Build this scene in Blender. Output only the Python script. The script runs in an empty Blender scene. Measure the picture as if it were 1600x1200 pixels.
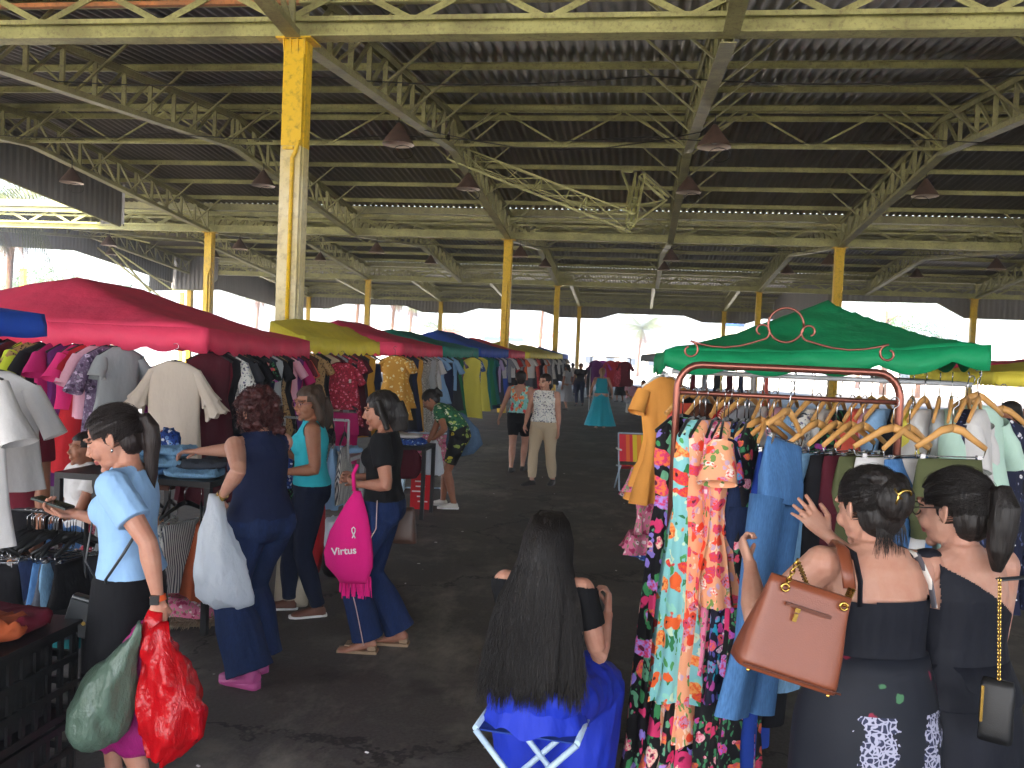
import bpy, math, random
import numpy as np
from mathutils import Vector, Matrix, Quaternion, noise as mnoise
R = math.radians
sc = bpy.context.scene
col = bpy.data.collections.new("Scene"); sc.collection.children.link(col)

# ---------------------------------------------------------------- camera
F = 1350.0; YAW = .1414; PITCH = -.0341; ROLL = .0430; CZ = 1.9
_f = Vector((-math.sin(YAW)*math.cos(PITCH), math.cos(YAW)*math.cos(PITCH), math.sin(PITCH)))
_r = Vector((math.cos(YAW), math.sin(YAW), 0)); _u = _r.cross(_f)
RR_ = _r*math.cos(ROLL)+_u*math.sin(ROLL); UU_ = -_r*math.sin(ROLL)+_u*math.cos(ROLL)
cam = bpy.data.objects.new("camera", bpy.data.cameras.new("camera")); col.objects.link(cam)
cam.matrix_world = Matrix(((RR_.x, UU_.x, -_f.x, 0), (RR_.y, UU_.y, -_f.y, 0), (RR_.z, UU_.z, -_f.z, CZ), (0, 0, 0, 1)))
cam.data.sensor_width = 36; cam.data.lens = 36*F/1600; cam.data.clip_end = 900; cam.data.clip_start = .05
sc.camera = cam
# ---------------------------------------------------------------- sky, sun, exposure
EL, AZ = R(52), R(205)           # sun behind the viewer and to the left
w = bpy.data.worlds.new("World"); sc.world = w; w.use_nodes = True
nt = w.node_tree; bg = nt.nodes["Background"]; sk = nt.nodes.new("ShaderNodeTexSky"); sk.sky_type = 'NISHITA'
sk.sun_disc = False; sk.sun_elevation = EL; sk.sun_rotation = AZ; sk.dust_density = 4; sk.air_density = 1.2
nt.links.new(sk.outputs[0], bg.inputs[0]); bg.inputs[1].default_value = .15
sl = bpy.data.lights.new("sun", 'SUN'); sl.energy = 4.5; sl.angle = R(.5); sl.color = (1, .95, .87)
so = bpy.data.objects.new("sun", sl); col.objects.link(so)
sd = Vector((math.sin(AZ)*math.cos(EL), math.cos(AZ)*math.cos(EL), math.sin(EL)))
so.rotation_euler = sd.to_track_quat('Z', 'Y').to_euler()
sc.view_settings.view_transform = 'Standard'; sc.view_settings.look = 'None'; sc.view_settings.gamma = 1
sc.view_settings.use_curve_mapping = False
sc.view_settings.exposure = 3.1
sc.cycles.max_bounces = 8; sc.cycles.diffuse_bounces = 5; sc.cycles.sample_clamp_indirect = 8

# ---------------------------------------------------------------- picture helper (turns a photo point into a place in the hall)
def ray(px, py):
    return RR_*((px-800)/F)+UU_*((600-py)/F)+_f
def ground(px, py, z=0):
    d = ray(px, py); t = (z-CZ)/d.z; return Vector((d.x*t, d.y*t, z))
def at(px, py, Y):
    d = ray(px, py); t = Y/d.y; return Vector((d.x*t, Y, CZ+d.z*t))

# ---------------------------------------------------------------- materials
def hx(s):
    s = s.lstrip('#'); c = [int(s[i:i+2], 16)/255 for i in (0, 2, 4)]
    return tuple(x/12.92 if x <= .04045 else ((x+.055)/1.055)**2.4 for x in c)+(1,)
_mats = {}
def newmat(name, rough=.8, spec=.3, metal=0):
    m = bpy.data.materials.new(name); m.use_nodes = True
    p = m.node_tree.nodes["Principled BSDF"]; p.inputs['Roughness'].default_value = rough
    p.inputs['Specular IOR Level'].default_value = spec; p.inputs['Metallic'].default_value = metal
    return m, m.node_tree, p
def nd(t, kind, **k):
    n = t.nodes.new(kind)
    for a, b in k.items():
        if a.startswith('i_'): n.inputs[a[2:].replace('_', ' ')].default_value = b
        elif a.startswith('n_'): n.inputs[int(a[2:])].default_value = b
        else: setattr(n, a, b)
    return n
def ramp(t, fac, stops, interp='LINEAR'):
    r = t.nodes.new('ShaderNodeValToRGB'); r.color_ramp.interpolation = interp
    while len(r.color_ramp.elements) < len(stops): r.color_ramp.elements.new(.5)
    for e, (p, c) in zip(r.color_ramp.elements, stops):
        e.position = p; e.color = c if len(c) == 4 else (*c, 1)
    t.links.new(fac, r.inputs[0]); return r.outputs[0]
def mixc(t, fac, a, b, blend='MIX'):
    m = t.nodes.new('ShaderNodeMix'); m.data_type = 'RGBA'; m.blend_type = blend
    for s, v in ((0, fac), (6, a), (7, b)):
        if isinstance(v, bpy.types.NodeSocket): t.links.new(v, m.inputs[s])
        elif s == 0: m.inputs[0].default_value = v
        else: m.inputs[s].default_value = v if len(v) == 4 else (*v, 1)
    return m.outputs[2]
def coord(t, scale=(1, 1, 1), obj=True, loc=(0, 0, 0)):
    tc = t.nodes.new('ShaderNodeTexCoord'); mp = t.nodes.new('ShaderNodeMapping')
    mp.inputs['Scale'].default_value = scale; mp.inputs['Location'].default_value = loc
    t.links.new(tc.outputs['Object' if obj else 'Generated'], mp.inputs[0]); return mp.outputs[0]
def noise_t(t, v, scale, detail=4, rough=.55):
    n = nd(t, 'ShaderNodeTexNoise'); n.inputs['Scale'].default_value = scale; n.inputs['Detail'].default_value = detail
    n.inputs['Roughness'].default_value = rough; t.links.new(v, n.inputs['Vector']); return n
def bump(t, p, h, strength=.3, dist=.01):
    b = nd(t, 'ShaderNodeBump'); b.inputs['Strength'].default_value = strength; b.inputs['Distance'].default_value = dist
    t.links.new(h, b.inputs['Height']); t.links.new(b.outputs[0], p.inputs['Normal'])
def painted(name, c1, c2, c3, scale=3, rough=.55, spec=.4, lo=.42, hi=.62, metal=0):
    """weathered paint: base, faded and grime colours mixed by noise"""
    m, t, p = newmat(name, rough, spec, metal)
    v = coord(t); n = noise_t(t, v, scale, 6, .65); n2 = noise_t(t, v, scale*11, 5, .7)
    a = mixc(t, ramp(t, n.outputs[0], [(lo, (0, 0, 0)), (hi, (1, 1, 1))]), c1, c2)
    a = mixc(t, ramp(t, n2.outputs[0], [(.5, (0, 0, 0)), (.72, (.75, .75, .75))]), a, c3)
    t.links.new(a, p.inputs['Base Color']); bump(t, p, n2.outputs[0], .25, .004)
    return m
def cloth(name, c, rough=.85, var=.18, wr=.5, scale=1., sheen=0.):
    """plain woven cloth with soft creases"""
    if name in _mats: return _mats[name]
    m, t, p = newmat(name, rough, .2)
    v = coord(t, (1, 1, .45)); n = noise_t(t, v, 9*scale, 3, .5); n2 = noise_t(t, coord(t), 260, 2, .5)
    dk = tuple(x*(1-var) for x in c[:3])+(1,)
    t.links.new(mixc(t, n2.outputs[0], c, dk), p.inputs['Base Color'])
    bump(t, p, n.outputs[0], wr, .03)
    if sheen: p.inputs['Sheen Weight'].default_value = sheen
    _mats[name] = m; return m
def plainm(name, c, rough=.5, spec=.4, metal=0, coat=0):
    if name in _mats: return _mats[name]
    m, t, p = newmat(name, rough, spec, metal)
    n = noise_t(t, coord(t), 35, 4, .6)
    t.links.new(mixc(t, n.outputs[0], c, tuple(x*.78 for x in c[:3])+(1,)), p.inputs['Base Color'])
    bump(t, p, n.outputs[0], .08, .002)
    if coat: p.inputs['Coat Weight'].default_value = coat
    _mats[name] = m; return m
def floral(name, base, petals, leaf=None, scale=9, size=.33, centre=None, wr=.4, leafscale=1.3, stretch=(1, .6, 1)):
    """printed cloth: blossoms in several colours with leaves between"""
    if name in _mats: return _mats[name]
    m, t, p = newmat(name, .75, .25)
    v0 = coord(t, stretch); nz = noise_t(t, v0, scale*1.1, 2, .5)
    add = nd(t, 'ShaderNodeVectorMath', operation='MULTIPLY_ADD')
    t.links.new(nz.outputs['Color'], add.inputs[0]); add.inputs[1].default_value = (.11*9/scale,)*3; t.links.new(v0, add.inputs[2])
    out = base
    if leaf:
        mp = nd(t, 'ShaderNodeMapping'); mp.inputs['Scale'].default_value = (2.2, 2.2, .8); mp.inputs['Rotation'].default_value = (.5, .6, .4)
        t.links.new(add.outputs[0], mp.inputs[0])
        vl = nd(t, 'ShaderNodeTexVoronoi'); vl.inputs['Scale'].default_value = scale*leafscale; t.links.new(mp.outputs[0], vl.inputs['Vector'])
        sep = nd(t, 'ShaderNodeSeparateColor'); t.links.new(vl.outputs['Color'], sep.inputs[0])
        lc = ramp(t, sep.outputs[0], [(i/len(leaf), c) for i, c in enumerate(leaf)], 'CONSTANT')
        out = mixc(t, ramp(t, vl.outputs['Distance'], [(.0, (1, 1, 1)), (size*1.0, (1, 1, 1)), (size*1.0+.02, (0, 0, 0))]), base, lc)
    vo = nd(t, 'ShaderNodeTexVoronoi'); vo.inputs['Scale'].default_value = scale; t.links.new(add.outputs[0], vo.inputs['Vector'])
    sep = nd(t, 'ShaderNodeSeparateColor'); t.links.new(vo.outputs['Color'], sep.inputs[0])
    n = len(petals)
    pc = ramp(t, sep.outputs[1], [(i/n, c) for i, c in enumerate(petals)], 'CONSTANT')
    n3 = noise_t(t, v0, scale*6, 2); pc = mixc(t, ramp(t, n3.outputs[0], [(.45, (0, 0, 0)), (.6, (1, 1, 1))]), pc, tuple(min(1, x*1.0) for x in petals[0][:3])+(1,)) if n > 2 else pc
    cc = centre or (.05, .02, .02, 1)
    pc = mixc(t, ramp(t, vo.outputs['Distance'], [(0, (1, 1, 1)), (size*.28, (1, 1, 1)), (size*.36, (0, 0, 0))]), pc, cc)
    fl = mixc(t, ramp(t, vo.outputs['Distance'], [(0, (1, 1, 1)), (size, (1, 1, 1)), (size+.03, (0, 0, 0))]), out, pc)
    t.links.new(fl, p.inputs['Base Color'])
    bump(t, p, noise_t(t, coord(t, (1, 1, .4)), 9, 3).outputs[0], wr, .03)
    _mats[name] = m; return m
def striped(name, a, b, freq=14, axis='X', rough=.85, distort=0., wr=.4, duty=.5, diag=0):
    if name in _mats: return _mats[name]
    m, t, p = newmat(name, rough, .2)
    w_ = nd(t, 'ShaderNodeTexWave', bands_direction=axis if not diag else 'DIAGONAL'); w_.inputs['Scale'].default_value = freq
    w_.inputs['Distortion'].default_value = distort; w_.inputs['Detail'].default_value = 2; w_.inputs['Detail Scale'].default_value = 1.5
    t.links.new(coord(t), w_.inputs['Vector'])
    t.links.new(ramp(t, w_.outputs[1], [(0, a), (duty, b)], 'CONSTANT'), p.inputs['Base Color'])
    bump(t, p, noise_t(t, coord(t, (1, 1, .4)), 9, 3).outputs[0], wr, .03)
    _mats[name] = m; return m
def denim(name, c, light=1.6, rough=.9):
    if name in _mats: return _mats[name]
    m, t, p = newmat(name, rough, .15)
    n = noise_t(t, coord(t, (1, 1, .35)), 7, 4, .6); n2 = noise_t(t, coord(t, (1, 1, .2)), 160, 2)
    c2 = tuple(min(1, x*light) for x in c[:3])+(1,)
    a = mixc(t, ramp(t, n.outputs[0], [(.4, (0, 0, 0)), (.7, (1, 1, 1))]), c, c2)
    a = mixc(t, ramp(t, n2.outputs[0], [(.35, (0, 0, 0)), (.75, (.6, .6, .6))]), a, tuple(x*.55 for x in c[:3])+(1,))
    t.links.new(a, p.inputs['Base Color']); bump(t, p, n.outputs[0], .5, .03)
    _mats[name] = m; return m

# ---------------------------------------------------------------- mesh builder
class MB:
    def __init__(s): s.v = []; s.f = []; s.mi = []; s.sm = []; s.m = 0
    def add(s, vs, fs, smooth=False):
        o = len(s.v); s.v.extend([tuple(x) for x in vs]); s.f.extend([tuple(i+o for i in f) for f in fs])
        s.mi.extend([s.m]*len(fs)); s.sm.extend([smooth]*len(fs)); return s
    def box(s, c, d, rz=0, M=None):
        x, y, z = d[0]/2, d[1]/2, d[2]/2
        vs = [Vector((a*x, b*y, e*z)) for a in (-1, 1) for b in (-1, 1) for e in (-1, 1)]
        q = M if M is not None else Matrix.Rotation(rz, 3, 'Z')
        vs = [q @ v+Vector(c) for v in vs]
        return s.add(vs, [(0, 1, 3, 2), (4, 6, 7, 5), (0, 4, 5, 1), (2, 3, 7, 6), (0, 2, 6, 4), (1, 5, 7, 3)])
    def bar(s, a, b, w_, h=None, up=(0, 0, 1)):
        """square bar from a to b"""
        a = Vector(a); b = Vector(b); h = h or w_; d = (b-a); L = d.length
        if L < 1e-6: return s
        d.normalize(); u = Vector(up)
        if abs(d.dot(u)) > .98: u = Vector((0, 1, 0))
        x = d.cross(u).normalized(); u = x.cross(d)
        M = Matrix((x, d, u)).transposed()
        return s.box((a+b)/2, (w_, L, h), M=M)
    def tube(s, pts, r, n=8, cap=True, smooth=True):
        """round tube along pts; r is a number or one per point"""
        pts = [Vector(p) for p in pts]; k = len(pts)
        rs = [r]*k if not hasattr(r, '__len__') else r
        vs = []; prev = None
        for i, p in enumerate(pts):
            d = (pts[min(i+1, k-1)]-pts[max(i-1, 0)])
            d = d.normalized() if d.length > 1e-9 else Vector((0, 0, 1))
            if prev is None:
                u = Vector((0, 0, 1)) if abs(d.z) < .9 else Vector((1, 0, 0))
                x = d.cross(u).normalized()
            else:
                x = (prev-d*prev.dot(d))
                x = x.normalized() if x.length > 1e-6 else d.orthogonal().normalized()
            prev = x; y = d.cross(x)
            ra = rs[i]; rb = ra
            if hasattr(ra, '__len__'): ra, rb = ra
            for j in range(n):
                a = 2*math.pi*j/n; vs.append(p+x*(ra*math.cos(a))+y*(rb*math.sin(a)))
        fs = [(i*n+j, i*n+(j+1) % n, (i+1)*n+(j+1) % n, (i+1)*n+j) for i in range(k-1) for j in range(n)]
        s.add(vs, fs, smooth)
        if cap:
            o = len(s.v)-len(vs)
            s.f += [tuple(o+j for j in reversed(range(n))), tuple(o+(k-1)*n+j for j in range(n))]
            s.mi += [s.m]*2; s.sm += [False]*2
        return s
    def loft(s, rings, closed=True, caps=(True, True), smooth=True):
        """rings: equally long lists of points"""
        n = len(rings[0]); vs = [p for r_ in rings for p in r_]; m = n if closed else n-1
        fs = [(i*n+j, i*n+(j+1) % n, (i+1)*n+(j+1) % n, (i+1)*n+j) for i in range(len(rings)-1) for j in range(m)]
        o = len(s.v); s.add(vs, fs, smooth)
        for c, i in ((caps[0], 0), (caps[1], len(rings)-1)):
            if c and closed:
                s.f.append(tuple(o+i*n+j for j in (range(n) if i else reversed(range(n))))); s.mi.append(s.m); s.sm.append(smooth)
        return s
    def ball(s, c, r, nu=12, nv=8, M=None):
        r = (r, r, r) if not hasattr(r, '__len__') else r; c = Vector(c); M = M or Matrix.Identity(3)
        rings = []
        for i in range(nv+1):
            a = math.pi*(i+.001)/(nv+.002)-math.pi/2
            rings.append([c+M@Vector((r[0]*math.cos(a)*math.cos(2*math.pi*j/nu), r[1]*math.cos(a)*math.sin(2*math.pi*j/nu), r[2]*math.sin(a))) for j in range(nu)])
        return s.loft(rings)
    def build(s, name, mats, parent=None, loc=None, rz=None, thick=0):
        me = bpy.data.meshes.new(name); me.from_pydata(s.v, [], s.f)
        for m in (mats if isinstance(mats, (list, tuple)) else [mats]): me.materials.append(m)
        me.polygons.foreach_set('material_index', s.mi); me.polygons.foreach_set('use_smooth', s.sm); me.update()
        o = bpy.data.objects.new(name, me); col.objects.link(o)
        if parent: o.parent = parent
        if loc is not None: o.location = loc
        if rz is not None: o.rotation_euler.z = rz
        if thick:
            md = o.modifiers.new('s', 'SOLIDIFY'); md.thickness = thick; md.offset = 0
        return o
def tag(o, label=None, cat=None, group=None, kind=None):
    if label: o['label'] = label
    if cat: o['category'] = cat
    if group: o['group'] = group
    if kind: o['kind'] = kind
    return o
def empty(name, loc=(0, 0, 0), rz=0, label=None, cat=None, group=None):
    o = bpy.data.objects.new(name, None); col.objects.link(o); o.location = loc; o.rotation_euler.z = rz
    o.empty_display_size = .1
    return tag(o, label, cat, group)
def copy_tree(o, parent=None):
    c = o.copy(); col.objects.link(c); c.parent = parent
    for ch in list(o.children): copy_tree(ch, c)
    return c
def lerp(a, b, t): return a+(b-a)*t
def interp(tab, x):
    if x <= tab[0][0]: return tab[0][1]
    for (a, p), (b, q) in zip(tab, tab[1:]):
        if x <= b: return p+(q-p)*(x-a)/(b-a)
    return tab[-1][1]
# ================================================================ the hall
XA, WX, Y1, SY, ZT = -4.24, 10.23, 10.13, 17.5, 5.6
ROW = [Y1+SY*j for j in range(-1, 4)]           # column rows
ZE, ZR = 6.50, 7.26                             # eave and ridge of each roof bay
def roofz(y):
    t = ((y-Y1) % SY)/SY; return ZE+(ZR-ZE)*(1-abs(2*t-1))
BX = [(-18.8, 40), (-18.8, 40), (-26, 40), (-27.6, 9.6)]   # how wide each roof bay runs
M_steel = painted("olive paint on steel", hx('#b9b878'), hx('#96935f'), hx('#6c5a44'), 1.6, .5, .4)
M_steel_d = painted("grimy truss steel", hx('#a3a06c'), hx('#85815a'), hx('#65564a'), 2.2, .5, .4)
M_rust = painted("rusty orange paint", hx('#d08a55'), hx('#a5744c'), hx('#6e4c34'), 1.5, .6, .3)
M_yel = painted("yellow column paint", hx('#e6bd18'), hx('#d0a41a'), hx('#94761f'), 1.1, .45, .5, .5, .7)
M_cream = painted("worn cream paint", hx('#e8e0bd'), hx('#d6c688'), hx('#a3946a'), .8, .5, .4, .4, .6)
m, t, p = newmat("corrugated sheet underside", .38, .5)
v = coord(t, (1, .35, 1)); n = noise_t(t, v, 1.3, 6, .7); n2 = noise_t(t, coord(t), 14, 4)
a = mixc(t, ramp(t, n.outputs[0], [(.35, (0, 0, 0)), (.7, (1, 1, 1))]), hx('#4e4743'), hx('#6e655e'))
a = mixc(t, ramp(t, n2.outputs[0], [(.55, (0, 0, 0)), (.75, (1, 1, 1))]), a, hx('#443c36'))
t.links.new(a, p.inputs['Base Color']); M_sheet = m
m, t, p = newmat("grey wall sheet", .6, .3)
n = noise_t(t, coord(t, (1, 1, .3)), 1.5, 5, .6)
t.links.new(mixc(t, n.outputs[0], hx('#8d8a86'), hx('#5f5b58')), p.inputs['Base Color']); M_val = m

# ground inside and out
m, t, p = newmat("asphalt floor", .85, .3)
v = coord(t); n = noise_t(t, v, .55, 6, .6); n2 = noise_t(t, v, 60, 3, .6); n3 = noise_t(t, v, 2.3, 5, .65); vo = nd(t, 'ShaderNodeTexVoronoi'); vo.inputs['Scale'].default_value = 3.1; t.links.new(v, vo.inputs['Vector'])
a = mixc(t, ramp(t, n.outputs[0], [(.38, (0, 0, 0)), (.66, (1, 1, 1))]), hx('#3a3532'), hx('#57504a'))
a = mixc(t, ramp(t, n3.outputs[0], [(.52, (0, 0, 0)), (.72, (.8, .8, .8))]), a, hx('#746e63'))
a = mixc(t, ramp(t, n2.outputs[0], [(.3, (0, 0, 0)), (.8, (.45, .45, .45))]), a, hx('#6b6765'))
a = mixc(t, ramp(t, vo.outputs['Distance'], [(.0, (1, 1, 1)), (.018, (1, 1, 1)), (.03, (0, 0, 0))]), a, hx('#b8b4ac'))
ve = nd(t, 'ShaderNodeTexVoronoi', feature='DISTANCE_TO_EDGE'); ve.inputs['Scale'].default_value = .38
wn = noise_t(t, v, 1.7, 5, .7); wa = nd(t, 'ShaderNodeVectorMath', operation='MULTIPLY_ADD'); t.links.new(wn.outputs['Color'], wa.inputs[0]); wa.inputs[1].default_value = (.9,)*3; t.links.new(v, wa.inputs[2]); t.links.new(wa.outputs[0], ve.inputs['Vector'])
a = mixc(t, ramp(t, ve.outputs['Distance'], [(0, (.8,)*3), (.004, (.8,)*3), (.009, (0, 0, 0))]), a, hx('#1d1b1b'))
n5 = noise_t(t, coord(t, (1, .5, 1), loc=(3.1, 1.2, 0)), .8, 7, .72); a = mixc(t, ramp(t, n5.outputs[0], [(.53, (0, 0, 0)), (.66, (.75, .75, .75))]), a, hx('#8a8378'))
n6 = noise_t(t, coord(t, (1, 1, 1), loc=(7, 5, 0)), 1.3, 4, .6); a = mixc(t, ramp(t, n6.outputs[0], [(.62, (0, 0, 0)), (.72, (.6, .6, .6))]), a, hx('#1c1a1a'))
t.links.new(a, p.inputs['Base Color']); t.links.new(ramp(t, n.outputs[0], [(.3, (.5,)*3), (.7, (.85,)*3)]), p.inputs['Roughness'])
bump(t, p, n2.outputs[0], .5, .004); M_asph = m
fl = MB().add([(-34, -14, .004), (40, -14, .004), (40, 64.8, .004), (-34, 64.8, .004)], [(0, 1, 2, 3)]).build("floor", M_asph); tag(fl, kind='structure')
m, t, p = newmat("sunlit yard", .9, .2)
n = noise_t(t, coord(t), .25, 6, .6)
t.links.new(mixc(t, n.outputs[0], hx('#cfc7ba'), hx('#b5ada2')), p.inputs['Base Color'])
gd = MB().add([(-240, -150, 0), (240, -150, 0), (240, 330, 0), (-240, 330, 0)], [(0, 1, 2, 3)]).build("ground", m); tag(gd, kind='structure')

hall = empty("market_hall", (0, 0, 0), 0, "huge open sided market hall with olive steel trusses, corrugated roof and yellow columns", "market hall")

# corrugated roof, one sheet per slope
PW, AM = .185, .03
for b in range(4):
    x0, x1 = BX[b]; n = int((x1-x0)/PW*6)
    for side in (0, 1):
        ya = ROW[b]+.14 if side == 0 else ROW[b]+SY/2+.02
        yb = ROW[b]+SY/2-.02 if side == 0 else ROW[b+1]-.14
        za, zb = (ZE+.05, ZR+.05) if side == 0 else (ZR+.05, ZE+.05)
        mb = MB(); vs = []
        for i in range(n+1):
            x = x0+(x1-x0)*i/n; dz = AM*math.sin(2*math.pi*x/PW)
            vs += [(x, ya, za+dz), (x, yb, zb+dz)]
        mb.add(vs, [(2*i, 2*i+1, 2*i+3, 2*i+2) for i in range(n)], True)
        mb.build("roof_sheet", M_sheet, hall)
    mb = MB(); y = ROW[b]+SY/2
    mb.add([(x0, y-.35, ZR+.075), (x0, y, ZR+.12), (x0, y+.35, ZR+.075), (x1, y-.35, ZR+.075), (x1, y, ZR+.12), (x1, y+.35, ZR+.075)], [(0, 1, 4, 3), (1, 2, 5, 4)])
    mb.build("ridge_cap", M_sheet, hall)
# gutters and the lattice girders over each column row
for j, y in enumerate(ROW):
    x0 = min(BX[min(j, 3)][0], BX[max(j-1, 0)][0]); x1 = 40 if j < 4 else 9.4
    mb = MB()
    for a, b in (((y-.17, ZE+.06), (y-.15, ZE-.17)), ((y-.15, ZE-.17), (y+.15, ZE-.17)), ((y+.15, ZE-.17), (y+.17, ZE+.06))):
        mb.add([(x0, a[0], a[1]), (x1, a[0], a[1]), (x1, b[0], b[1]), (x0, b[0], b[1])], [(0, 1, 2, 3)])
    mb.build("gutter", M_steel_d, hall)
    segs = [(x0, XA-WX, M_steel), (XA-WX, x1, M_steel)]
    if j == 1: segs = [(x0, XA, M_rust), (XA, 40, M_steel)]
    for xa, xb, mt in segs:
        mb = MB()
        lo = MB()
        lo.box(((xa+xb)/2, y, ZT+.11), (xb-xa, .02, .2)); lo.box(((xa+xb)/2, y-.05, ZT+.005), (xb-xa, .22, .018)); lo.box(((xa+xb)/2, y-.05, ZT+.218), (xb-xa, .22, .016))
        lo.box(((xa+xb)/2, y-.155, ZT+.19), (xb-xa, .012, .04))
        lo.build("girder_chord", M_steel if j != 2 or xa > -18.5 or True else M_rust, hall)
        mb.box(((xa+xb)/2, y, ZT+.46), (xb-xa, .07, .05)); mb.box(((xa+xb)/2, y-.02, ZE-.25), (xb-xa, .12, .09)); mb.box(((xa+xb)/2, y-.1, ZE-.34), (xb-xa, .1, .02))
        mb.build("girder_top_chord", mt, hall)
    mb = MB(); k = int((x1-x0)/.8)
    for i in range(k):
        xa = x0+i*.8+.06; xb = xa+.68
        p0 = (xa, y-.06, ZT+.23 if i % 2 == 0 else ZE-.33); p1 = (xb, y-.06, ZE-.33 if i % 2 == 0 else ZT+.23)
        mb.bar(p0, p1, .075, .02, (0, 1, 0)); mb.bar(Vector(p0)+Vector((0, .02, 0)), Vector(p1)+Vector((0, .02, 0)), .02, .06, (0, 1, 0))
    mb.build("girder_lattice", M_steel, hall)
# trusses along the hall, two chords with uprights and diagonals
def botz(y):
    t = ((y-Y1) % SY)/SY; return ZT+.02+.78*(1-abs(2*t-1))
PUR = (1.2, 3.0, 4.8, 6.6, 8.35)
for b in range(4):
    i = -7
    while True:
        x = XA+i*WX/2; i += 1
        if x > 39: break
        if x < BX[b][0]: continue
        if b == 3 and x > 9: continue
        if b >= 1 and x > 31: continue
        ya, yb = ROW[b]+.12, ROW[b+1]-.12; ym = (ROW[b]+ROW[b+1])/2
        mb = MB()
        for dx in (-.055, .055):
            for (p_, q_) in ((ya, ym), (ym, yb)):
                mb.bar((x+dx, p_, botz(p_)+(0 if p_ != ym else .0)), (x+dx, q_, botz(q_) if q_ != yb else botz(yb)), .012, .1)
                mb.bar((x+dx, p_, roofz(p_)-.2), (x+dx, q_, roofz(q_)-.2), .012, .1)
        for (p_, q_) in ((ya, ym-.003), (ym+.003, yb)):
            mb.bar((x, p_, botz(p_)-.055), (x, q_, botz(q_)-.055), .19, .012)
            mb.bar((x, p_, roofz(p_)-.143), (x, q_, roofz(q_)-.143), .19, .012)
        n = 10; ys = [lerp(ya+.1, ym-.12, k/n) for k in range(n+1)]+[lerp(ym+.12, yb-.1, k/n) for k in range(n+1)]
        for k, y in enumerate(ys):
            mb.box((x, y, (botz(y)+roofz(y)-.15)/2), (.075, .045, roofz(y)-botz(y)-.15))
            if k < len(ys)-1 and k != n:
                y2 = ys[k+1]
                if k < n: a, c = (y, botz(y)), (y2, roofz(y2)-.18)
                else: a, c = (y, roofz(y)-.18), (y2, botz(y2))
                if b < 2: mb.bar((x, a[0], a[1]), (x, c[0], c[1]), .06, .035)
                else: mb.bar((x, a[0], a[1]), (x, c[0], c[1]), .05, .03)
        for s in (-1, 1):      # fly braces up to the purlins
            for off in PUR[::2] if b != 1 else PUR:
                for yy in (ROW[b]+off, ROW[b+1]-off):
                    mb.bar((x+s*.08, yy, botz(yy)+.04), (x+s*1.0, yy, roofz(yy)-.06), .05, .03)
        mb.build("truss", M_steel_d, hall)
# purlins
for b in range(4):
    x0, x1 = BX[b]
    for off in PUR:
        for y in (ROW[b]+off, ROW[b+1]-off):
            mb = MB(); z = roofz(y)+.012
            mb.box(((x0+x1)/2, y, z-.062), (x1-x0, .010, .1)); mb.box(((x0+x1)/2, y-.028, z-.006), (x1-x0, .055, .008)); mb.box(((x0+x1)/2, y-.028, z-.117), (x1-x0, .055, .008))
            mb.build("purlin", M_steel, hall)
# ridge bracing
for b in range(0, 4):
    y = ROW[b]+SY/2; x0, x1 = BX[b]; mb = MB()
    mb.box(((x0+x1)/2, y-.13, ZR-.08), (x1-x0, .05, .05)); mb.box(((x0+x1)/2, y-.13, botz(y)+.04), (x1-x0, .06, .05))
    k = int((x1-x0)/1.28); h = (x1-x0)/k
    for i in range(k):
        zb, zt = botz(y)+.07, ZR-.11
        mb.bar((x0+i*h+.05, y-.13, zb if i % 2 else zt), (x0+(i+1)*h-.05, y-.13, zt if i % 2 else zb), .035, .035)
    mb.build("ridge_bracing", M_steel, hall)
# columns
for j in range(0, 4+1):
    for i in range(-3, 5):
        x, y = XA+WX*i, ROW[j]
        if i < -1 and j < 2: continue
        if i < -2 and j < 3: continue
        if i >= 1 and j == 4: 
            if i > 1: continue
        if j == 0: continue
        mb = MB(); zc = ZT-.01; br = 4.3
        h = .27
        def colseg(z0, z1, mi):
            mb.m = mi
            mb.box((x-.0, y, (z0+z1)/2), (h, .10, z1-z0)); 
            mb.box((x-.005, y-.085, (z0+z1)/2), (h-.02, .07, z1-z0)); mb.box((x+.0, y+.085, (z0+z1)/2), (h, .07, z1-z0))
        colseg(0.006, br, 1); colseg(br+.003, zc-.02, 0)
        mb.m = 0; mb.box((x, y, zc-.008), (.44, .34, .02))
        for s in (-.13, -.045, .045, .13):
            mb.add([(x+s, y-.12, zc-.018), (x+s, y-.165, zc-.018), (x+s, y-.12, zc-.2), (x+s+.01, y-.12, zc-.018), (x+s+.01, y-.165, zc-.018), (x+s+.01, y-.12, zc-.2)], [(0, 1, 2), (3, 5, 4), (0, 3, 4, 1), (1, 4, 5, 2), (0, 2, 5, 3)])
        c = mb.build("column", [M_yel, M_cream if j == 1 else M_yel], hall)
        if j <= 2:
            mb = MB(); mb.tube([(x+.03, y-.14, .3), (x+.03, y-.14, 4.15), (x+.07, y-.15, 4.22), (x+.1, y-.14, 4.35), (x+.1, y-.14, 4.36)], .026, 8); mb.box((x-.03, y-.135, 4.27), (.13, .03, .035))
            mb.build("conduit", M_yel if j > 1 else M_yel, c)
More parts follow.
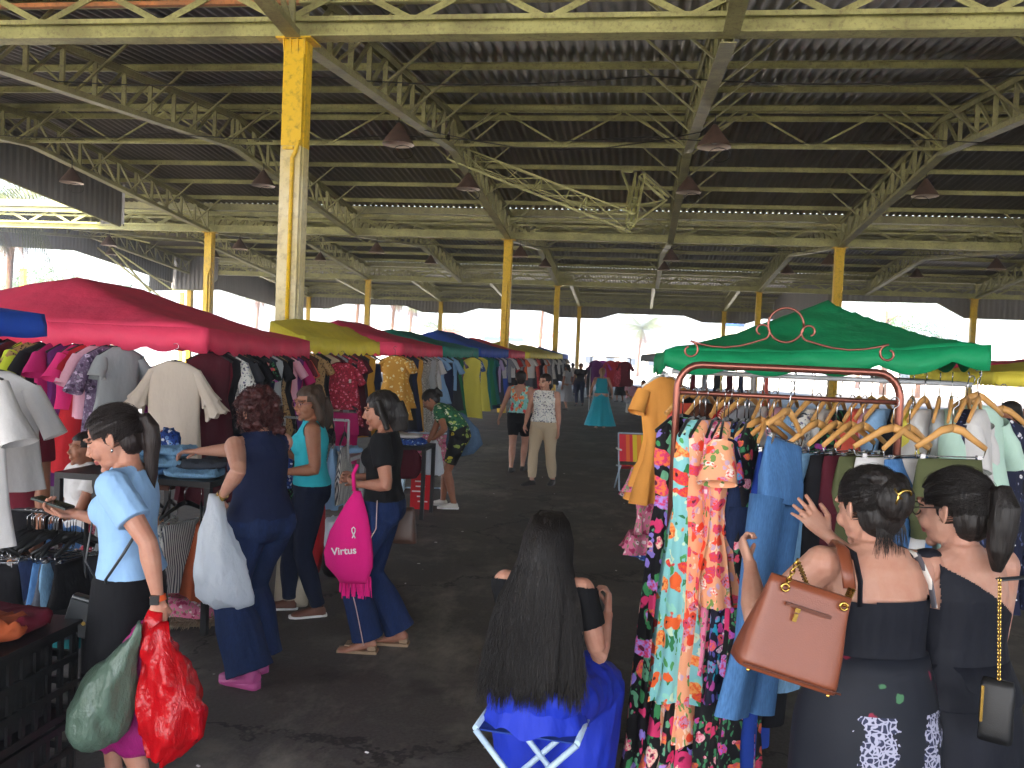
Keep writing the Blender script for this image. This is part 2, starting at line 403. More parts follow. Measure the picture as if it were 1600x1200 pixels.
# rods hung beneath the roof on the left, old broken ridge frame in the middle
mb = MB()
def lattice3(mb, a, b, w_, n, r=.022, upv=(0, 0, 1)):
    a = Vector(a); b = Vector(b); d = (b-a).normalized(); u = (Vector(upv)-d*d.dot(Vector(upv))).normalized(); s_ = d.cross(u)
    ch = [u*w_*.6, s_*w_*.5-u*w_*.3, -s_*w_*.5-u*w_*.3]
    for c in ch: mb.bar(a+c, b+c, r*1.6, r*1.6)
    for i in range(n):
        p = a.lerp(b, i/n); q = a.lerp(b, (i+1)/n)
        for k in range(3):
            c1, c2 = ch[k], ch[(k+1) % 3]
            if i % 2 == 0 or i == n-1: mb.bar(p+c1, p+c2, r, r)
            if k != 1: mb.bar(p+c1, q+c2, r*.8, r*.8)
Yb = 20.0
P0 = at(708, 243, Yb); P1 = at(985, 352, Yb-1.2); P2 = at(1000, 275, Yb); P3 = at(1042, 312, Yb)
lattice3(mb, P0, P1, .42, 4); lattice3(mb, P1, P2, .2, 2, .03, (0, 1, 0)); lattice3(mb, P2, P3, .12, 2, .025); mb.bar(P1, P3, .04, .04)
lattice3(mb, P0.lerp(P1, .1)+Vector((0, .5, .1)), at(935, 325, Yb+.5), .3, 4, .016)
mb.bar(at(990, 268, Yb), at(972, 268, Yb), .05, .05); mb.bar(at(972, 268, Yb), at(984, 300, Yb-.4), .04, .04); mb.bar(at(984, 300, Yb-.4), at(979, 322, Yb-.6), .04, .04)
mb.bar(at(905, 340, Yb-.8), P3, .03, .03)
mb.build("broken_bracing_frame", M_steel, hall)
for a, b, y in (((535/4, 220+610/4), (250, 463), 38), ((610/4, 220+610/4), (268, 452), 38), ((700/4, 220+670/4), (235, 456), 37), ((150, 360), (235, 380), 36)):
    MB().bar(at(a[0], a[1], y), at(b[0], b[1], y), .07).build("hanging_rod", M_steel, hall)
# valance sheets round the hall's edge, scalloped over every opening
def valance(pts, axis, c, name="valance", rib=.25, mt=None):
    """outline pts (u, ztop, zbot) along x at y=c (axis 'x') or along y at x=c"""
    mb = MB(); vs = []
    u0, u1 = pts[0][0], pts[-1][0]; n = max(2, int(abs(u1-u0)/(rib/4)))
    for i in range(n+1):
        u = lerp(u0, u1, i/n); zt = interp([(q[0], q[1]) for q in pts], u); zb = interp([(q[0], q[2]) for q in pts], u)
        d = .03*(1 if (i//2) % 2 else 0)
        for z in (zt, zb): vs.append((u, c+d, z) if axis == 'x' else (c+d, u, z))
    mb.add(vs, [(2*i, 2*i+1, 2*i+3, 2*i+2) for i in range(n)])
    o = mb.build(name, mt or M_val, hall, thick=.004)
    tb = MB()
    for (u, a, z), (u2, a2, z2) in zip(pts, pts[1:]):
        if abs(u2-u) < .02: continue
        P = (u, c-.03, z) if axis == 'x' else (c-.03, u, z); Q = (u2, c-.03, z2) if axis == 'x' else (c-.03, u2, z2)
        tb.bar(P, Q, .06, .05)
    tb.build("trim", M_steel_d, o)
YF = ROW[4]+.3
pts = [(-27.5, ZR, 4.75)]
for i in range(-3, 2):
    xc = XA+WX*i
    pts += [(xc-2.75, ZR, 5.2), (xc-1.45, ZR, 4.78), (xc+1.45, ZR, 4.78), (xc+2.75, ZR, 5.2)]
pts = [p for p in pts if -27.5 <= p[0] <= 9.4]
pts.sort(key=lambda q: q[0]); pts.append((9.4, ZR, 5.15))
valance(pts, 'x', YF)
YR = ROW[3]+.3
valance([(9.4, ZR, 4.72), (9.6, ZR, 5.3), (14.6, ZR, 5.35), (15.9, ZR, 4.66), (21.3, ZR, 4.66), (22.6, ZR, 5.35), (25, ZR, 5.35), (26.3, ZR, 4.66), (40, ZR, 4.66)], 'x', YR)
valance([(YR, ZR, 4.72), (YF, ZR, 4.72)], 'y', 9.4)
def gable(x, ya, yb, drop):
    ys = [ya]+[r for r in sum([[ROW[b], ROW[b]+SY/2] for b in range(4)], []) if ya < r < yb]+[yb]
    valance([(y, roofz(y)+.04, roofz(y)-drop) for y in ys], 'y', x)
gable(-16.2, -7, 25.2, 1.32)
gable(-25.6, 27.8, 44.8, 1.45)
valance([(-25.7, roofz(45)+.3, 4.7), (-23.9, roofz(45)+.3, 4.7), (-23.0, roofz(45)+.3, 5.3)], 'x', 44.9)
gable(-27.4, 45.5, 64, 1.9)
valance([(-17, roofz(25.3)+.2, 5.45), (-16.2, roofz(25.3)+.2, 5.45)], 'x', 25.4)
gable(39.9, -7, 64, 1.9)
# sagging electric cables under the trusses
M_cab = plainm("cable sheath", hx('#25221f'), .6)
for (xa, xb, y, z, sg) in ((-15, 30, 12.6, 5.95, .12), (-15, 30, 17.0, 6.2, .1), (-4.2, 1.0, 16.2, 6.1, .35), (-15, 35, 31, 5.9, .12)):
    mb = MB(); n = max(1, round((xb-xa)/5.1)); pts = []
    for i in range(n*6+1): pts.append((xa+(xb-xa)*i/(n*6), y, z-sg*math.sin(math.pi*((i % 6)/6))))
    mb.tube(pts, .011, 5); mb.build("cable", M_cab, hall)
# hanging lamps
M_lampo = painted("brown lamp enamel", hx('#5f4a40'), hx('#4c3c34'), hx('#3a302a'), 8, .5, .4)
M_lampi = plainm("lamp inside", hx('#c9b9a8'), .35, .5)
M_bulb = plainm("bulb glass", hx('#e8e4dc'), .15, .6)
M_wire = plainm("dark wire", hx('#2b2826'), .6)
def lamp():
    r = empty("hanging_lamp")
    mb = MB(); prof = [(.03, .0), (.05, -.03), (.1, -.1), (.2, -.24), (.27, -.34), (.285, -.38)]
    mb.loft([[(q*math.cos(a), q*math.sin(a), z) for a in [2*math.pi*k/20 for k in range(20)]] for q, z in prof], caps=(True, False))
    mb.m = 1
    mb.loft([[(q*math.cos(a), q*math.sin(a), z) for a in [-2*math.pi*k/20 for k in range(20)]] for q, z in [(.284, -.381), (.26, -.345), (.19, -.25), (.09, -.12), (.02, -.05)]], caps=(False, True))
    mb.build("lamp_shade", [M_lampo, M_lampi], r)
    MB().ball((0, 0, -.24), (.07, .07, .1), 12, 8).build("bulb", M_bulb, r)
    mb = MB(); mb.tube([(0, 0, 0), (0, 0, .16)], .012, 6)
    mb.build("hanger_rod", M_wire, r)
    mb = MB(); mb.tube([(.18*math.sin(a)+.1, .03, -.5+.12*math.cos(a)) for a in [2*math.pi*k/16 for k in range(17)]], .007, 5)
    mb.build("loose_wire", M_wire, r); return r
LP = lamp(); first = True
places = []
for i in range(-4, 7):
    x = XA+i*WX/2
    if x < -16: continue
    places.append((x, 20.2))
places += [(XA, 15.0), (XA+WX/2, 15.0)]
for y in (29.6, 37.6):
    for i in range(-8, 7):
        x = XA+i*WX/2
        if x < BX[min(3, int((y-ROW[0])//SY))][0]+1 or (y > 46 and x > 9) or x > 22: continue
        places.append((x, y))
places.sort(key=lambda q: (q[1], q[0]))
rown = {15.0: "nearest pair", 20.2: "row at the first ridge", 29.6: "row just behind the second girder", 37.6: "row at the second ridge", 47.5: "row behind the third girder", 55.6: "farthest row"}
cnt = {}
ordn = ["leftmost", "second from left", "third from left", "fourth from left", "fifth from left", "sixth from left", "seventh from left", "eighth from left", "ninth from left", "tenth from left", "eleventh from left", "twelfth from left", "thirteenth from left"]
for (x, y) in places:
    o = LP if first else copy_tree(LP); first = False
    dz = {(15.0): .0}.get(y, 0)
    o.location = (x+(.12 if y > 15.1 else (-.12 if x < 0 else .25)), y, botz(y)-.14); o.rotation_euler.z = (x*7) % 3
    k = cnt.get(y, 0); cnt[y] = k+1
    nm = ordn[k] if y != 15.0 else ("left one" if k == 0 else "right one")
    tag(o, f"rusty brown cone ceiling lamp, {nm} of the {rown[y]}", "ceiling lamp", "cone lamps hanging under the trusses")
    o.scale = (1, 1, 1)
# ================================================================ fabrics
C = {'white': '#cfccca', 'cream': '#cdbfb0', 'black': '#17161a', 'charcoal': '#34343a', 'maroon': '#6a1a2b', 'burgundy': '#4d1522', 'magenta': '#c2246f', 'hot pink': '#e8347f',
     'pale pink': '#e0a9bb', 'violet': '#a83fae', 'purple': '#6b2b70', 'navy': '#1d2440', 'royal blue': '#2747a5', 'sky blue': '#8fb6de', 'turquoise': '#3fb2c0', 'teal': '#1f7479',
     'green': '#2e7a52', 'olive': '#55593a', 'lime': '#cddc39', 'yellow': '#dcd058', 'mustard': '#c9932f', 'orange': '#ee6f2f', 'coral': '#e2604f', 'red': '#b9222b', 'brown': '#5c3a2c',
     'grey': '#8f9096', 'lavender': '#bda8d4', 'beige': '#bda98e', 'mint': '#b6d3c4', 'peach': '#e8ab82', 'silver': '#a9adb0', 'rust': '#a24e2c'}
def FAB(n):
    if n in C: return cloth(n+" cloth", hx(C[n]))
    h = hx
    if n == 'leopard print': return floral(n, h('#a78558'), [h('#2a1c14'), h('#3a281c')], None, 45, .3, h('#86653f'))
    if n == 'zebra print': return striped(n, h('#191919'), h('#cfcac2'), 26, 'Z', distort=9)
    if n == 'white floral': return floral(n, h('#dedbd5'), [h('#3b3b4a'), h('#75718c')], [h('#8a9aa0')], 30, .3)
    if n == 'black floral': return floral(n, h('#141318'), [h('#c9435f'), h('#e7a8b3'), h('#a04cae'), h('#e0753b')], [h('#3b7c54')], 16, .34)
    if n == 'red floral': return floral(n, h('#a32038'), [h('#e98aa0'), h('#d94f6a')], [h('#6d1426')], 26, .34)
    if n == 'blue floral': return floral(n, h('#2a4c9a'), [h('#dfe3ee'), h('#7fa7e0')], [h('#14265a')], 28, .33)
    if n == 'green floral': return floral(n, h('#2f6c4a'), [h('#d9d9c0'), h('#b6c56a')], [h('#183d2c')], 22, .34)
    if n == 'purple floral': return floral(n, h('#6c5674'), [h('#c9b6cf'), h('#3e2a48')], [h('#8a7f92')], 26, .36)
    if n == 'pink floral': return floral(n, h('#d9799a'), [h('#f0d6dc'), h('#b03061')], [h('#7d9a6a')], 24, .34)
    if n == 'mustard floral': return floral(n, h('#c69036'), [h('#eadfb8'), h('#e5c67a')], None, 20, .3)
    if n == 'navy swirl': return striped(n, h('#161a2c'), h('#c4c6cc'), 9, 'Z', distort=14, duty=.93)
    if n == 'navy white print': return floral(n, h('#171b33'), [h('#d8d8dc'), h('#a9acba')], [h('#56608a')], 17, .22, h('#171b33'))
    if n == 'striped grey': return striped(n, h('#d0cec8'), h('#55545c'), 22, 'X')
    if n == 'striped black and white': return striped(n, h('#1a1a1c'), h('#d5d2cc'), 18, 'X')
    if n == 'red striped': return striped(n, h('#b93a3e'), h('#e7c7b8'), 20, 'X')
    if n == 'dark denim': return denim(n, h('#202c4a'), 1.7)
    if n == 'blue denim': return denim(n, h('#4a73a4'), 1.35)
    if n == 'light denim': return denim(n, h('#7fa9cc'), 1.25)
    if n == 'grey denim': return denim(n, h('#484d58'), 1.4)
    if n == 'turquoise floral': return floral(n, h('#83c4c6'), [h('#e8622c'), h('#d8324a'), h('#f0a25a')], [h('#4d9a52'), h('#8fd0c0'), h('#2f7a48'), h('#c8e0c0')], 13, .4, h('#4a1520'), .5)
    if n == 'peach floral': return floral(n, h('#eba27a'), [h('#e8482c'), h('#d3446e'), h('#f3e2d8'), h('#c986a8')], [h('#6f8f4a'), h('#c9a2b8'), h('#eba27a'), h('#f0c9b0')], 18, .42, h('#6a2430'), .5)
    if n == 'black tropical': return floral(n, h('#0e0d11'), [h('#d0356a'), h('#a98ad8'), h('#e8773f'), h('#e9c9b2')], [h('#3c8a54'), h('#0e0d11'), h('#5f9a78'), h('#8a76c8')], 11, .44, h('#5a1430'), .5)
    if n == 'navy floral': return floral(n, h('#14162c'), [h('#b84a9a'), h('#e7604a'), h('#4aa6c9'), h('#e3d2d8')], [h('#1d8aa8'), h('#14162c'), h('#5a58a8')], 17, .4, h('#2a1030'), .5)
    raise KeyError(n)
M_wood = plainm("hanger wood", hx('#d09a58'), .4, .4); M_blackp = plainm("black plastic", hx('#18181a'), .45, .4); M_whitep = plainm("white plastic", hx('#e4e4e2'), .4, .4)
M_chrome = plainm("steel wire", hx('#b8b8ba'), .25, .5, 1.0)
M_tagp = plainm('card tag', hx('#d8d4cc'), .7)
M_velvet = cloth("black velvet", hx('#121214'), sheen=.3)
# ================================================================ hanging clothes
def hanger_mb(kind='black', w_=.2):
    """hook at the origin, shoulders along x"""
    mb = MB(); mb.m = 1
    mb.tube([(0, 0, -.12), (0, 0, -.05), (.0, 0, -.035), (.022, 0, -.02), (.024, 0, .0), (.012, 0, .014), (-.004, 0, .014), (-.016, 0, .004)], .0028, 5)
    mb.m = 0
    if kind == 'wood':
        pts = [(0, 0, -.115), (.05, 0, -.128), (w_*.6, 0, -.165), (w_, 0, -.215)]
        for s in (-1, 1):
            mb.tube([(s*x, y+.012*(x/w_)**2, z) for x, y, z in pts], [(.010, .019), (.009, .018), (.008, .016), (.007, .013)], 8)
    elif kind == 'clip':
        pts = [(0, 0, -.115), (.05, 0, -.128), (w_*.6, 0, -.16), (w_, 0, -.2)]
        for s in (-1, 1): mb.tube([(s*x, y, z) for x, y, z in pts], [(.009, .018), (.009, .017), (.008, .014), (.007, .012)], 8)
        mb.m = 1; mb.tube([(-w_, 0, -.205), (-w_*.95, 0, -.235), (w_*.95, 0, -.235), (w_, 0, -.205)], .003, 5)
        for s in (-1, 1): mb.box((s*.13, 0, -.25), (.022, .014, .045))
    else:
        for s in (-1, 1): mb.tube([(0, 0, -.118), (s*.06, 0, -.13), (s*w_, 0, -.19)], [(.006, .01)]*3, 6)
        mb.tube([(-w_, 0, -.192), (w_, 0, -.192)], .005, 6)
    return mb
HM = {'wood': [M_wood, M_chrome], 'clip': [M_wood, M_chrome], 'black': [M_blackp, M_chrome], 'white': [M_whitep, M_chrome], 'velvet': [M_velvet, M_chrome]}
def cloth_ring(mb, prof, n, rnd, fold, kf, tw=0, open_bottom=True, hem=0):
    """prof: (z, half width, half thickness[, centre x]); folds grow downward"""
    ph = [rnd.uniform(0, 6.28) for _ in range(3)]; rings = []
    z0, z1 = prof[0][0], prof[-1][0]; sx = rnd.uniform(-.02, .02)
    for q in prof:
        z, a, b = q[:3]; cx = q[3] if len(q) > 3 else 0; t = (z-z0)/(z1-z0+1e-9); r_ = []
        for j in range(n):
            u = 2*math.pi*j/n
            rp = 1+fold*t*(math.sin(kf*u+ph[0]+t*1.1)*.6+math.sin((kf*2-1)*u+ph[1])*.4)
            ry = 1+fold*2.2*t*(math.sin(kf*u+ph[2]+t*.8)*.7+.3*math.sin(kf*1.7*u+ph[1]))
            x = cx+a*math.cos(u)*rp+sx*t*t; y = b*math.sin(u)*ry+.012*math.sin(z*7+ph[0])*t
            zz = z+(hem*math.sin(u*2+ph[1]) if q is prof[-1] else 0)
            r_.append((x, y, zz))
        rings.append(r_)
    mb.loft(rings, caps=(True, False))
def garment_mb(kind, L, rnd, n=26, wide=1., drop=0):
    mb = MB(); W_ = wide
    frill = kind == 'frilled tunic'
    if frill:
        kind = 'vest'
        for s in (-1, 1):
            for k, (a, b_, r0, r1) in enumerate(((0, .5, .05, .07), (.42, .72, .06, .105), (.6, 1., .07, .125))):
                rg = []
                for i in range(5):
                    t = lerp(a, b_, i/4); r_ = lerp(r0, r1, i/4); c = Vector((s*(.165+.17*t), .02*t, -.2-.33*t)); d = Vector((s*.46, 0, -.88)); x = Vector((.88*s, 0, .46)); y = Vector((0, 1, 0))
                    rg.append([c+x*(r_*.75*math.cos(u)*(1+.12*(i/4)*math.sin(9*u)))+y*(r_*.7*math.sin(u))+d*(.012*math.sin(7*u)*(i/4)) for u in [2*math.pi*j/40 for j in range(40)]])
                mb.loft(rg, caps=(False, False))
    if kind in ('blouse', 'tee', 'tunic', 'shirt', 'vest'):
        cloth_ring(mb, [(-.125, .07*W_, .025), (-.145, .11*W_, .032), (-.19, .195*W_, .045), (-.24, .205*W_, .055), (-.3, .2*W_, .06), (-.3-(L-.3)*.35, .195*W_, .065), (-.3-(L-.3)*.7, .205*W_, .07), (-L, .215*W_, .072)], n, rnd, .1, 4, hem=.008)
    elif kind in ('dress', 'gown'):
        cloth_ring(mb, [(-.125, .06*W_, .025), (-.145, .1*W_, .032), (-.19, .18*W_, .045), (-.3, .185*W_, .06), (-.46, .16*W_, .06), (-.5, .155*W_, .06), (-.62, .18*W_, .075), (-.5-(L-.5)*.45, .21*W_, .09), (-.5-(L-.5)*.7, .235*W_, .1), (-.5-(L-.5)*.88, .25*W_, .11), (-L, .265*W_, .115)], n, rnd, .26 if n > 30 else .2, 8 if n > 30 else 5, hem=.015)
    elif kind == 'skirt':
        cloth_ring(mb, [(-.245, .16*W_, .02), (-.29, .17*W_, .03), (-.42, .19*W_, .06), (-.25-(L-.25)*.6, .215*W_, .08), (-L, .24*W_, .09)], n, rnd, .16, 5, hem=.01)
    elif kind in ('trousers', 'jeans', 'shorts'):
        cr = -.5
        cloth_ring(mb, [(-.245, .18*W_, .02), (-.28, .185*W_, .028), (-.4, .2*W_, .06), (cr, .21*W_, .07)], n, rnd, .03, 3)
        for s in (-1, 1):
            fl = .09 if kind != 'jeans' else .115
            e = min(-L, cr-.08); cloth_ring(mb, [(cr+.02, .105*W_, .068, s*.1*W_), (lerp(cr, e, .35), .095*W_, .055, s*.105*W_), (lerp(cr, e, .65), .088*W_, .05, s*.11*W_), (e, fl*W_, .05, s*.115*W_)], max(10, n//2), rnd, .1, 3)
    if kind in ('blouse', 'tee', 'tunic', 'dress', 'shirt'):
        sl = {'tee': .2, 'blouse': .25, 'tunic': .3, 'dress': .17, 'shirt': .5}[kind]*rnd.uniform(.85, 1.1)
        for s in (-1, 1):
            sp = rnd.uniform(.35, .6) if kind != 'shirt' else .18; dy = rnd.uniform(-.25, .25); pts = []; rs = []
            for i in range(5):
                t = i/4; pts.append((s*(.165*W_+sl*t*sp), dy*sl*t, -.21-sl*t*.87)); rs.append((lerp(.05, .085 if kind != 'shirt' else .05, t)*(1+.1*rnd.uniform(-1, 1)), lerp(.045, .05, t)))
            mb.tube(pts, rs, 12, cap=False)
    if kind not in ('trousers', 'jeans', 'shorts', 'skirt') and drop: mb.v = [(x, y, z-drop) for x, y, z in mb.v]
    # slight overall crumple
    o = rnd.uniform(0, 99)
    mb.v = [(x+.012*mnoise.noise(Vector((x*6+o, y*6, z*5))), y+.016*mnoise.noise(Vector((x*7, y*7+o, z*5))), z) for x, y, z in mb.v]
    return mb
ART = {'frilled tunic': 'tunic', 'tee': 'T-shirt', 'blouse': 'blouse', 'tunic': 'tunic', 'shirt': 'long sleeved shirt', 'vest': 'sleeveless top', 'dress': 'dress', 'gown': 'strappy dress', 'skirt': 'skirt', 'trousers': 'trousers', 'jeans': 'jeans', 'shorts': 'shorts'}
CATN = {'frilled tunic': 'tunic', 'tee': 't-shirt', 'gown': 'dress', 'vest': 'top'}
NAMEN = {'frilled tunic': 'tunic', 'tee': 't_shirt', 'shirt': 'shirt', 'gown': 'dress', 'vest': 'sleeveless_top'}
def hang(kind, fab, pos, rz, L=.75, hk='black', label=None, group=None, seed=0, n=26, wide=1., tilt=0):
    rnd = random.Random(seed)
    o = garment_mb(kind, L, rnd, n, wide, .04 if hk == 'wood' else 0).build(NAMEN.get(kind, kind), FAB(fab), None, pos, rz)
    o.rotation_euler.y = tilt
    if hk == 'wood' and kind in ('trousers', 'jeans', 'shorts', 'skirt'): hk2 = 'clip'
    else: hk2 = hk
    hanger_mb('clip' if kind in ('trousers', 'jeans', 'shorts', 'skirt') else hk2, .2*wide if hk == 'wood' else .19*wide).build('hanger', HM['black' if hk2 == 'black' else hk2], o)
    if seed % 6 == 1 and n > 16:
        MB().box((.12*wide, -.075, -.34), (.028, .002, .045)).build('price_tag', M_tagp, o)
    tag(o, label, CATN.get(kind, ART[kind].lower()), group)
    return o
def sh_(items, j): return items[j][1]+' '+{'tee': 'T-shirt', 'shirt': 'shirt', 'gown': 'dress', 'vest': 'top'}.get(items[j][0], items[j][0])
def rail_clothes(A, B, items, where, group, hk='black', yaw0=None, jit=.35, seed=1, n=26, scale=1., order='left'):
    """items: (kind, fabric, length) from A to B; every piece its own thing with a hanger of its own"""
    A = Vector(A); B = Vector(B); rnd = random.Random(seed); d = (B-A); base = math.atan2(d.y, d.x)+math.pi/2 if yaw0 is None else yaw0
    k = len(items); desc = [f"{it[1]} {ART[it[0]]}" for it in items]; res = []; used = {}
    rev = A.x/A.y > B.x/B.y       # which end is to the left in the photo
    full = []
    for i in range(k):
        a, b = (i-1, i+1) if not rev else (i+1, i-1)
        sh = lambda j: items[j][1]+' '+{'tee': 'T-shirt', 'shirt': 'shirt', 'gown': 'dress', 'vest': 'top'}.get(items[j][0], items[j][0])
        if a < 0 or a >= k: s = f"{desc[i]} at the left end, beside {sh(b)}, {where}"
        elif b < 0 or b >= k: s = f"{desc[i]} at the right end, beside {sh(a)}, {where}"
        else: s = f"{desc[i]} between {sh(a)} and {sh(b)}, {where}"
        full.append(s)
    for i, it in enumerate(items):
        t = (i+.5)/k; p = A.lerp(B, t)
        s = full[i]
        if len(s.split()) > 16: s = s.replace(' at the left end', ' leftmost').replace(' at the right end', ' rightmost')
        if len(s.split()) > 16 and ' between ' in s: s = s.replace(' between ', ' beside ').replace(' and '+sh_(items, i+1 if not rev else i-1)+',', ',')
        res.append(hang(it[0], it[1], p+Vector((rnd.uniform(-.01, .01), rnd.uniform(-.01, .01), 0)), base+rnd.uniform(-jit, jit), it[2]*scale*rnd.uniform(.96, 1.04), it[3] if len(it) > 3 else hk, s, group, seed*100+i, n, rnd.uniform(.92, 1.06)))
    return res
# ================================================================ stalls
def canvas(name, c):
    if name in _mats: return _mats[name]
    m, t, p = newmat(name, .6, .35)
    n = noise_t(t, coord(t, (1, 1, 1)), 2.2, 5, .6); n2 = noise_t(t, coord(t), 300, 2)
    a = mixc(t, ramp(t, n.outputs[0], [(.3, (0, 0, 0)), (.75, (1, 1, 1))]), c, tuple(x*.8 for x in c[:3])+(1,))
    t.links.new(a, p.inputs['Base Color']); bump(t, p, noise_t(t, coord(t), 4.5, 4, .6).outputs[0], .4, .05)
    tr = nd(t, 'ShaderNodeBsdfTranslucent'); t.links.new(a, tr.inputs[0]); mx = nd(t, 'ShaderNodeMixShader'); mx.inputs[0].default_value = .3
    out = t.nodes['Material Output']; t.links.new(p.outputs[0], mx.inputs[1]); t.links.new(tr.outputs[0], mx.inputs[2]); t.links.new(mx.outputs[0], out.inputs[0])
    _mats[name] = m; return m
M_pipe = plainm("white pipe", hx('#b9bcc0'), .35, .5, .2); M_dpipe = plainm("black pipe", hx('#1d1d20'), .4, .5, .2); M_bronze = plainm("bronze pipe", hx('#8a5448'), .28, .6, .75)
def canopy_mb(x0, x1, y0, y1, ze, zr, ins=.28, val=.16, scal=.3, amp=.045, corner=None, n=28, seed=0, ridgeoff=0, k_shed=0, skew=0):
    """hip roof with a ridge along y, sagging cloth and a scalloped valance. corner: z offsets for (x0y0, x1y0, x1y1, x0y1)"""
    mb = MB(); rnd = random.Random(seed); cz = corner or (0, 0, 0, 0)
    def z(u, v):
        base = lerp(lerp(cz[0], cz[1], u), lerp(cz[3], cz[2], u), v)
        cu = .5+ridgeoff; fu = u/cu if u < cu else (1-u)/(1-cu)
        if k_shed: fu = 1-u
        fv = min(1, min(v, 1-v)/ins)
        h = min(fu, fv)
        if k_shed: h = fu*(.75+.25*fv)
        h2 = h-.10*math.sin(math.pi*h)*(.6+.4*math.sin(u*9+seed)*math.sin(v*8))
        wr = .02*mnoise.noise(Vector((u*5+seed, v*6, seed)))+.012*mnoise.noise(Vector((u*14+seed, v*9, seed)))
        return ze+base+(zr-ze)*h2+wr*(1 if 0 < h < 1 else .3)-.02*math.sin(math.pi*u)*(1-h)-.02*math.sin(math.pi*v)*(1-h)
    vs = []
    for i in range(n+1):
        for j in range(n+1): vs.append((lerp(x0, x1, i/n)+skew*j/n, lerp(y0, y1, j/n), z(i/n, j/n)))
    mb.add(vs, [(i*(n+1)+j, (i+1)*(n+1)+j, (i+1)*(n+1)+j+1, i*(n+1)+j+1) for i in range(n) for j in range(n)], True)
    # valance
    per = [(t, 0) for t in np.linspace(0, 1, 61)]+[(1, t) for t in np.linspace(0, 1, 61)][1:]+[(1-t, 1) for t in np.linspace(0, 1, 61)][1:]+[(0, 1-t) for t in np.linspace(0, 1, 61)][1:]
    vs = []; s = 0; pp = None
    for (u, v) in per:
        x, y = lerp(x0, x1, u)+skew*v, lerp(y0, y1, v)
        if pp: s += math.hypot(x-pp[0], y-pp[1])
        pp = (x, y); zt = z(u, v); d = val+amp*abs(math.sin(math.pi*s/scal))-amp
        nx, ny = ((0, -1) if v == 0 else (0, 1) if v == 1 else (1, 0) if u == 1 else (-1, 0))
        bil = .02*math.sin(s*7+seed)+.01
        vs += [(x, y, zt), (x+nx*(.01+bil*.5), y+ny*(.01+bil*.5), zt-d*.5), (x+nx*bil, y+ny*bil, zt-d)]
    k = len(per); mb.add(vs, [(3*i+a, 3*i+3+a, 3*i+4+a, 3*i+1+a) for i in range(k-1) for a in (0, 1)], True)
    return mb
def stall(x0, x1, y0, y1, ze, zr, cname, chex, label, loc=None, posts=False, rails=(), **kw):
    r = empty("market_stall", (x0, y0, 0), 0, label, "market stall", "canopied clothes stalls")
    L = Vector((x0, y0, 0))
    mb = canopy_mb(0, x1-x0, 0, y1-y0, ze, zr, **kw); mb.build("canopy", canvas(cname+" canvas", hx(chex)), r, thick=.003)
    if posts:
        for (x, y) in ((.06, .06), (x1-x0-.06, .06), (x1-x0-.06, y1-y0-.06), (.06, y1-y0-.06)):
            MB().tube([(x, y, .005), (x, y, ze-.02)], .016, 8).build("post", M_pipe, r)
        mb = MB()
        q = [(.06, .06), (x1-x0-.06, .06), (x1-x0-.06, y1-y0-.06), (.06, y1-y0-.06)]
        for a, b in zip(q, q[1:]+q[:1]): mb.tube([(a[0], a[1], ze-.05), (b[0], b[1], ze-.05)], .013, 6)
        mb.build("top_frame", M_pipe, r)
    for a, b in rails:
        MB().tube([Vector(a)-L, Vector(b)-L], .012, 8).build("rail", M_pipe, r)
    return r
RED, YEL, GRN, BLU, TEA = '#ff5078', '#fff05a', '#13a066', '#2f66dd', '#3aa894'
stall(-6.2, -3.53, 2.3, 4.75, 2.02, 2.3, 'blue', BLU, "clothes stall under a blue canopy at the left edge of the photo", seed=3, val=.14, amp=.01)
stall(-6.5, -3.3, 6.3, 9.2, 2.0, 2.40, 'red', RED, "large red canopied clothes stall behind the women on the left", rails=[((-6.4, 6.42, 1.9), (-3.6, 6.42, 1.9)), ((-3.4, 6.45, 1.93), (-3.68, 9.1, 1.93))], seed=1, corner=(.06, -.0, -.05, .05), val=.2, ridgeoff=-.0, skew=-.3)
stall(-4.09, -3.68, 9.25, 12.1, 2.0, 2.22, 'yellow', YEL, "stall with a yellow canopy in front of the big yellow column", rails=[((-3.75, 9.3, 1.93), (-3.75, 12.0, 1.93))], seed=5, k_shed=1, val=.19)
stall(-6.2, -3.55, 12.85, 15.6, 2.0, 2.34, 'red', RED, "smaller red canopied stall behind the yellow one, left of the aisle", rails=[((-3.62, 12.9, 1.93), (-3.62, 15.5, 1.93))], seed=2, val=.21)
stall(-6.2, -3.55, 15.8, 19.3, 2.0, 2.3, 'teal', TEA, "stall under a faded teal green canopy on the left of the aisle", rails=[((-3.62, 15.9, 1.93), (-3.62, 19.2, 1.93))], seed=4, val=.22)
stall(-6.2, -3.55, 19.5, 24.0, 2.02, 2.42, 'bright blue', BLU, "stall under a bright blue canopy between the teal and the red ones", rails=[((-3.62, 19.6, 1.93), (-3.62, 23.9, 1.93))], seed=6, val=.22)
stall(-6.2, -3.55, 24.2, 27.6, 2.0, 2.35, 'red', RED, "far red canopied stall beyond the bright blue canopy", rails=[((-3.62, 24.3, 1.93), (-3.62, 27.5, 1.93))], seed=7, val=.22)
stall(-6.2, -3.55, 28.9, 34.5, 2.0, 2.35, 'yellow', YEL, "far stall with a long yellow canopy behind the far red one", rails=[((-3.62, 29.0, 1.93), (-3.62, 34.4, 1.93))], seed=8, val=.22)
stall(-6.2, -3.55, 34.9, 42, 2.0, 2.35, 'pale yellow', YEL, "farthest yellow canopied stall at the end of the left row", rails=[((-3.62, 35.0, 1.93), (-3.62, 41.9, 1.93))], seed=9, val=.22)
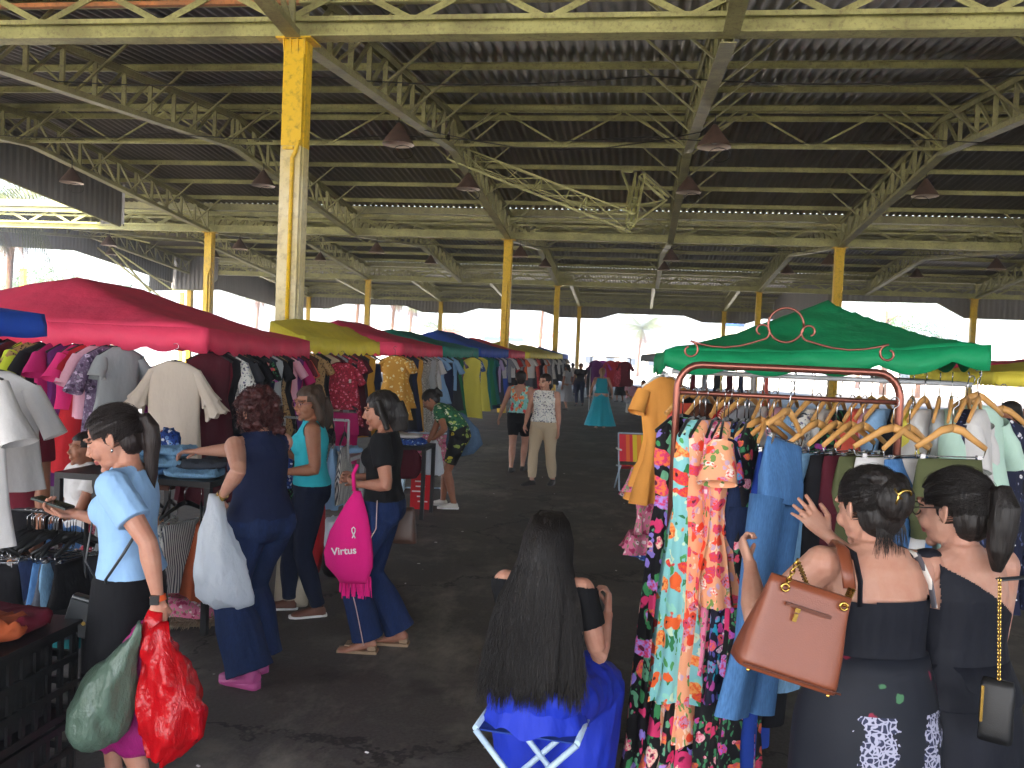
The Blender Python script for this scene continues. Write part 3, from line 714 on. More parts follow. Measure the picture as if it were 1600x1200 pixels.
stall(-6.2, -3.55, 42.4, 45.5, 2.0, 2.35, 'deep blue', BLU, "tiny dark blue canopied stall at the very end of the left row", rails=[((-3.62, 42.5, 1.93), (-3.62, 45.4, 1.93))], seed=10, val=.22)
# the green stall on the right
stall(.14, 1.63, 4.3, 6.3, 2.0, 2.29, 'green', GRN, "clothes stall under a bright green canopy behind the bronze clothes rack", rails=[((.18, 4.42, 1.85), (1.6, 4.42, 1.85)), ((.16, 4.5, 1.83), (.16, 6.2, 1.83)), ((1.6, 4.5, 1.85), (1.6, 6.2, 1.85))], corner=(-.045, .04, .04, -.045), val=.12, scal=.33, amp=.05, seed=12, ins=.5, ridgeoff=.14)
stall(3.66, 6.6, 9.5, 12.3, 1.93, 2.15, 'yellow', YEL, "stall with a yellow canopy at the right edge of the photo", rails=[((3.7, 9.62, 1.8), (6.5, 9.62, 1.8))], seed=14, val=.14, scal=.12, amp=.02)
stall(4.7, 7.8, 12.6, 15.4, 2.05, 2.2, 'red', RED, "red canopied stall peeping out above the yellow one at the right edge", seed=15, val=.21)
stall(.9, 3.6, 22.5, 27, 1.95, 2.15, 'red', '#c03a3a', "low red canopied stall far away, left of the green canopy", rails=[((1.0, 22.6, 1.85), (3.5, 22.6, 1.85))], seed=16, val=.2)
stall(.2, 4.6, 30, 38, 2.1, 2.45, 'grey', '#a2a4a8', "far stall with a grey canopy behind the low red one", rails=[((.3, 30.1, 1.9), (4.5, 30.1, 1.9))], seed=17, val=.25)

# ---------------------------------------------------------------- clothes on the stalls
G1 = "clothes on the front rail of the big red stall"
rail_clothes((-5.55, 6.36, 1.96), (-4.0, 6.32, 1.95), [('blouse', 'lavender', .7), ('tunic', 'red', .8), ('blouse', 'white floral', .6), ('dress', 'maroon', 1.2), ('blouse', 'sky blue', .6), ('trousers', 'charcoal', 1.1), ('tunic', 'burgundy', .9),
    ('tee', 'lime', .6), ('blouse', 'leopard print', .62), ('dress', 'black', 1.0), ('tee', 'magenta', .65), ('gown', 'purple', 1.2), ('tee', 'hot pink', .62), ('dress', 'red', 1.1), ('blouse', 'pale pink', .68), ('tunic', 'purple floral', .95), ('tee', 'silver', .62)],
    "under the red canopy", G1, jit=.3, seed=11, yaw0=1.25)
hang('frilled tunic', 'cream', (-3.5, 6.2, 1.86), .12, 1.02, 'black', "long cream tunic with frilled sleeves hung facing the viewer under red canopy", G1, 5, 34, 1.05)
rail_clothes((-3.95, 6.75, 1.6), (-5.6, 6.75, 1.6), [('dress', c, .95) for c in ('violet', 'maroon', 'green floral', 'red', 'purple', 'hot pink', 'navy', 'black floral', 'coral', 'black')], "on the lower rail inside red stall", "clothes on the lower rail of the red stall", jit=.5, seed=12, yaw0=1.0)
G2 = "clothes on the aisle rail of the big red stall"
rail_clothes((-3.4, 6.5, 1.93), (-3.68, 9.05, 1.93), [('gown', 'burgundy', 1.3), ('gown', 'maroon', 1.3), ('gown', 'black', 1.2), ('blouse', 'white floral', .65), ('dress', 'charcoal', 1.2), ('gown', 'leopard print', .9), ('trousers', 'navy', 1.2), ('dress', 'black', 1.3), ('gown', 'charcoal', 1.25), ('trousers', 'black', 1.15), ('dress', 'black floral', 1.2), ('gown', 'navy', 1.3), ('vest', 'silver', .6), ('dress', 'black', 1.2), ('gown', 'leopard print', 1.0),
    ('gown', 'black', 1.3), ('gown', 'coral', 1.1), ('tee', 'pale pink', .6), ('gown', 'violet', 1.3), ('gown', 'purple', 1.3), ('tunic', 'magenta', 1.3), ('dress', 'maroon', 1.1), ('tee', 'coral', .7)], "on the red stall's aisle rail", G2, jit=.4, seed=13)
G3 = "clothes on the yellow stall"
rail_clothes((-3.75, 9.3, 1.93), (-3.77, 12.0, 1.93), [('gown', 'brown', 1.2), ('dress', 'leopard print', 1.0), ('gown', 'black', 1.2), ('shirt', 'beige', .8), ('dress', 'maroon', 1.2), ('gown', 'grey', 1.2), ('trousers', 'black', 1.1), ('dress', 'red floral', 1.1), ('dress', 'burgundy', 1.2), ('gown', 'charcoal', 1.2), ('gown', 'mustard', 1.3), ('trousers', 'navy', 1.1)],
    "below the yellow canopy", G3, jit=.4, seed=14)
hang('tee', 'red floral', (-3.5, 10.0, 1.84), .15, .68, 'black', "dark pink lace T-shirt displayed facing the viewer under the yellow canopy", G3, 7)
hang('trousers', 'magenta', (-3.46, 9.95, 1.36), .15, .85, 'black', "bright pink trousers hung below the dark pink lace T-shirt", G3, 8)
G4 = "clothes on the smaller red stall"
rail_clothes((-3.6, 12.5, 1.93), (-3.62, 15.5, 1.93), [('dress', 'mustard floral', 1.1), ('dress', 'mustard floral', .9), ('gown', 'black', 1.3), ('gown', 'navy', 1.3), ('gown', 'mustard', 1.5), ('trousers', 'zebra print', 1.2), ('gown', 'zebra print', 1.4), ('vest', 'silver', .8), ('gown', 'zebra print', 1.5), ('blouse', 'white', .7), ('dress', 'sky blue', 1.0)],
    "on smaller red stall", G4, jit=.35, seed=15)
G5 = "clothes on the teal stall"
rail_clothes((-3.6, 15.9, 1.93), (-3.62, 19.2, 1.93), [('trousers', 'navy', 1.1), ('blouse', 'sky blue', .8), ('gown', 'charcoal', 1.2), ('gown', 'green', 1.3), ('dress', 'purple floral', 1.2), ('dress', 'red', 1.0), ('dress', 'olive', 1.2), ('dress', 'yellow', 1.3), ('gown', 'black', 1.3), ('dress', 'white floral', 1.4), ('blouse', 'blue floral', 1.0)],
    "beneath the teal canopy", G5, jit=.35, seed=16)
hang('gown', 'yellow', (-3.3, 17.3, 1.93), .3, 1.35, 'black', "long yellow dress sticking out from the teal stall towards the aisle", G5, 17)
G6 = "clothes on the bright blue stall"
rail_clothes((-3.6, 19.6, 1.93), (-3.62, 23.9, 1.93), [('gown', 'yellow', 1.4), ('gown', 'teal', 1.4), ('gown', 'green', 1.3), ('dress', 'teal', 1.3), ('gown', 'navy', 1.4), ('blouse', 'lavender', 1.0), ('dress', 'charcoal', 1.3), ('vest', 'white', .7), ('gown', 'royal blue', 1.2), ('blouse', 'grey', .8)],
    "beneath bright blue canopy", G6, jit=.3, seed=17, n=18)
rail_clothes((-3.6, 24.3, 1.93), (-3.62, 27.5, 1.93), [('blouse', 'white', .7), ('gown', 'black', 1.2), ('tee', 'red', .8), ('gown', 'olive', 1.2), ('tee', 'grey', .8), ('gown', 'maroon', 1.3), ('tee', 'orange', .8)], "on the far red stall", "clothes on the far red stall", jit=.3, seed=18, n=16)
rail_clothes((-3.6, 29.0, 1.93), (-3.62, 34.4, 1.93), [('tee', 'white', .8), ('gown', 'charcoal', 1.2), ('tee', 'coral', .8), ('gown', 'red', 1.3), ('tee', 'black', .8), ('gown', 'navy', 1.2), ('dress', 'white', .9), ('tee', 'orange', .8), ('dress', 'white', 1.1)], "on the far yellow stall", "clothes on the far yellow stall", jit=.3, seed=19, n=14)
rail_clothes((-3.6, 35.0, 1.93), (-3.62, 44.9, 1.93), [('gown', 'grey', 1.3), ('dress', 'white', 1.0), ('gown', 'black', 1.3), ('tee', 'white', .8), ('gown', 'charcoal', 1.2), ('dress', 'silver', 1.1), ('gown', 'navy', 1.2), ('dress', 'beige', 1.0)], "at the row's far end", "clothes at the far end of the left row", jit=.3, seed=20, n=14)
# far right-hand stalls
rail_clothes((1.0, 22.4, 1.82), (3.4, 22.4, 1.82), [('gown', c, 1.0) for c in ('charcoal', 'maroon', 'grey', 'black', 'burgundy', 'navy', 'white', 'coral')], "on the low red stall", "clothes on the low red stall", jit=.4, seed=21, n=14)
fr = empty("clothes_rack", (-1.6, 31, 0), 0, "far free standing rack of purple and red clothes beyond the turquoise dressed woman", "clothes rack")
for x in (0, 1.4): MB().tube([(x, 0, .01), (x, 0, 1.95)], .02, 8).build("post", M_pipe, fr)
MB().tube([(0, 0, 1.95), (1.4, 0, 1.95)], .02, 8).build("rail", M_pipe, fr)
rail_clothes((-1.55, 31, 1.95), (-.25, 31, 1.95), [('tunic', 'purple', .9), ('tunic', 'violet', .9), ('tunic', 'red', 1.0), ('tunic', 'red floral', 1.0), ('tunic', 'maroon', 1.0)], "on the far rack", "clothes on the far free standing rack", jit=.1, seed=22, n=14, yaw0=0)
# near left: blue stall
hang('tunic', 'white', tuple(at(-12, 540, 3.9)), .25, .72, 'black', "white T-shirt on a black hanger jutting out beneath the blue canopy", "white tops on the blue stall", 31, 36, 1.12)
hang('tunic', 'white', tuple(at(-78, 525, 3.45)), .35, .95, 'black', "long white loose tunic nearest the viewer at the left edge", "white tops on the blue stall", 32, 40, 1.15)
# green stall
GG = "clothes on wooden hangers under the green canopy"
rail_clothes((.24, 4.42, 1.86), (1.04, 4.42, 1.86), [('vest', 'coral', .6, 'wood'), ('blouse', 'brown', .7, 'wood'), ('tee', 'red', .6, 'wood'), ('shirt', 'red striped', .7, 'wood'), ('blouse', 'grey', .6, 'wood'), ('blouse', 'white', .7, 'wood'), ('blouse', 'pale pink', .7, 'wood'), ('tee', 'sky blue', .65, 'wood'), ('blouse', 'white floral', .7, 'wood'), ('vest', 'white', .7, 'wood'), ('blouse', 'black floral', .6, 'wood')],
    "left under green canopy", GG, 'wood', jit=.25, seed=41, yaw0=1.15)
rail_clothes((1.05, 4.42, 1.87), (1.66, 4.40, 1.9), [('tee', 'coral', .7, 'wood'), ('shirt', 'pale pink', .7, 'wood'), ('shirt', 'sky blue', .7, 'wood'), ('blouse', 'black', .7, 'wood'), ('blouse', 'yellow', .55, 'wood'), ('blouse', 'white', .6, 'wood'), ('vest', 'silver', .7, 'wood'), ('blouse', 'mint', 1.0, 'wood'), ('blouse', 'navy white print', .7, 'wood'), ('tee', 'white', .6, 'wood')],
    "right under green canopy", GG, 'wood', jit=.25, seed=42, yaw0=1.2)
rail_clothes((1.67, 4.45, 1.93), (1.78, 5.0, 1.86), [('blouse', 'mint', .55, 'wood'), ('shirt', 'white floral', 1.0, 'wood')], "on the green stall's right side", GG, 'wood', jit=.1, seed=43, yaw0=.6)
hang('dress', 'navy white print', (1.93, 4.9, 1.84), .35, 1.15, 'wood', "navy dress with white line print at the right corner of the green stall", GG, 44, 34, .95)
hang('dress', 'mustard', (.17, 5.2, 1.93), .35, .86, 'white', "plain orange short dress hung at the left corner of the green stall", GG, 45, 34, .72).data.materials[0] = cloth("orange crepe", hx('#e9a04e'))
hang('dress', 'blue floral', (.25, 5.5, 1.45), .6, .78, 'black', "blue floral dress showing below the plain orange short dress", GG, 46)
hang('dress', 'pink floral', (.16, 5.35, 1.45), .8, .7, 'black', "pink floral dress beside the blue one below the orange dress", GG, 47)
hang('vest', 'black', (.27, 4.5, 1.84), 1.3, .45, 'black', "black top seen edge on between the orange dress and the bronze post", GG, 48)
# ---------------------------------------------------------------- bronze rack
YK = 3.9
rk = empty("clothes_rack", (.186, YK, 0), 0, "bronze scrollwork clothes rack full of dresses and jeans in the right foreground", "clothes rack")
def K(px, py, Y=YK): return at(px, py, Y)-Vector((.186, YK, 0))
wk = .94
mb = MB(); arc = [(0, 0, .006), (0, 0, 1.78)]+[(.1-.1*math.cos(a), 0, 1.78+.11*math.sin(a)) for a in np.linspace(.2, math.pi/2, 6)]+[(wk-.1+.1*math.sin(a), 0, 1.78+.11*math.cos(a)) for a in np.linspace(0, math.pi/2-.2, 6)]+[(wk, 0, 1.78), (wk, 0, .006)]
mb.tube(arc, .0165, 10); mb.build("frame", M_bronze, rk)
MB().tube([(.0, 0, 1.765), (wk, 0, 1.765)], .011, 8).build("rail", M_bronze, rk)
for x in (0, wk):
    MB().tube([(x, -.001, .16), (x, -.16, .1), (x, -.3, .03), (x, -.32, .02)], .014, 8).build("foot", M_bronze, rk)
    MB().tube([(x, .001, .16), (x, .16, .1), (x, .3, .03), (x, .32, .02)], .014, 8).build("foot", M_bronze, rk)
def spiral(c, r, a0, turns, n=22):
    return [(c[0]+r*(1-.6*i/n)*math.cos(a0+turns*2*math.pi*i/n), 0, c[2]+r*(1-.6*i/n)*math.sin(a0+turns*2*math.pi*i/n)) for i in range(n+1)]
mb = MB(); c = K(1228, 508); mb.tube([(c.x+.075*math.cos(a), 0, c.z+.075*math.sin(a)) for a in np.linspace(0, 2*math.pi, 33)], .006, 6)
for s, P in ((-1, [(1190, 517), (1078, 547)]), (1, [(1265, 519), (1388, 553)])):
    a, b = K(*P[0]), K(*P[1]); r1 = .04
    sp = spiral((a.x, 0, a.z), r1, -math.pi/2, -s*.95)[::-1]; sp2 = spiral((b.x, 0, b.z), r1, math.pi/2, s*.95)
    mid = [Vector(sp[-1]).lerp(Vector(sp2[0]), t)-Vector((0, 0, .03*math.sin(math.pi*t))) for t in (.15, .3, .5, .7, .85)]
    mb.tube(sp+[tuple(q) for q in mid]+sp2, .0055, 6)
mb.build("scrollwork", M_bronze, rk)
GK = "clothes on the bronze rack"
zk = 1.775
def hk_(kind, fab, x, L, rz, label, seed, hk='velvet', wide=1., z=zk, n=36, tilt=0, dy=0): return hang(kind, fab, (.19+x, YK+dy, z), rz, L, hk, label, GK, seed, n, wide, tilt)
hk_('gown', 'black tropical', .1, 1.72, 1.2, "black maxi dress with large tropical flowers, longest on the bronze rack", 51, wide=1.05, dy=.03)
hk_('gown', 'turquoise floral', .07, 1.34, 1.0, "turquoise dress with orange poppies nearest the bronze rack's left post", 52, wide=.62, dy=-.06)
hk_('gown', 'peach floral', .12, 1.5, 1.1, "peach and pink floral dress behind the turquoise poppy dress", 53, wide=.8, dy=-.03)
hk_('dress', 'peach floral', .2, .9, 1.4, "short peach floral blouse dress beside the navy floral dress", 54, wide=.85, dy=-.05)
hk_('gown', 'black tropical', .03, 1.74, .6, "black maxi dress with tropical flowers spreading left of the bronze post", 50, wide=.75, dy=.1)
hk_('gown', 'pink floral', .17, 1.2, 1.2, "pink floral gown squeezed between the peach and the navy floral dresses", 68, wide=.7, dy=-.02)
hk_('gown', 'black floral', .22, 1.62, 1.0, "long black gown with small flowers just right of the peach floral one", 69, wide=.75, dy=-.03)
hk_('gown', 'black tropical', .29, 1.68, 1.1, "tropical flowered black gown beside the dark denim trousers", 70, wide=.7, dy=-.02)
hk_('dress', 'navy floral', .26, 1.3, 1.2, "navy dress with pink and turquoise flowers on the bronze rack", 55, wide=.9)
hk_('gown', 'black floral', .31, 1.62, 1.3, "long black dress with small coral flowers beside the dark jeans", 56, wide=.9)
hk_('trousers', 'dark denim', .36, 1.3, .8, "dark denim trousers hung just left of the pale blue jeans", 57, 'wood')
hk_('trousers', 'black', .42, 1.5, .8, "long black trousers hung behind the pale blue jeans", 58, 'wood', dy=.03)
hk_('trousers', 'royal blue', .40, 1.62, 1.25, "bright blue trousers whose hem shows below the pale blue jeans", 59, 'wood', dy=.05)
hk_('jeans', 'light denim', .6, 1.25, .8, "pale blue jeans hanging just right of the jeans being held", 61, 'wood')
hk_('trousers', 'black', .68, 1.2, .8, "black trousers between the pale jeans and the burgundy ones", 62, 'wood')
hk_('trousers', 'burgundy', .74, 1.2, .8, "burgundy trousers between the black and the olive ones", 63, 'wood')
hk_('trousers', 'olive', .79, 1.2, .8, "olive green trousers beside the burgundy ones on the rack", 64, 'wood')
hk_('trousers', 'white', .9, 1.0, .35, "white trousers facing the viewer above the woman with the hair clip", 65, 'wood', wide=.9, dy=-.05)
hk_('jeans', 'blue denim', .98, 1.2, .8, "blue jeans at the bronze rack's right post", 66, 'wood')
hk_('shorts', 'olive', 1.12, .5, .3, "olive shorts on a pale wooden hanger right of the bronze rack", 67, 'wood', dy=-.1, wide=.8, z=1.79)
# ================================================================ people
def remesh(mb, voxel, smooth=4, cut=None, matfn=None, disp=None, fac=.5):
    """one continuous surface round everything in mb"""
    me = bpy.data.meshes.new("tmp"); me.from_pydata([tuple(v) for v in mb.v], [], mb.f); me.update()
    o = bpy.data.objects.new("tmp", me); sc.collection.objects.link(o)
    a = o.modifiers.new('r', 'REMESH'); a.mode = 'VOXEL'; a.voxel_size = voxel; a.use_smooth_shade = True
    if smooth: b = o.modifiers.new('s', 'SMOOTH'); b.factor = fac; b.iterations = smooth
    dg = bpy.context.evaluated_depsgraph_get(); m2 = bpy.data.meshes.new_from_object(o.evaluated_get(dg))
    bpy.data.objects.remove(o); bpy.data.meshes.remove(me)
    n = len(m2.vertices); co = np.empty(n*3); m2.vertices.foreach_get('co', co); co = co.reshape(-1, 3)
    if disp is not None:
        nr = np.empty(n*3); m2.vertices.foreach_get('normal', nr); nr = nr.reshape(-1, 3)
        co = co+nr*disp(co)[:, None]
    polys = np.array([tuple(p.vertices) if len(p.vertices) == 4 else tuple(p.vertices)+(p.vertices[0],) for p in m2.polygons]) if len(m2.polygons) else np.zeros((0, 4), int)
    cen = co[polys].mean(1) if len(polys) else np.zeros((0, 3))
    out = MB()
    if cut is not None and len(polys):
        keep = ~cut(cen); polys = polys[keep]; cen = cen[keep]
    used = np.unique(polys); mp = -np.ones(n, int); mp[used] = np.arange(len(used)); co2 = co[used]; polys = mp[polys]
    out.v = [tuple(x) for x in co2.tolist()]; out.f = [tuple(dict.fromkeys(f)) for f in polys.tolist()]
    out.mi = (matfn(cen).astype(int).tolist() if matfn is not None else [0]*len(polys)); out.sm = [True]*len(polys)
    bpy.data.meshes.remove(m2); return out
def ik(a, t, l1, l2, pole):
    a = Vector(a); t = Vector(t); d = t-a; L = min(d.length, (l1+l2)*.998); d.normalize(); t = a+d*L
    x = (l1*l1-l2*l2+L*L)/(2*L); h = math.sqrt(max(0, l1*l1-x*x)); p = Vector(pole); p = (p-d*p.dot(d)); p.normalize()
    return a+d*x+p*h, t
SK = {}
def skin(tone):
    if tone in SK: return SK[tone]
    c = hx(tone); m, t, p = newmat("skin "+tone, .5, .35)
    n = noise_t(t, coord(t), 11, 6, .7); n = type('o', (), {'outputs': [ramp(t, n.outputs[0], [(.35, (0, 0, 0)), (.68, (1, 1, 1))])]})
    t.links.new(mixc(t, n.outputs[0], c, (min(1, c[0]*.88), c[1]*.74, c[2]*.7, 1)), p.inputs['Base Color'])
    p.inputs['Subsurface Weight'].default_value = .12; p.inputs['Subsurface Radius'].default_value = (.02, .008, .004); p.inputs['Subsurface Scale'].default_value = .5
    bump(t, p, noise_t(t, coord(t), 120, 2).outputs[0], .06, .001)
    SK[tone] = m; return m
def hairmat(name, c, rough=.5, spec=.35):
    if name in _mats: return _mats[name]
    m, t, p = newmat(name, rough, spec)
    n = noise_t(t, coord(t, (1, 1, .07)), 160, 3, .6); n2 = noise_t(t, coord(t, (1, 1, .25)), 14, 3)
    c2 = tuple(min(1, x*1.8+.002) for x in c[:3])+(1,)
    a = mixc(t, ramp(t, n.outputs[0], [(.35, (0, 0, 0)), (.75, (1, 1, 1))]), c, c2); a = mixc(t, ramp(t, n2.outputs[0], [(.45, (0, 0, 0)), (.8, (.5, .5, .5))]), a, c2)
    t.links.new(a, p.inputs['Base Color']); bump(t, p, n.outputs[0], .7, .006)
    _mats[name] = m; return m
M_lip = plainm("lips", hx('#9a5350'), .45); M_eyew = plainm("eye white", hx('#a89c92'), .3); M_iris = plainm("dark iris", hx('#20140f'), .2); M_brow = plainm("eyebrow hair", hx('#4a3226'), .8); M_nail = plainm("pale nails", hx('#e3c6c0'), .25)
M_gold = plainm("gold metal", hx('#d8b25c'), .25, .5, 1.0)
def hand_mb(mb, wrist, d, nrm, curl=.5, side=1, spread=.12, s=1., thumb=.6):
    """palm and five fingers; d points from wrist to knuckles, nrm out of the palm, side +1: thumb towards d x nrm"""
    d = Vector(d).normalized(); nrm = Vector(nrm); nrm = (nrm-d*nrm.dot(d)).normalized(); ac = d.cross(nrm)*side; w_ = Vector(wrist)
    pl = .088*s
    rings = []
    for t, hw, ht in ((-.18, .022, .018), (0, .026, .017), (.35, .034, .016), (.75, .040, .0145), (1.0, .038, .011)):
        c = w_+d*(pl*t); rings.append([c+ac*(hw*s*math.cos(a))+nrm*(ht*s*math.sin(a)) for a in [2*math.pi*k/10 for k in range(10)]])
    mb.loft(rings)
    for i, (off, ln, r) in enumerate(((.028, .070, .0088), (.0095, .078, .009), (-.0095, .073, .0086), (-.027, .058, .0076))):
        base = w_+d*(pl*.93)+ac*(off*s); dd = (d+ac*(spread*(1.2-.8*i))).normalized(); pts = [base-d*.015*s]; p = base; ang = 0
        pts.append(p)
        cc = curl*(1+.12*(i-1.2))
        for j, f in enumerate((.45, .3, .25)):
            ang += cc*(.75 if j == 0 else 1.)
            q = dd*math.cos(ang)+nrm*math.sin(ang); p = p+q*(ln*f*s); pts.append(p)
        mb.tube(pts, [r*s*1.05, r*s*1.05, r*s, r*s*.92, r*s*.75], 7)
    tb = w_+d*(pl*.25)+ac*(.026*s); td = (d*.75+ac*(1.0-.35*curl)+nrm*(thumb*(.35+.6*curl))).normalized()
    t2 = (d*.95+ac*(.35-.5*curl)+nrm*(thumb*.5+.5*curl)).normalized()
    mb.tube([tb-td*.012*s, tb, tb+td*.034*s, tb+td*.034*s+t2*.03*s, tb+td*.034*s+t2*.052*s], [.013*s, .0135*s, .0115*s, .0102*s, .0075*s], 7)
class Human:
    def __init__(s, loc, face, h=1.62, g=1., tone='#c98f70', lean=0, side=0, twist=0, hy=0, hp=0, hr=0, handR=None, handL=None, poleR=(.3, -1, -.3), poleL=(-.3, -1, -.3),
                 footR=(.09, 0, 0), footL=(-.09, 0, 0), kneeR=(.05, 1, 0), kneeL=(-.05, 1, 0), pelvis=(0, 0, 0), ftR=.12, ftL=.12, voxel=.0055, label='', curlR=.45, curlL=.45, nR=None, nL=None, dR=None, dL=None,
                 facelift=1, group=None, bust=1., heel=0, sit=0, thR=.6, thL=.6, name='person', sprR=.1, sprL=.1, neck=1., hs=1.06):
        s.sc = h/1.62; s.g = g; s.lean, s.side, s.twist = lean, side, twist; s.vx = voxel; s.bust = bust; s.hs = hs
        s.root = empty(name, loc, face, label, "person", group); s.root.scale = (s.sc,)*3; s.M = Matrix.LocRotScale(Vector(loc), Quaternion((0, 0, 1), face), Vector((s.sc,)*3)); s.Mi = s.M.inverted()
        s.pel = Vector(pelvis); s.skin = skin(tone); s.face_on = facelift
        zs = np.linspace(.7, 1.5, 81); c = Vector((0, 0, .7)); s.cz = zs; s.cc = [c.copy()]
        for i in range(1, 81):
            q = s.fr(zs[i]); c = c+q@Vector((0, 0, zs[i]-zs[i-1])); s.cc.append(c.copy())
        s.sh = {}; s.J = {}
        for sd, nm in ((1, 'R'), (-1, 'L')):
            s.J['sh'+nm] = s.T(sd*.163*s.gw(), -.005, 1.335)
        s.J['neck'] = s.T(0, -.01, 1.385)
        qh = Quaternion((0, 0, 1), hy) @ Quaternion((1, 0, 0), -hp) @ Quaternion((0, 1, 0), hr); s.qh = qh.to_matrix()*hs
        s.hc = s.J['neck']+s.T(0, .012, 1.42, vec=1)*.6+Vector((0, 0, .035*neck))+s.qh@Vector((0, .018, .078))
        A1, A2 = .275, .235
        for nm, tg, pole, sd in (('R', handR, poleR, 1), ('L', handL, poleL, -1)):
            if tg is None: tg = s.J['sh'+nm]+Vector((sd*.09, .04, -.49))
            else: tg = Vector(tg)
            e, wv = ik(s.J['sh'+nm], tg, A1, A2, pole); s.J['el'+nm] = e; s.J['wr'+nm] = wv
        s.J['hipR'] = s.pel+Vector((.088*g, 0, .86)); s.J['hipL'] = s.pel+Vector((-.088*g, 0, .86))
        for nm, ft, kp, ty in (('R', footR, kneeR, ftR), ('L', footL, kneeL, ftL)):
            an = Vector(ft)+Vector((0, -.02, .075+heel)); k, an2 = ik(s.J['hip'+nm], an, .405, .4, kp); s.J['kn'+nm] = k; s.J['an'+nm] = an2
        s.ft = {'R': ftR*-1, 'L': ftL}; s.hand = {'R': (curlR, nR, dR, thR, sprR), 'L': (curlL, nL, dL, thL, sprL)}; s.heel = heel; s.sit = sit
    def gw(s): return 1+(s.g-1)*.55
    def L(s, P): return s.Mi @ Vector(P)       # world to local
    def fr(s, z):
        t = max(0, min(1, (z-.93)/.27)); t = t*t*(3-2*t)
        return (Quaternion((0, 0, 1), s.twist*t) @ Quaternion((0, 1, 0), s.side*t) @ Quaternion((1, 0, 0), -s.lean*t)).to_matrix()
    def T(s, x, y, z, vec=0):
        q = s.fr(z)
        if vec: return q@Vector((x, y, .02))
        i = min(79, max(0, (z-.7)/.01)); k = int(i); c = s.cc[k].lerp(s.cc[min(80, k+1)], i-k)
        return s.pel+c+q@Vector((x, y, 0))
    def torso(s, mb, inf=0, z0=.8, z1=1.41, n=24):
        P = [(.79, .06, .05, 0), (.82, .135, .085, -.005), (.86, .17, .108, -.01), (.91, .18, .116, -.014), (.96, .172, .11, -.01), (1.0, .155, .1, -.004), (1.05, .136, .09, 0), (1.1, .13, .087, .003), (1.15, .135, .09, .003),
             (1.2, .145, .096, .002), (1.25, .15, .098, 0), (1.3, .15, .09, -.004), (1.335, .142, .075, -.008), (1.365, .11, .06, -.01), (1.39, .065, .052, -.01), (1.415, .05, .05, -.008)]
        zs = sorted({z for z in [p[0] for p in P] if z0 < z < z1} | {z0, z1}); rings = []
        for z in zs:
            a = interp([(p[0], p[1]) for p in P], z); b = interp([(p[0], p[2]) for p in P], z); y = interp([(p[0], p[3]) for p in P], z)
            gg = s.g if z < 1.2 else s.gw(); gd = 1+(s.g-1)*1.2 if z < 1.28 else s.gw()
            a = a*gg+inf; b = b*gd+inf
            rings.append([s.T((abs(math.cos(u))**.85)*(1 if math.cos(u) > 0 else -1)*a, y+(abs(math.sin(u))**.85)*(1 if math.sin(u) > 0 else -1)*b, z) for u in [2*math.pi*k/n for k in range(n)]])
        mb.loft(rings)
        if z1 > 1.25 and z0 < 1.2:
            q = s.fr(1.23)
            for sd in (1, -1): mb.ball(s.T(sd*.068*s.gw(), .07*s.gw(), 1.225), ((.062+inf)*s.bust, (.052+inf)*s.bust, (.06+inf)*s.bust), 12, 8, q)
        if z0 < .88 and not s.sit:
            for sd in (1, -1): mb.ball(s.T(sd*.075*s.g, -.06*s.g, .895), (.085*s.g+inf, .068*s.g+inf, .095+inf), 12, 8)
        if z1 > 1.35:
            for nm in 'RL':
                mb.tube([s.T(0, -.012, 1.375), s.J['sh'+nm].lerp(s.T(0, -.012, 1.37), .4), s.J['sh'+nm]], [.045+inf, .044+inf, .048*s.gw()+inf], 10)
    def shoulders(s, mb, inf=0):
        for nm in 'RL': mb.ball(s.J['sh'+nm], .054*s.gw()+inf, 12, 8)
    def arm(s, mb, nm, inf=0, t0=0, t1=2, flare=0):
        """t: 0 shoulder, 1 elbow, 2 wrist"""
        S, E, W_ = s.J['sh'+nm], s.J['el'+nm], s.J['wr'+nm]; gw = s.gw(); prof = [(0, .053*gw), (.3, .050*gw), (.6, .044*gw), (.9, .038*gw), (1, .037*gw), (1.25, .040*gw), (1.6, .031*gw), (1.85, .024), (2, .0225)]
        ts = sorted({q[0] for q in prof if t0 < q[0] < t1} | {t0, t1})
        P = lambda t: S.lerp(E, t) if t <= 1 else E.lerp(W_, t-1)
        mb.tube([P(t) for t in ts], [interp(prof, t)+inf+flare*((t-t0)/(t1-t0)) for t in ts], 12)
        if t0 <= 0: mb.ball(S, .052*gw+inf, 12, 8)
    def leg(s, mb, nm, inf=0, t1=2, flare=0, t0=0, kneeinf=0, flare0=1.):
        H, K_, A = s.J['hip'+nm], s.J['kn'+nm], s.J['an'+nm]; g = s.g; prof = [(0, .092*g), (.25, .088*g), (.6, .07*g), (.9, .056*g), (1, .054*g), (1.15, .052*g), (1.35, .055*g), (1.6, .046*g), (1.85, .036), (2, .034)]
        ts = sorted({q[0] for q in prof if t0 < q[0] < t1} | {t0, t1})
        P = lambda t: H.lerp(K_, t) if t <= 1 else K_.lerp(A, t-1)
        pts = [P(t) for t in ts]; rs = [interp(prof, t)+inf+(flare*max(0, (t-flare0)/(2-flare0)) if t > flare0 else 0)+kneeinf*max(0, 1-abs(t-1)) for t in ts]
        if t1 > 2: pass
        mb.tube(pts, rs, 16)
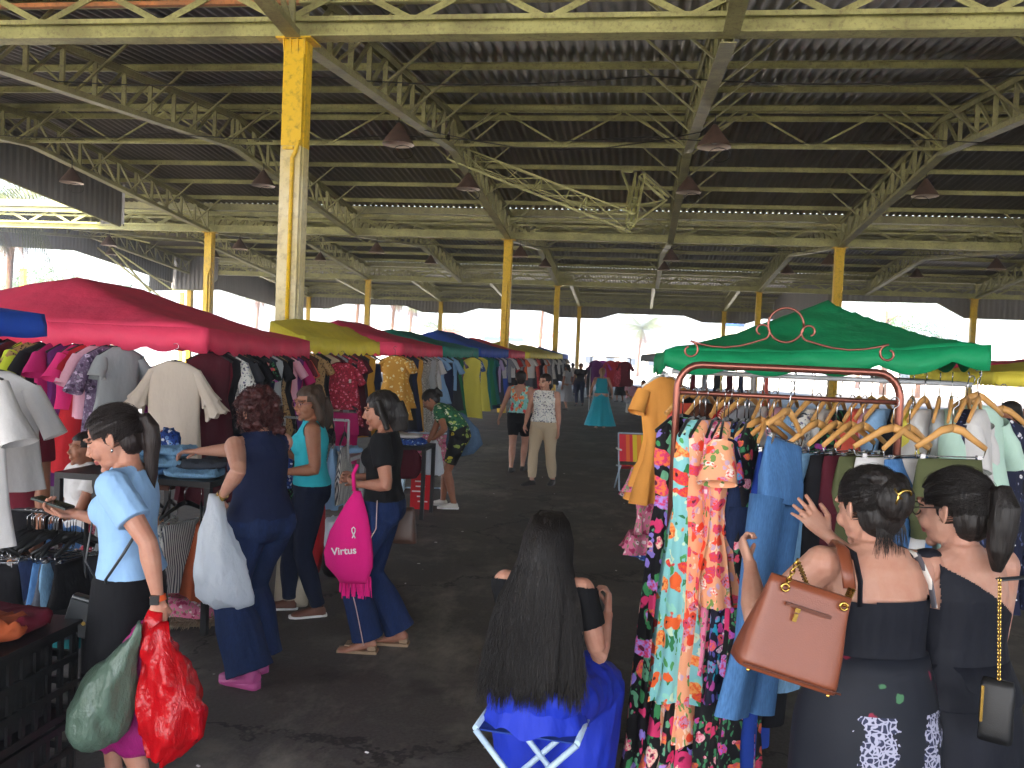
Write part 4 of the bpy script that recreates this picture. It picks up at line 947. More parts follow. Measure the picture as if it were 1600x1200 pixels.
    def foot(s, mb, nm, inf=0, bare=True):
        A = s.J['an'+nm]; a = s.ft[nm]; d = Vector((-math.sin(a), math.cos(a), 0)); up = Vector((0, 0, 1)); z = s.heel
        base = Vector((A.x, A.y, A.z-.075-z))
        mb.tube([A+up*.03, A-up*.02, A-d*.01-up*.045], [.034+inf, .036+inf, .034+inf], 10)
        x = d.cross(up)
        rings = []
        for t, hw, ht, hz in ((-.055, .022, .018, .03), (-.035, .032, .033, .036), (.02, .034, .036, .04), (.08, .038, .027, .03), (.13, .043, .02, .022), (.165, .038, .014, .017), (.185, .022, .01, .013)):
            c = base+d*t+up*(hz+z*max(0, 1-(t+.05)/.15)); rings.append([c+x*((hw+inf)*math.cos(q))+up*((ht+inf)*math.sin(q)) for q in [2*math.pi*k/12 for k in range(12)]])
        mb.loft(rings)
    def headprims(s, mb):
        q = s.qh; c = s.hc; H = lambda x, y, z: c+q@Vector((x, y, z))
        mb.ball(H(0, -.018, .032), (.074, .093, .082), 18, 12, q); mb.ball(H(0, .02, -.015), (.063, .07, .088), 16, 12, q)
        mb.ball(H(0, .03, -.068), (.05, .05, .034), 14, 10, q); mb.ball(H(0, .072, -.093), (.02, .017, .016), 10, 8, q)
        mb.tube([H(0, .083, .02), H(0, .095, -.003), H(0, .108, -.024)], [.0075, .0085, .0115], 8); mb.ball(H(.011, .096, -.028), .008, 8, 6); mb.ball(H(-.011, .096, -.028), .008, 8, 6)
        mb.ball(H(0, .086, -.051), (.022, .011, .006), 10, 8, q); mb.ball(H(0, .085, -.061), (.019, .011, .007), 10, 8, q)
        for sd in (1, -1):
            mb.ball(H(sd*.036, .058, -.03), (.026, .026, .026), 10, 8, q); mb.tube([H(sd*.012, .085, .03), H(sd*.032, .082, .034), H(sd*.052, .066, .026)], .009, 6)
            mb.ball(H(sd*.029, .0735, .008), (.0135, .011, .009), 10, 8, q)
            mb.tube([H(sd*.074, -.012, .018), H(sd*.082, -.022, .01), H(sd*.081, -.02, -.01), H(sd*.074, -.008, -.032)], [(.006, .012), (.007, .014), (.006, .012), (.005, .008)], 8); mb.ball(H(sd*.077, -.01, -.004), (.006, .014, .022), 8, 6, q)
        mb.tube([s.T(0, -.012, 1.36), s.J['neck'], H(0, -.022, -.06), H(0, -.02, -.02)], [.054, .049, .05, .05], 14)
    def body(s, arms=(1, 1), legs=(1, 1), shoes=0, lower=True, torso=True):
        mb = MB()
        if torso: s.torso(mb, z0=.8 if lower else 1.06); s.shoulders(mb)
        s.headprims(mb)
        for nm, on in (('R', arms[0]), ('L', arms[1])):
            if not on: continue
            s.arm(mb, nm); E, W_ = s.J['el'+nm], s.J['wr'+nm]; curl, n_, d_, th, spr = s.hand[nm]
            d = Vector(d_) if d_ else (W_-E); n_ = Vector(n_) if n_ else Vector((-1 if nm == 'R' else 1, .15, 0))
            d = d.normalized(); nn = (n_-d*n_.dot(d)).normalized(); ac = d.cross(nn)
            # thumb: right hand has the thumb on -(d x n) for a palm facing n
            hand_mb(mb, W_, d, nn, curl, -1 if nm == 'R' else 1, spr, 1., th)
            s.J['pa'+nm] = W_+d*.085+nn*.02; s.J['kd'+nm] = d
        for nm, on in (('R', legs[0]), ('L', legs[1])):
            if not on: continue
            s.leg(mb, nm); s.foot(mb, nm)
        qi = np.array(s.qh.inverted()); c = np.array(s.hc)
        def mf(cen):
            p = (cen-c)@qi.T; m = np.zeros(len(p)); x, y, z = np.abs(p[:, 0]), p[:, 1], p[:, 2]; f = y > .05
            m[f & (x < .023-(np.abs(z+.056))*.9) & (np.abs(z+.0565) < .0095) & (y > .078)] = 1
            m[f & (((x-.029)/.0115)**2+((z-.0075)/.0042)**2 < 1)] = 2
            m[f & (((x-.029)/.0055)**2+((z-.008)/.0052)**2 < 1)] = 3
            m[f & (np.abs(z-.0145-.12*(.03-np.abs(x-.03))) < .0022) & (np.abs(x-.031) < .015)] = 3
            m[f & (np.abs(z-(.031-.25*np.maximum(0, x-.04))) < .0036) & (x > .014) & (x < .052)] = 4
            return m
        out = remesh(mb, s.vx, 2, None, mf if s.face_on else None)
        s.bodyo = out.build("body", [s.skin, M_lip, M_eyew, M_iris, M_brow], s.root)
        return s.bodyo
    def wear(s, name, fn, mat, cut=None, smooth=6, vox=None, label=None, wrinkle=.004, wsc=(9, 9, 5), matfn=None, thick=0):
        mb = MB(); fn(mb)
        def disp(co):
            return np.array([wrinkle*(mnoise.noise(Vector((x*wsc[0], y*wsc[1], z*wsc[2])))+.6*mnoise.noise(Vector((x*wsc[0]*2.2, y*wsc[1]*2.2, z*wsc[2]*1.8+5)))) for x, y, z in co.tolist()])
        out = remesh(mb, vox or s.vx*1.25, smooth, cut, matfn, disp if wrinkle else None)
        o = out.build(name, mat, s.root)
        if label: o['label'] = label
        return o
    def inv(s, P):
        """rough torso coordinates of points: offset from the spine frame at chest height"""
        q = np.array(s.fr(1.2).transposed()); o = np.array(s.T(0, 0, 1.2)); return (P-o)@q.T+np.array([0, 0, 1.2])
    def trousers(s, mat, inf=.01, flare=.0, t1=1.97, name='trousers', kneeinf=0, waist=1.02, cut=None, wr=.005, flare0=1., **k):
        def fn(mb):
            s.torso(mb, inf, .79, waist); mb.ball(s.pel+Vector((0, -.0, .84)), (.12*s.g, .085*s.g, .07), 12, 8)
            for nm in 'RL': s.leg(mb, nm, inf, t1, flare, 0, kneeinf, flare0)
        return s.wear(name, fn, mat, cut, wrinkle=wr, **k)
    def top(s, mat, inf=.012, z0=.96, z1=1.385, sleeve=.55, flare=.006, name='top', cut=None, wr=.004, bell=0, armless=False, **k):
        def fn(mb):
            s.torso(mb, inf, z0, z1)
            if bell:
                n = 24; mb.loft([[s.T((.15+bell*t)*s.g*math.cos(u), (.1+bell*t)*s.g*math.sin(u), lerp(1.1, z0, t)) for u in [2*math.pi*i/n for i in range(n)]] for t in (0, .4, .8, 1)])
            for nm in 'RL':
                if sleeve > 0: s.arm(mb, nm, inf, 0, sleeve, flare)
                elif not armless: mb.ball(s.J['sh'+nm], .05*s.gw()+inf, 12, 8)
        return s.wear(name, fn, mat, cut, wrinkle=wr, **k)
    def skirt(s, mat, z_top=1.03, length=.6, w0=(.14, .1), w1=(.3, .28), name='skirt', folds=9, amp=.1, n=64, ysh=0., label=None, hips=None, rings=14, xsh=0):
        mb = MB(); rg = []; rnd = random.Random(int(length*1000)); ph = rnd.uniform(0, 6)
        for i in range(rings+1):
            t = i/rings; z = z_top-length*t
            a = interp([(0, w0[0]), (.22, hips[0]), (1, w1[0])], t) if hips else lerp(w0[0], w1[0], t**.8)
            b = interp([(0, w0[1]), (.22, hips[1]), (1, w1[1])], t) if hips else lerp(w0[1], w1[1], t**.8)
            r_ = []
            for j in range(n):
                u = 2*math.pi*j/n; f = 1+amp*t*(math.sin(folds*u+ph+t)*.6+.4*math.sin(folds*1.7*u+ph*2))
                q = (a*f*math.cos(u)+xsh*t*t, b*f*math.sin(u)+ysh*t*t, z)
                r_.append(s.T(q[0], q[1], z) if z > .75 else s.pel+Vector((q[0], q[1], z)))
            rg.append(r_)
        mb.loft(rg, caps=(True, False)); o = mb.build(name, mat, s.root)
        if label: o['label'] = label
        return o
    def hair(s, prims, mat, cut=None, name='hair', vox=None, amp=.003, fsc=(60, 60, 9), smooth=3, curl=0):
        """prims(mb, H): blobs in head coordinates; H maps head coordinates to figure coordinates"""
        q = s.qh; c = s.hc; H = lambda x, y, z: c+q@Vector((x, y, z)); mb = MB(); prims(mb, H)
        qi = np.array(s.qh.inverted()); cn = np.array(c)
        def disp(co):
            p = (co-cn)@qi.T
            if curl: return np.array([curl*mnoise.noise(Vector((x*38, y*38, z*38)))+curl*.7*mnoise.noise(Vector((x*80, y*80, z*80))) for x, y, z in p.tolist()])
            return np.array([amp*mnoise.noise(Vector((x*fsc[0], y*fsc[1], z*fsc[2]))) for x, y, z in p.tolist()])
        cf = (lambda cen: cut((cen-cn)@qi.T)) if cut else None
        out = remesh(mb, vox or s.vx, smooth, cf, None, disp); return out.build(name, mat, s.root)
    def strands(s, lst, mat, r=.0012, name='hair_strands'):
        mb = MB()
        for pts in lst: mb.tube(pts, [r]*(len(pts)-1)+[r*.4], 3, cap=False)
        return mb.build(name, mat, s.root)
def scalp(mb, H, g=1., back=0):
    q = (H(1, 0, 0)-H(0, 0, 0), H(0, 1, 0)-H(0, 0, 0), H(0, 0, 1)-H(0, 0, 0)); M = Matrix(q).transposed()
    mb.ball(H(0, -.02, .034), (.081*g, .099*g, .088*g), 20, 14, M); mb.ball(H(0, -.045, -.02), (.07*g, .062*g, .07*g), 16, 10, M)
    return M
hairline = lambda p: (p[:, 1] > .045+.35*(p[:, 2]-.03)*0) & (p[:, 2] < .066-.9*np.maximum(0, .072-p[:, 1])*0-.0) & (p[:, 1] > .05) | ((p[:, 1] > .0) & (p[:, 2] < .02) & (np.abs(p[:, 0]) < .2) & (p[:, 1] > .012)) | ((p[:, 1] > -.035) & (p[:, 2] < -.012))
def local_ground(px, py): return ground(px, py)
H_BLACK = hairmat("black hair", hx('#130e0c')); H_DBROWN = hairmat("dark brown hair", hx('#1c1311')); H_RED = hairmat("dark red hair", hx('#32100f')); H_BLOND = hairmat("ash blonde hair", hx('#35271d'), .6); H_LIGHT = hairmat("light brown hair", hx('#7a5a3e'), .45)

def combed(P, tail, n=900, g=1.075, seed=1, mat=None, r=.0008, front=.075):
    """fine hairs combed over the skull towards the point tail (head coordinates), a few of them loose"""
    rnd = random.Random(seed); H = lambda v: P.hc+P.qh@Vector(v); C_ = Vector((0, -.02, .034)); A = Vector((.081, .099, .088)); out = []
    B = Vector(((tail[0]-C_.x)/A.x, (tail[1]-C_.y)/A.y, (tail[2]-C_.z)/A.z)).normalized()
    while len(out) < n:
        d = Vector((rnd.gauss(0, 1), rnd.gauss(0, 1), rnd.gauss(0, 1))).normalized()
        p = Vector((C_.x+d.x*A.x, C_.y+d.y*A.y, C_.z+d.z*A.z))
        if (p.y > .045 and p.z < .066) or (p.y > .01 and p.z < .02) or p.z < -.03: continue
        if d.dot(B) > .97 or d.dot(B) < -.98: continue
        q = d.rotation_difference(B); ang = d.angle(B); e = min(ang, rnd.uniform(.4, 1.1)); pts = []; fl = rnd.random() < .06; k = rnd.uniform(1., 1.012)
        ax = d.cross(B).normalized()
        for i in range(6):
            v = Quaternion(ax, e*i/5)@d; rr = g*k*(1+(.05*math.sin(i/5*3.1) if fl else 0)); pts.append(H((C_.x+v.x*A.x*rr, C_.y+v.y*A.y*rr, C_.z+v.z*A.z*rr)))
        out.append(pts)
    P.strands(out, mat or H_BLACK, r)
# ---------------------------------------------------------------- woman in the pale blue T-shirt
T1, T2, T3, T4 = '#b58570', '#b98c78', '#98684f', '#a87862'
g = ground(193, 1244)
Yp = g.y
def mk(loc, face, h, **k): return Human(loc, face, h, **k)
def tl(loc, face, h, P):
    M = Matrix.LocRotScale(Vector(loc), Quaternion((0, 0, 1), face), Vector((h/1.62,)*3)); return M.inverted()@Vector(P)
fa = R(102)
p = mk(g, fa, 1.60, hs=1.12, tone=T1, lean=.08, hy=.05, hp=.45, g=1.0, voxel=.0045, bust=.95, neck=1.1,
       handR=tl(g, fa, 1.60, at(118, 803, Yp+.1)), handL=tl(g, fa, 1.60, at(248, 940, Yp-.2)), poleR=(.5, -.5, -1), poleL=(-.6, -1, 0),
       footR=(.10, .1, 0), footL=(-.09, -.1, 0), curlL=1.2, curlR=.7, nR=(-.5, .1, 1), dR=(-.15, 1, .25), nL=(.6, .2, 0), dL=(0, .05, -1),
       label="young woman in pale blue T-shirt and black skirt looking down at her phone")
p.body(arms=(1, 1), lower=False)
p1 = p
v_neck = lambda cen: (lambda q: ((q[:, 1] > 0) & (np.abs(q[:, 0]) < (q[:, 2]-1.25)*.5)) | (q[:, 2] > 1.402-.15*(q[:, 1]>.02)*0) | ((q[:, 2] > 1.378) & (np.abs(q[:, 0]) < .062)))(p1.inv(cen))
p.top(cloth("pale blue jersey", hx('#8fb4dc'), var=.06, wr=.6), .014, .955, 1.40, .62, .012, 'shirt', v_neck, bell=.02)
p.skirt(cloth("black skirt cloth", hx('#121216')), 1.03, .46, (.142, .098), (.21, .165), 'skirt', 6, .04, hips=(.19, .135))
def ht(mb, H):
    M = scalp(mb, H, .99); mb.ball(H(0, -.115, .035), (.022, .022, .022), 10, 8)
    B_ = H(0, -.1, .035); V_ = lambda y, z: B_+Vector((0, y, z)); mb.tube([B_, V_(-.04, .005), V_(-.066, -.03), V_(-.072, -.09), V_(-.07, -.16), V_(-.075, -.23), V_(-.08, -.29)], [.018, .028, .033, .035, .03, .022, .008], 12)
p.hair(ht, H_DBROWN, hairline)
combed(p, (0, -.12, .035), 900, 1.055, 3, H_DBROWN)
hc = MB(); H = lambda x, y, z: p.hc+p.qh@Vector((x, y, z))
hc.box(H(0, -.128, .05), (.012, .014, .03)); hc.build("hair_clip", M_chrome, p.root)
def seam(P, name="earring"):
    for sd in (-1, 1):
        MB().ball(P.hc+P.qh@Vector((sd*.082, -.006, -.04)), (.005, .005, .009), 8, 6).build(name, M_chrome, P.root)
seam(p)
# watch
def band(P, nm, t, mat, r=.03, w_=.012, name='watch', face=None):
    W_ = P.J['wr'+nm]; E = P.J['el'+nm]; d = (W_-E).normalized(); c = W_.lerp(E, t); mb = MB()
    x = d.orthogonal().normalized(); y = d.cross(x)
    rr = [[c+d*o+x*(r*math.cos(a))+y*(r*math.sin(a)) for a in [2*math.pi*k/20 for k in range(20)]] for o in (-w_, -w_*.9, w_*.9, w_)]
    mb.loft(rr, caps=(False, False)); o = mb.build(name, mat, P.root, thick=.003); return o, c, d
wo, wc, wd = band(p, 'L', .06, plainm("orange rubber", hx('#e2581f'), .5), .029, .011)
out = Vector((-1, .1, 0)); MB().box(wc+out*.031, (.012, .034, .036)).build("watch_face", M_blackp, wo)
# phone in her right hand
def phone(P, nm, n_, label):
    c = P.J['pa'+nm]+Vector((0, .01, .012)); M_ = Matrix.Rotation(R(0), 3, 'Z')
    r = empty("mobile_phone", P.M@c, P.root.rotation_euler.z, label, "phone"); mb = MB()
    mb.box((0, 0, 0), (.155, .075, .009), M=Matrix.Rotation(.25, 3, 'X')@Matrix.Rotation(1.45, 3, 'Z')); mb.build("phone_case", plainm("dark green case", hx('#26332f'), .45), r)
    q = Matrix.Rotation(.25, 3, 'X')@Matrix.Rotation(1.45, 3, 'Z'); MB().box(q@Vector((0, 0, .0055)), (.146, .068, .002), M=q).build("screen", plainm("phone glass", hx('#16181c'), .08), r)
    mb = MB()
    for k in range(2): mb.tube([q@Vector((.055-.018*k, .02, -.004)), q@Vector((.055-.018*k, .02, -.0065))], .006, 10)
    mb.build("camera_lens", M_blackp, r)
phone(p, 'R', None, "dark green cased phone held by the woman in the pale blue T-shirt")
# ---------------------------------------------------------------- woman in navy sleeveless top with curly red hair
g = ground(398, 1062); Yp = g.y; fa = R(66)
p = mk(g, fa, 1.62, tone=T2, lean=.1, hy=.05, hp=.28, g=1.12, voxel=.005, bust=1.05, handR=tl(g, fa, 1.62, at(300, 706, Yp+.12)), handL=tl(g, fa, 1.62, at(345, 778, Yp-.28)), poleR=(.6, -.3, -1), poleL=(-.8, -.8, -1),
       footR=(.1, .1, 0), footL=(-.1, -.05, 0), curlL=.5, curlR=.6, heel=.03, nR=(-.2, .2, -1), nL=(.6, .5, .2),
       label="woman with curly dark red hair, navy sleeveless top and wide jeans")
p.body(legs=(0, 0)); p2 = p
arm_cut = lambda P, w_=.145, zt=1.385: (lambda cen: (lambda q: ((np.abs(q[:, 0]) > w_*P.gw()-(q[:, 2]-1.3)*.25) & (q[:, 2] > 1.19)) | (q[:, 2] > zt))(P.inv(cen)))
p.top(cloth("navy ribbed jersey", hx('#17203e'), wr=.4), .013, .93, 1.42, 0, 0, 'top', arm_cut(p, .158, 1.41))
p.trousers(denim("dark jeans cloth", hx('#1c2a4b'), 1.5), .012, .085, 2.03, 'jeans', flare0=.6)
def shoes(P, mat, sole=None, inf=.008, plat=0, name='shoe'):
    for nm in 'RL':
        mb = MB(); P.foot(mb, nm, inf); o = remesh(mb, .006, 2, (lambda cen, A=P.J['an'+nm]: cen[:, 2] > A.z+.0)).build(name, mat, P.root)
        if sole:
            A = P.J['an'+nm]; a = P.ft[nm]; d = Vector((-math.sin(a), math.cos(a), 0)); x = Vector((d.y, -d.x, 0)); mb = MB(); hh = max(.018, plat)
            prof = [(-.065, .02), (-.05, .034), (0, .037), (.06, .042), (.12, .05), (.165, .046), (.195, .03), (.203, .01)]
            out_ = [(t, w_) for t, w_ in prof]+[(t, -w_) for t, w_ in prof[::-1]]
            b = Vector((A.x, A.y, 0)); mb.loft([[b+d*t+x*w_+Vector((0, 0, zz)) for t, w_ in out_] for zz in (.0, hh)]); mb.build("sole", sole, o)
pinkp = plainm("pink foam", hx('#b24d86'), .5)
shoes(p, pinkp, pinkp, .012, .045, 'platform_shoe')
def curly(mb, H):
    M = scalp(mb, H, 1.08); rnd = random.Random(4)
    for i in range(60):
        a = rnd.uniform(0, 6.28); b = rnd.uniform(-.9, 1.2); v = Vector((math.cos(a)*math.cos(b)*.1, math.sin(a)*math.cos(b)*.105-.03, math.sin(b)*.11+.015))
        if v.y > .055 and v.z < .06: continue
        mb.ball(H(*v), rnd.uniform(.02, .034), 8, 6)
    for i in range(14): mb.ball(H(rnd.uniform(-.09, .09), rnd.uniform(-.1, -.01), rnd.uniform(-.12, -.05)), rnd.uniform(.02, .032), 8, 6)
p.hair(curly, H_RED, lambda q: (q[:, 1] > .05) & (q[:, 2] < .06) & (np.abs(q[:, 0]) < .07), curl=.009, smooth=1)
rnd = random.Random(6); lst = []; H = lambda x, y, z: p.hc+p.qh@Vector((x, y, z))
for i in range(420):
    a = rnd.uniform(0, 6.28); b = rnd.uniform(-.9, 1.4); v = Vector((math.cos(a)*math.cos(b)*.112, math.sin(a)*math.cos(b)*.118-.03, math.sin(b)*.118+.012))
    if v.y > .05 and v.z < .07: continue
    d = Vector((rnd.gauss(0, .3), rnd.gauss(0, .3), -.8)).normalized(); x = d.orthogonal().normalized(); y = d.cross(x); w0 = rnd.uniform(.006, .011); L_ = rnd.uniform(.04, .08)
    lst.append([H(*(v+Vector((0, 0, .02))+d*(L_*k/10)+x*(w0*math.cos(k*1.3+a))+y*(w0*math.sin(k*1.3+a)))) for k in range(11)])
p.strands(lst, H_RED, .0016)
band(p, 'L', .1, M_gold, .03, .012, 'bracelet')
# ---------------------------------------------------------------- turquoise tank top
g = ground(478, 958); Yp = g.y; fa = R(112)
p = mk(g, fa, 1.6, tone=T3, lean=.03, hy=.55, hp=.12, g=1.1, voxel=.006, bust=1.12, handR=tl(g, fa, 1.6, at(440, 705, Yp+.05)), handL=tl(g, fa, 1.6, at(443, 738, Yp-.22)), poleR=(.6, -.6, -1), poleL=(-.6, -.8, -.8),
       footR=(.1, .14, 0), footL=(-.09, -.06, 0), curlL=.6, curlR=.6, nL=(.6, 0, .4),
       label="woman in a turquoise sleeveless top and glasses with dark jeans")
p.body(legs=(0, 0)); p3 = p
p.top(cloth("turquoise jersey", hx('#35b4c4'), wr=.4), .013, .94, 1.42, 0, 0, 'top', arm_cut(p, .16, 1.395))
p.trousers(denim("black jeans cloth", hx('#161c30'), 1.5), .008, .01, 1.98, 'jeans')
shoes(p, plainm("brown striped leather", hx('#6d4638'), .6), M_whitep, .008, .02)
def wavy(mb, H):
    M = scalp(mb, H, 1.04); rnd = random.Random(2)
    for s_ in (-1, 1):
        mb.tube([H(s_*.06, .0, .06), H(s_*.088, -.015, -.02), H(s_*.095, -.03, -.1), H(s_*.085, -.03, -.17)], [(.03, .04), (.03, .045), (.032, .045), (.015, .02)], 10)
    mb.tube([H(0, -.08, .02), H(0, -.105, -.06), H(0, -.1, -.14), H(0, -.09, -.2)], [(.07, .04), (.08, .04), (.075, .035), (.04, .02)], 12)
    mb.ball(H(0, -.08, .09), .035, 10, 8)
p.hair(wavy, H_BLOND, lambda q: (q[:, 1] > .045) & (q[:, 2] < .062) | (q[:, 1] > .02) & (q[:, 2] < .02) & (np.abs(q[:, 0]) < .077), amp=.008, fsc=(30, 30, 16))
def glasses(P, mat=None):
    mb = MB(); H = lambda x, y, z: P.hc+P.qh@Vector((x, y, z))
    for sd in (-1, 1):
        mb.tube([H(sd*.031+.024*math.cos(a), .094-.002*abs(math.cos(a)), .006+.019*math.sin(a)) for a in [2*math.pi*k/18 for k in range(19)]], .0022, 5)
        mb.tube([H(sd*.054, .09, .01), H(sd*.075, .06, .012), H(sd*.078, -.01, .01)], .002, 5)
    mb.tube([H(-.008, .096, .01), H(.008, .096, .01)], .002, 5); mb.build("glasses", mat or plainm("pinkish frame", hx('#7a3d48'), .3), P.root)
glasses(p)
# ---------------------------------------------------------------- black T-shirt woman
g = ground(590, 1014); Yp = g.y; fa = R(96)
p = mk(g, fa, 1.62, tone=T4, lean=.02, hy=.0, hp=.2, g=1.02, voxel=.005, handR=tl(g, fa, 1.62, at(556, 745, Yp+.05)), handL=tl(g, fa, 1.62, at(562, 757, Yp-.14)), poleR=(.6, -.6, -1), poleL=(-.7, -.7, -1),
       footR=(.09, -.1, 0), footL=(-.08, .07, 0), curlL=.9, curlR=.8, nL=(.5, -.2, .5), dL=(.5, .9, .1), heel=.03,
       label="smiling woman in a black T-shirt and flared jeans with a bright pink bag")
p.body(legs=(1, 1)); p4 = p
p.top(cloth("black jersey", hx('#121215'), wr=.4), .013, .96, 1.40, .6, .008, 'shirt', lambda cen: p.inv(cen)[:, 2] > 1.39)
p.trousers(denim("blue flared jeans cloth", hx('#1c2c52'), 1.4), .008, .06, 2.02, 'jeans', flare0=.9)
for nm in 'L':
    mb = MB(); pts = [p.J['hipL']+Vector((-.115, .0, .12)), p.J['hipL']+Vector((-.115, 0, -.05)), p.J['knL']+Vector((-.078, 0, 0)), p.J['knL'].lerp(p.J['anL'], .5)+Vector((-.095, 0, 0)), p.J['anL']+Vector((-.12, 0, -.02))]
    mb.tube(pts, [(.003, .01)]*5, 6); mb.build("side_stripe", plainm("pale stripe", hx('#d8b7ae'), .8), p.root)
mb = MB()
for nm in 'RL':
    A = p.J['an'+nm]
    mb.box((A.x, A.y+.06, .012), (.085, .25, .02)); mb.box((A.x, A.y+.12, .055), (.09, .03, .008)); mb.box((A.x, A.y-.03, .035), (.055, .05, .03))
mb.build("sandals", plainm("beige leather", hx('#a08468'), .5), p.root)
def bob(mb, H):
    M = scalp(mb, H, 1.05)
    mb.tube([H(0, -.07, .03), H(0, -.085, -.05), H(0, -.075, -.13)], [(.08, .05), (.085, .05), (.07, .035)], 14)
    for s_ in (-1, 1): mb.tube([H(s_*.065, -.01, .06), H(s_*.083, -.025, -.02), H(s_*.083, -.04, -.11)], [(.025, .05), (.022, .045), (.018, .035)], 10)
p.hair(bob, H_BLACK, lambda q: (q[:, 1] > .05) & (q[:, 2] < .062) | (q[:, 1] > .022) & (q[:, 2] < .03) & (np.abs(q[:, 0]) < .2), amp=.004)
seam(p)
# ---------------------------------------------------------------- bending woman
g = ground(700, 793); Yp = g.y; fa = R(95)
p = mk(g, fa, 1.6, tone=T3, lean=1.05, hy=.0, hp=.75, g=1.05, voxel=.008, pelvis=(0, -.1, -.01), handR=(.16, .32, .72), handL=(-.2, .18, .86), poleR=(.6, -.6, .2), poleL=(-.6, -.6, .2),
       footR=(.1, .1, 0), footL=(-.09, -.06, 0), curlL=1., facelift=0, label="woman bending over a table with a denim bag on her shoulder")
p.body()
p.top(FAB('green floral'), .014, .97, 1.4, .55, .008, 'top', None); p5 = p
p.trousers(floral("black and yellow floral", hx('#15151a'), [hx('#cdb93a'), hx('#8a9a4a')], None, 14, .3), .014, .02, .75, 'shorts')
shoes(p, plainm("white canvas", hx('#d8d4cc'), .6), M_whitep, .01, .025)
p.hair(lambda mb, H: (scalp(mb, H, 1.04), mb.tube([H(0, -.08, .05), H(0, -.13, .05), H(0, -.14, -.02), H(0, -.13, -.06)], [.02, .035, .03, .012], 10)), H_BLACK, hairline)
# ---------------------------------------------------------------- floral top and black shorts, walking away
g = ground(808, 736); fa = R(-8)
p = mk(g, fa, 1.62, tone=T2, g=1.08, voxel=.009, hy=.3, handR=(.30, -.02, .82), handL=(-.36, .06, .86), poleR=(.3, -1, 0), poleL=(-.3, -1, 0), footR=(.06, .12, 0), footL=(-.05, -.18, 0), facelift=0,
       label="woman in a turquoise floral top and black shorts walking away")
p.body(); p6 = p
p.top(FAB('turquoise floral'), .016, .95, 1.42, 0, 0, 'top', lambda cen: (lambda q: ((q[:, 1] < 0) & (np.abs(q[:, 0]) < (q[:, 2]-1.2)*.55)) | ((np.abs(q[:, 0]) > .14) & (q[:, 2] > 1.19)) | (q[:, 2] > 1.4))(p.inv(cen)))
p.trousers(cloth("black cloth shorts", hx('#131318')), .014, .02, .7, 'shorts')
shoes(p, M_blackp, M_blackp, .004)
p.hair(lambda mb, H: (scalp(mb, H, 1.04), mb.ball(H(0, -.09, .06), .045, 10, 8)), H_DBROWN, hairline)
# ---------------------------------------------------------------- beige trousers
g = ground(846, 757); fa = R(165)
p = mk(g, fa, 1.62, tone=T2, g=1.12, voxel=.008, hy=-.3, hp=.1, bust=1.1, handR=(.26, .1, .88), handL=(-.24, .02, .78), footR=(.1, .16, 0), footL=(-.12, -.12, 0), poleR=(.5, -1, 0), ftR=.5,
       label="woman in a grey patterned sleeveless blouse and beige trousers standing in the aisle")
p.body(); p7 = p
p.top(FAB('white floral'), .02, .93, 1.42, 0, 0, 'blouse', arm_cut(p, .16, 1.395))
p.trousers(cloth("beige cloth", hx('#a3917c')), .014, .01, 1.9, 'trousers')
shoes(p, M_blackp, M_blackp, .008)
p.hair(lambda mb, H: (scalp(mb, H, 1.02), mb.tube([H(0, -.08, .0), H(0, -.11, -.06), H(0, -.1, -.12)], [(.05, .03), (.05, .03), (.03, .015)], 10)), H_DBROWN, hairline)
# ---------------------------------------------------------------- turquoise long dress
g = ground(937, 669); fa = R(5)
p = mk(g, fa, 1.62, tone=T2, g=1.08, voxel=.012, footR=(.1, 0, 0), footL=(-.1, -.1, 0), handR=(.3, .05, .9), handL=(-.3, .1, .9), facelift=0, label="woman in a long turquoise dress seen from behind far down the aisle")
tq = cloth("turquoise silk", hx('#169fb5'), .5)
p.body(legs=(1, 1)); p.top(tq, .016, .95, 1.42, 0, 0, 'bodice', arm_cut(p, .13, 1.36)); p.skirt(tq, 1.06, .98, (.145, .1), (.42, .38), 'skirt', 9, .1, hips=(.2, .16))
p.hair(lambda mb, H: (scalp(mb, H, 1.05), mb.tube([H(0, -.08, .0), H(0, -.1, -.1), H(0, -.09, -.16)], [(.07, .03), (.07, .03), (.03, .015)], 10)), H_LIGHT, hairline)
# ---------------------------------------------------------------- crowd at the end of the aisle
def far(px, py, face, h, topc, botc, label, hair='b', kind='trousers', g_=1.05, tone=T3, sit=0, vx=.014):
    g = ground(px, py)
    if sit:
        P = mk(g, face, h, tone=tone, g=g_, voxel=vx, pelvis=(0, 0, -.42), footR=(.12, .42, 0), footL=(-.12, .42, 0), handR=(.15, .35, .62), handL=(-.15, .35, .62), facelift=0, sit=1, label=label)
    else: P = mk(g, face, h, tone=tone, g=g_, voxel=vx, footR=(.1, .08, 0), footL=(-.1, -.08, 0), handR=(.26, .12, .88), handL=(-.24, .05, .8), facelift=0, label=label)
    P.body(); P.top(FAB(topc), .018, .94, 1.4, .5, .01, 'top')
    if kind == 'trousers': P.trousers(FAB(botc), .014, .01, 1.9, 'trousers')
    elif kind == 'shorts': P.trousers(FAB(botc), .016, .02, .8, 'shorts')
    else: P.skirt(FAB(botc), 1.05, .75 if kind == 'skirt' else .55, (.145, .1), (.27, .24), 'skirt', 7, .06, hips=(.19, .15))
    P.hair(lambda mb, H: (scalp(mb, H, 1.05), mb.tube([H(0, -.08, .0), H(0, -.1, -.1), H(0, -.09, -.16)], [(.06, .03), (.06, .03), (.03, .015)], 10)), {'b': H_BLACK, 'd': H_DBROWN, 'l': H_LIGHT}[hair], hairline)
    if not sit: shoes(P, M_blackp, None, .006)
    return P
far(884, 640, R(60), 1.62, 'silver', 'grey', "person in a pale grey dress beside the far yellow stall", kind='skirt')
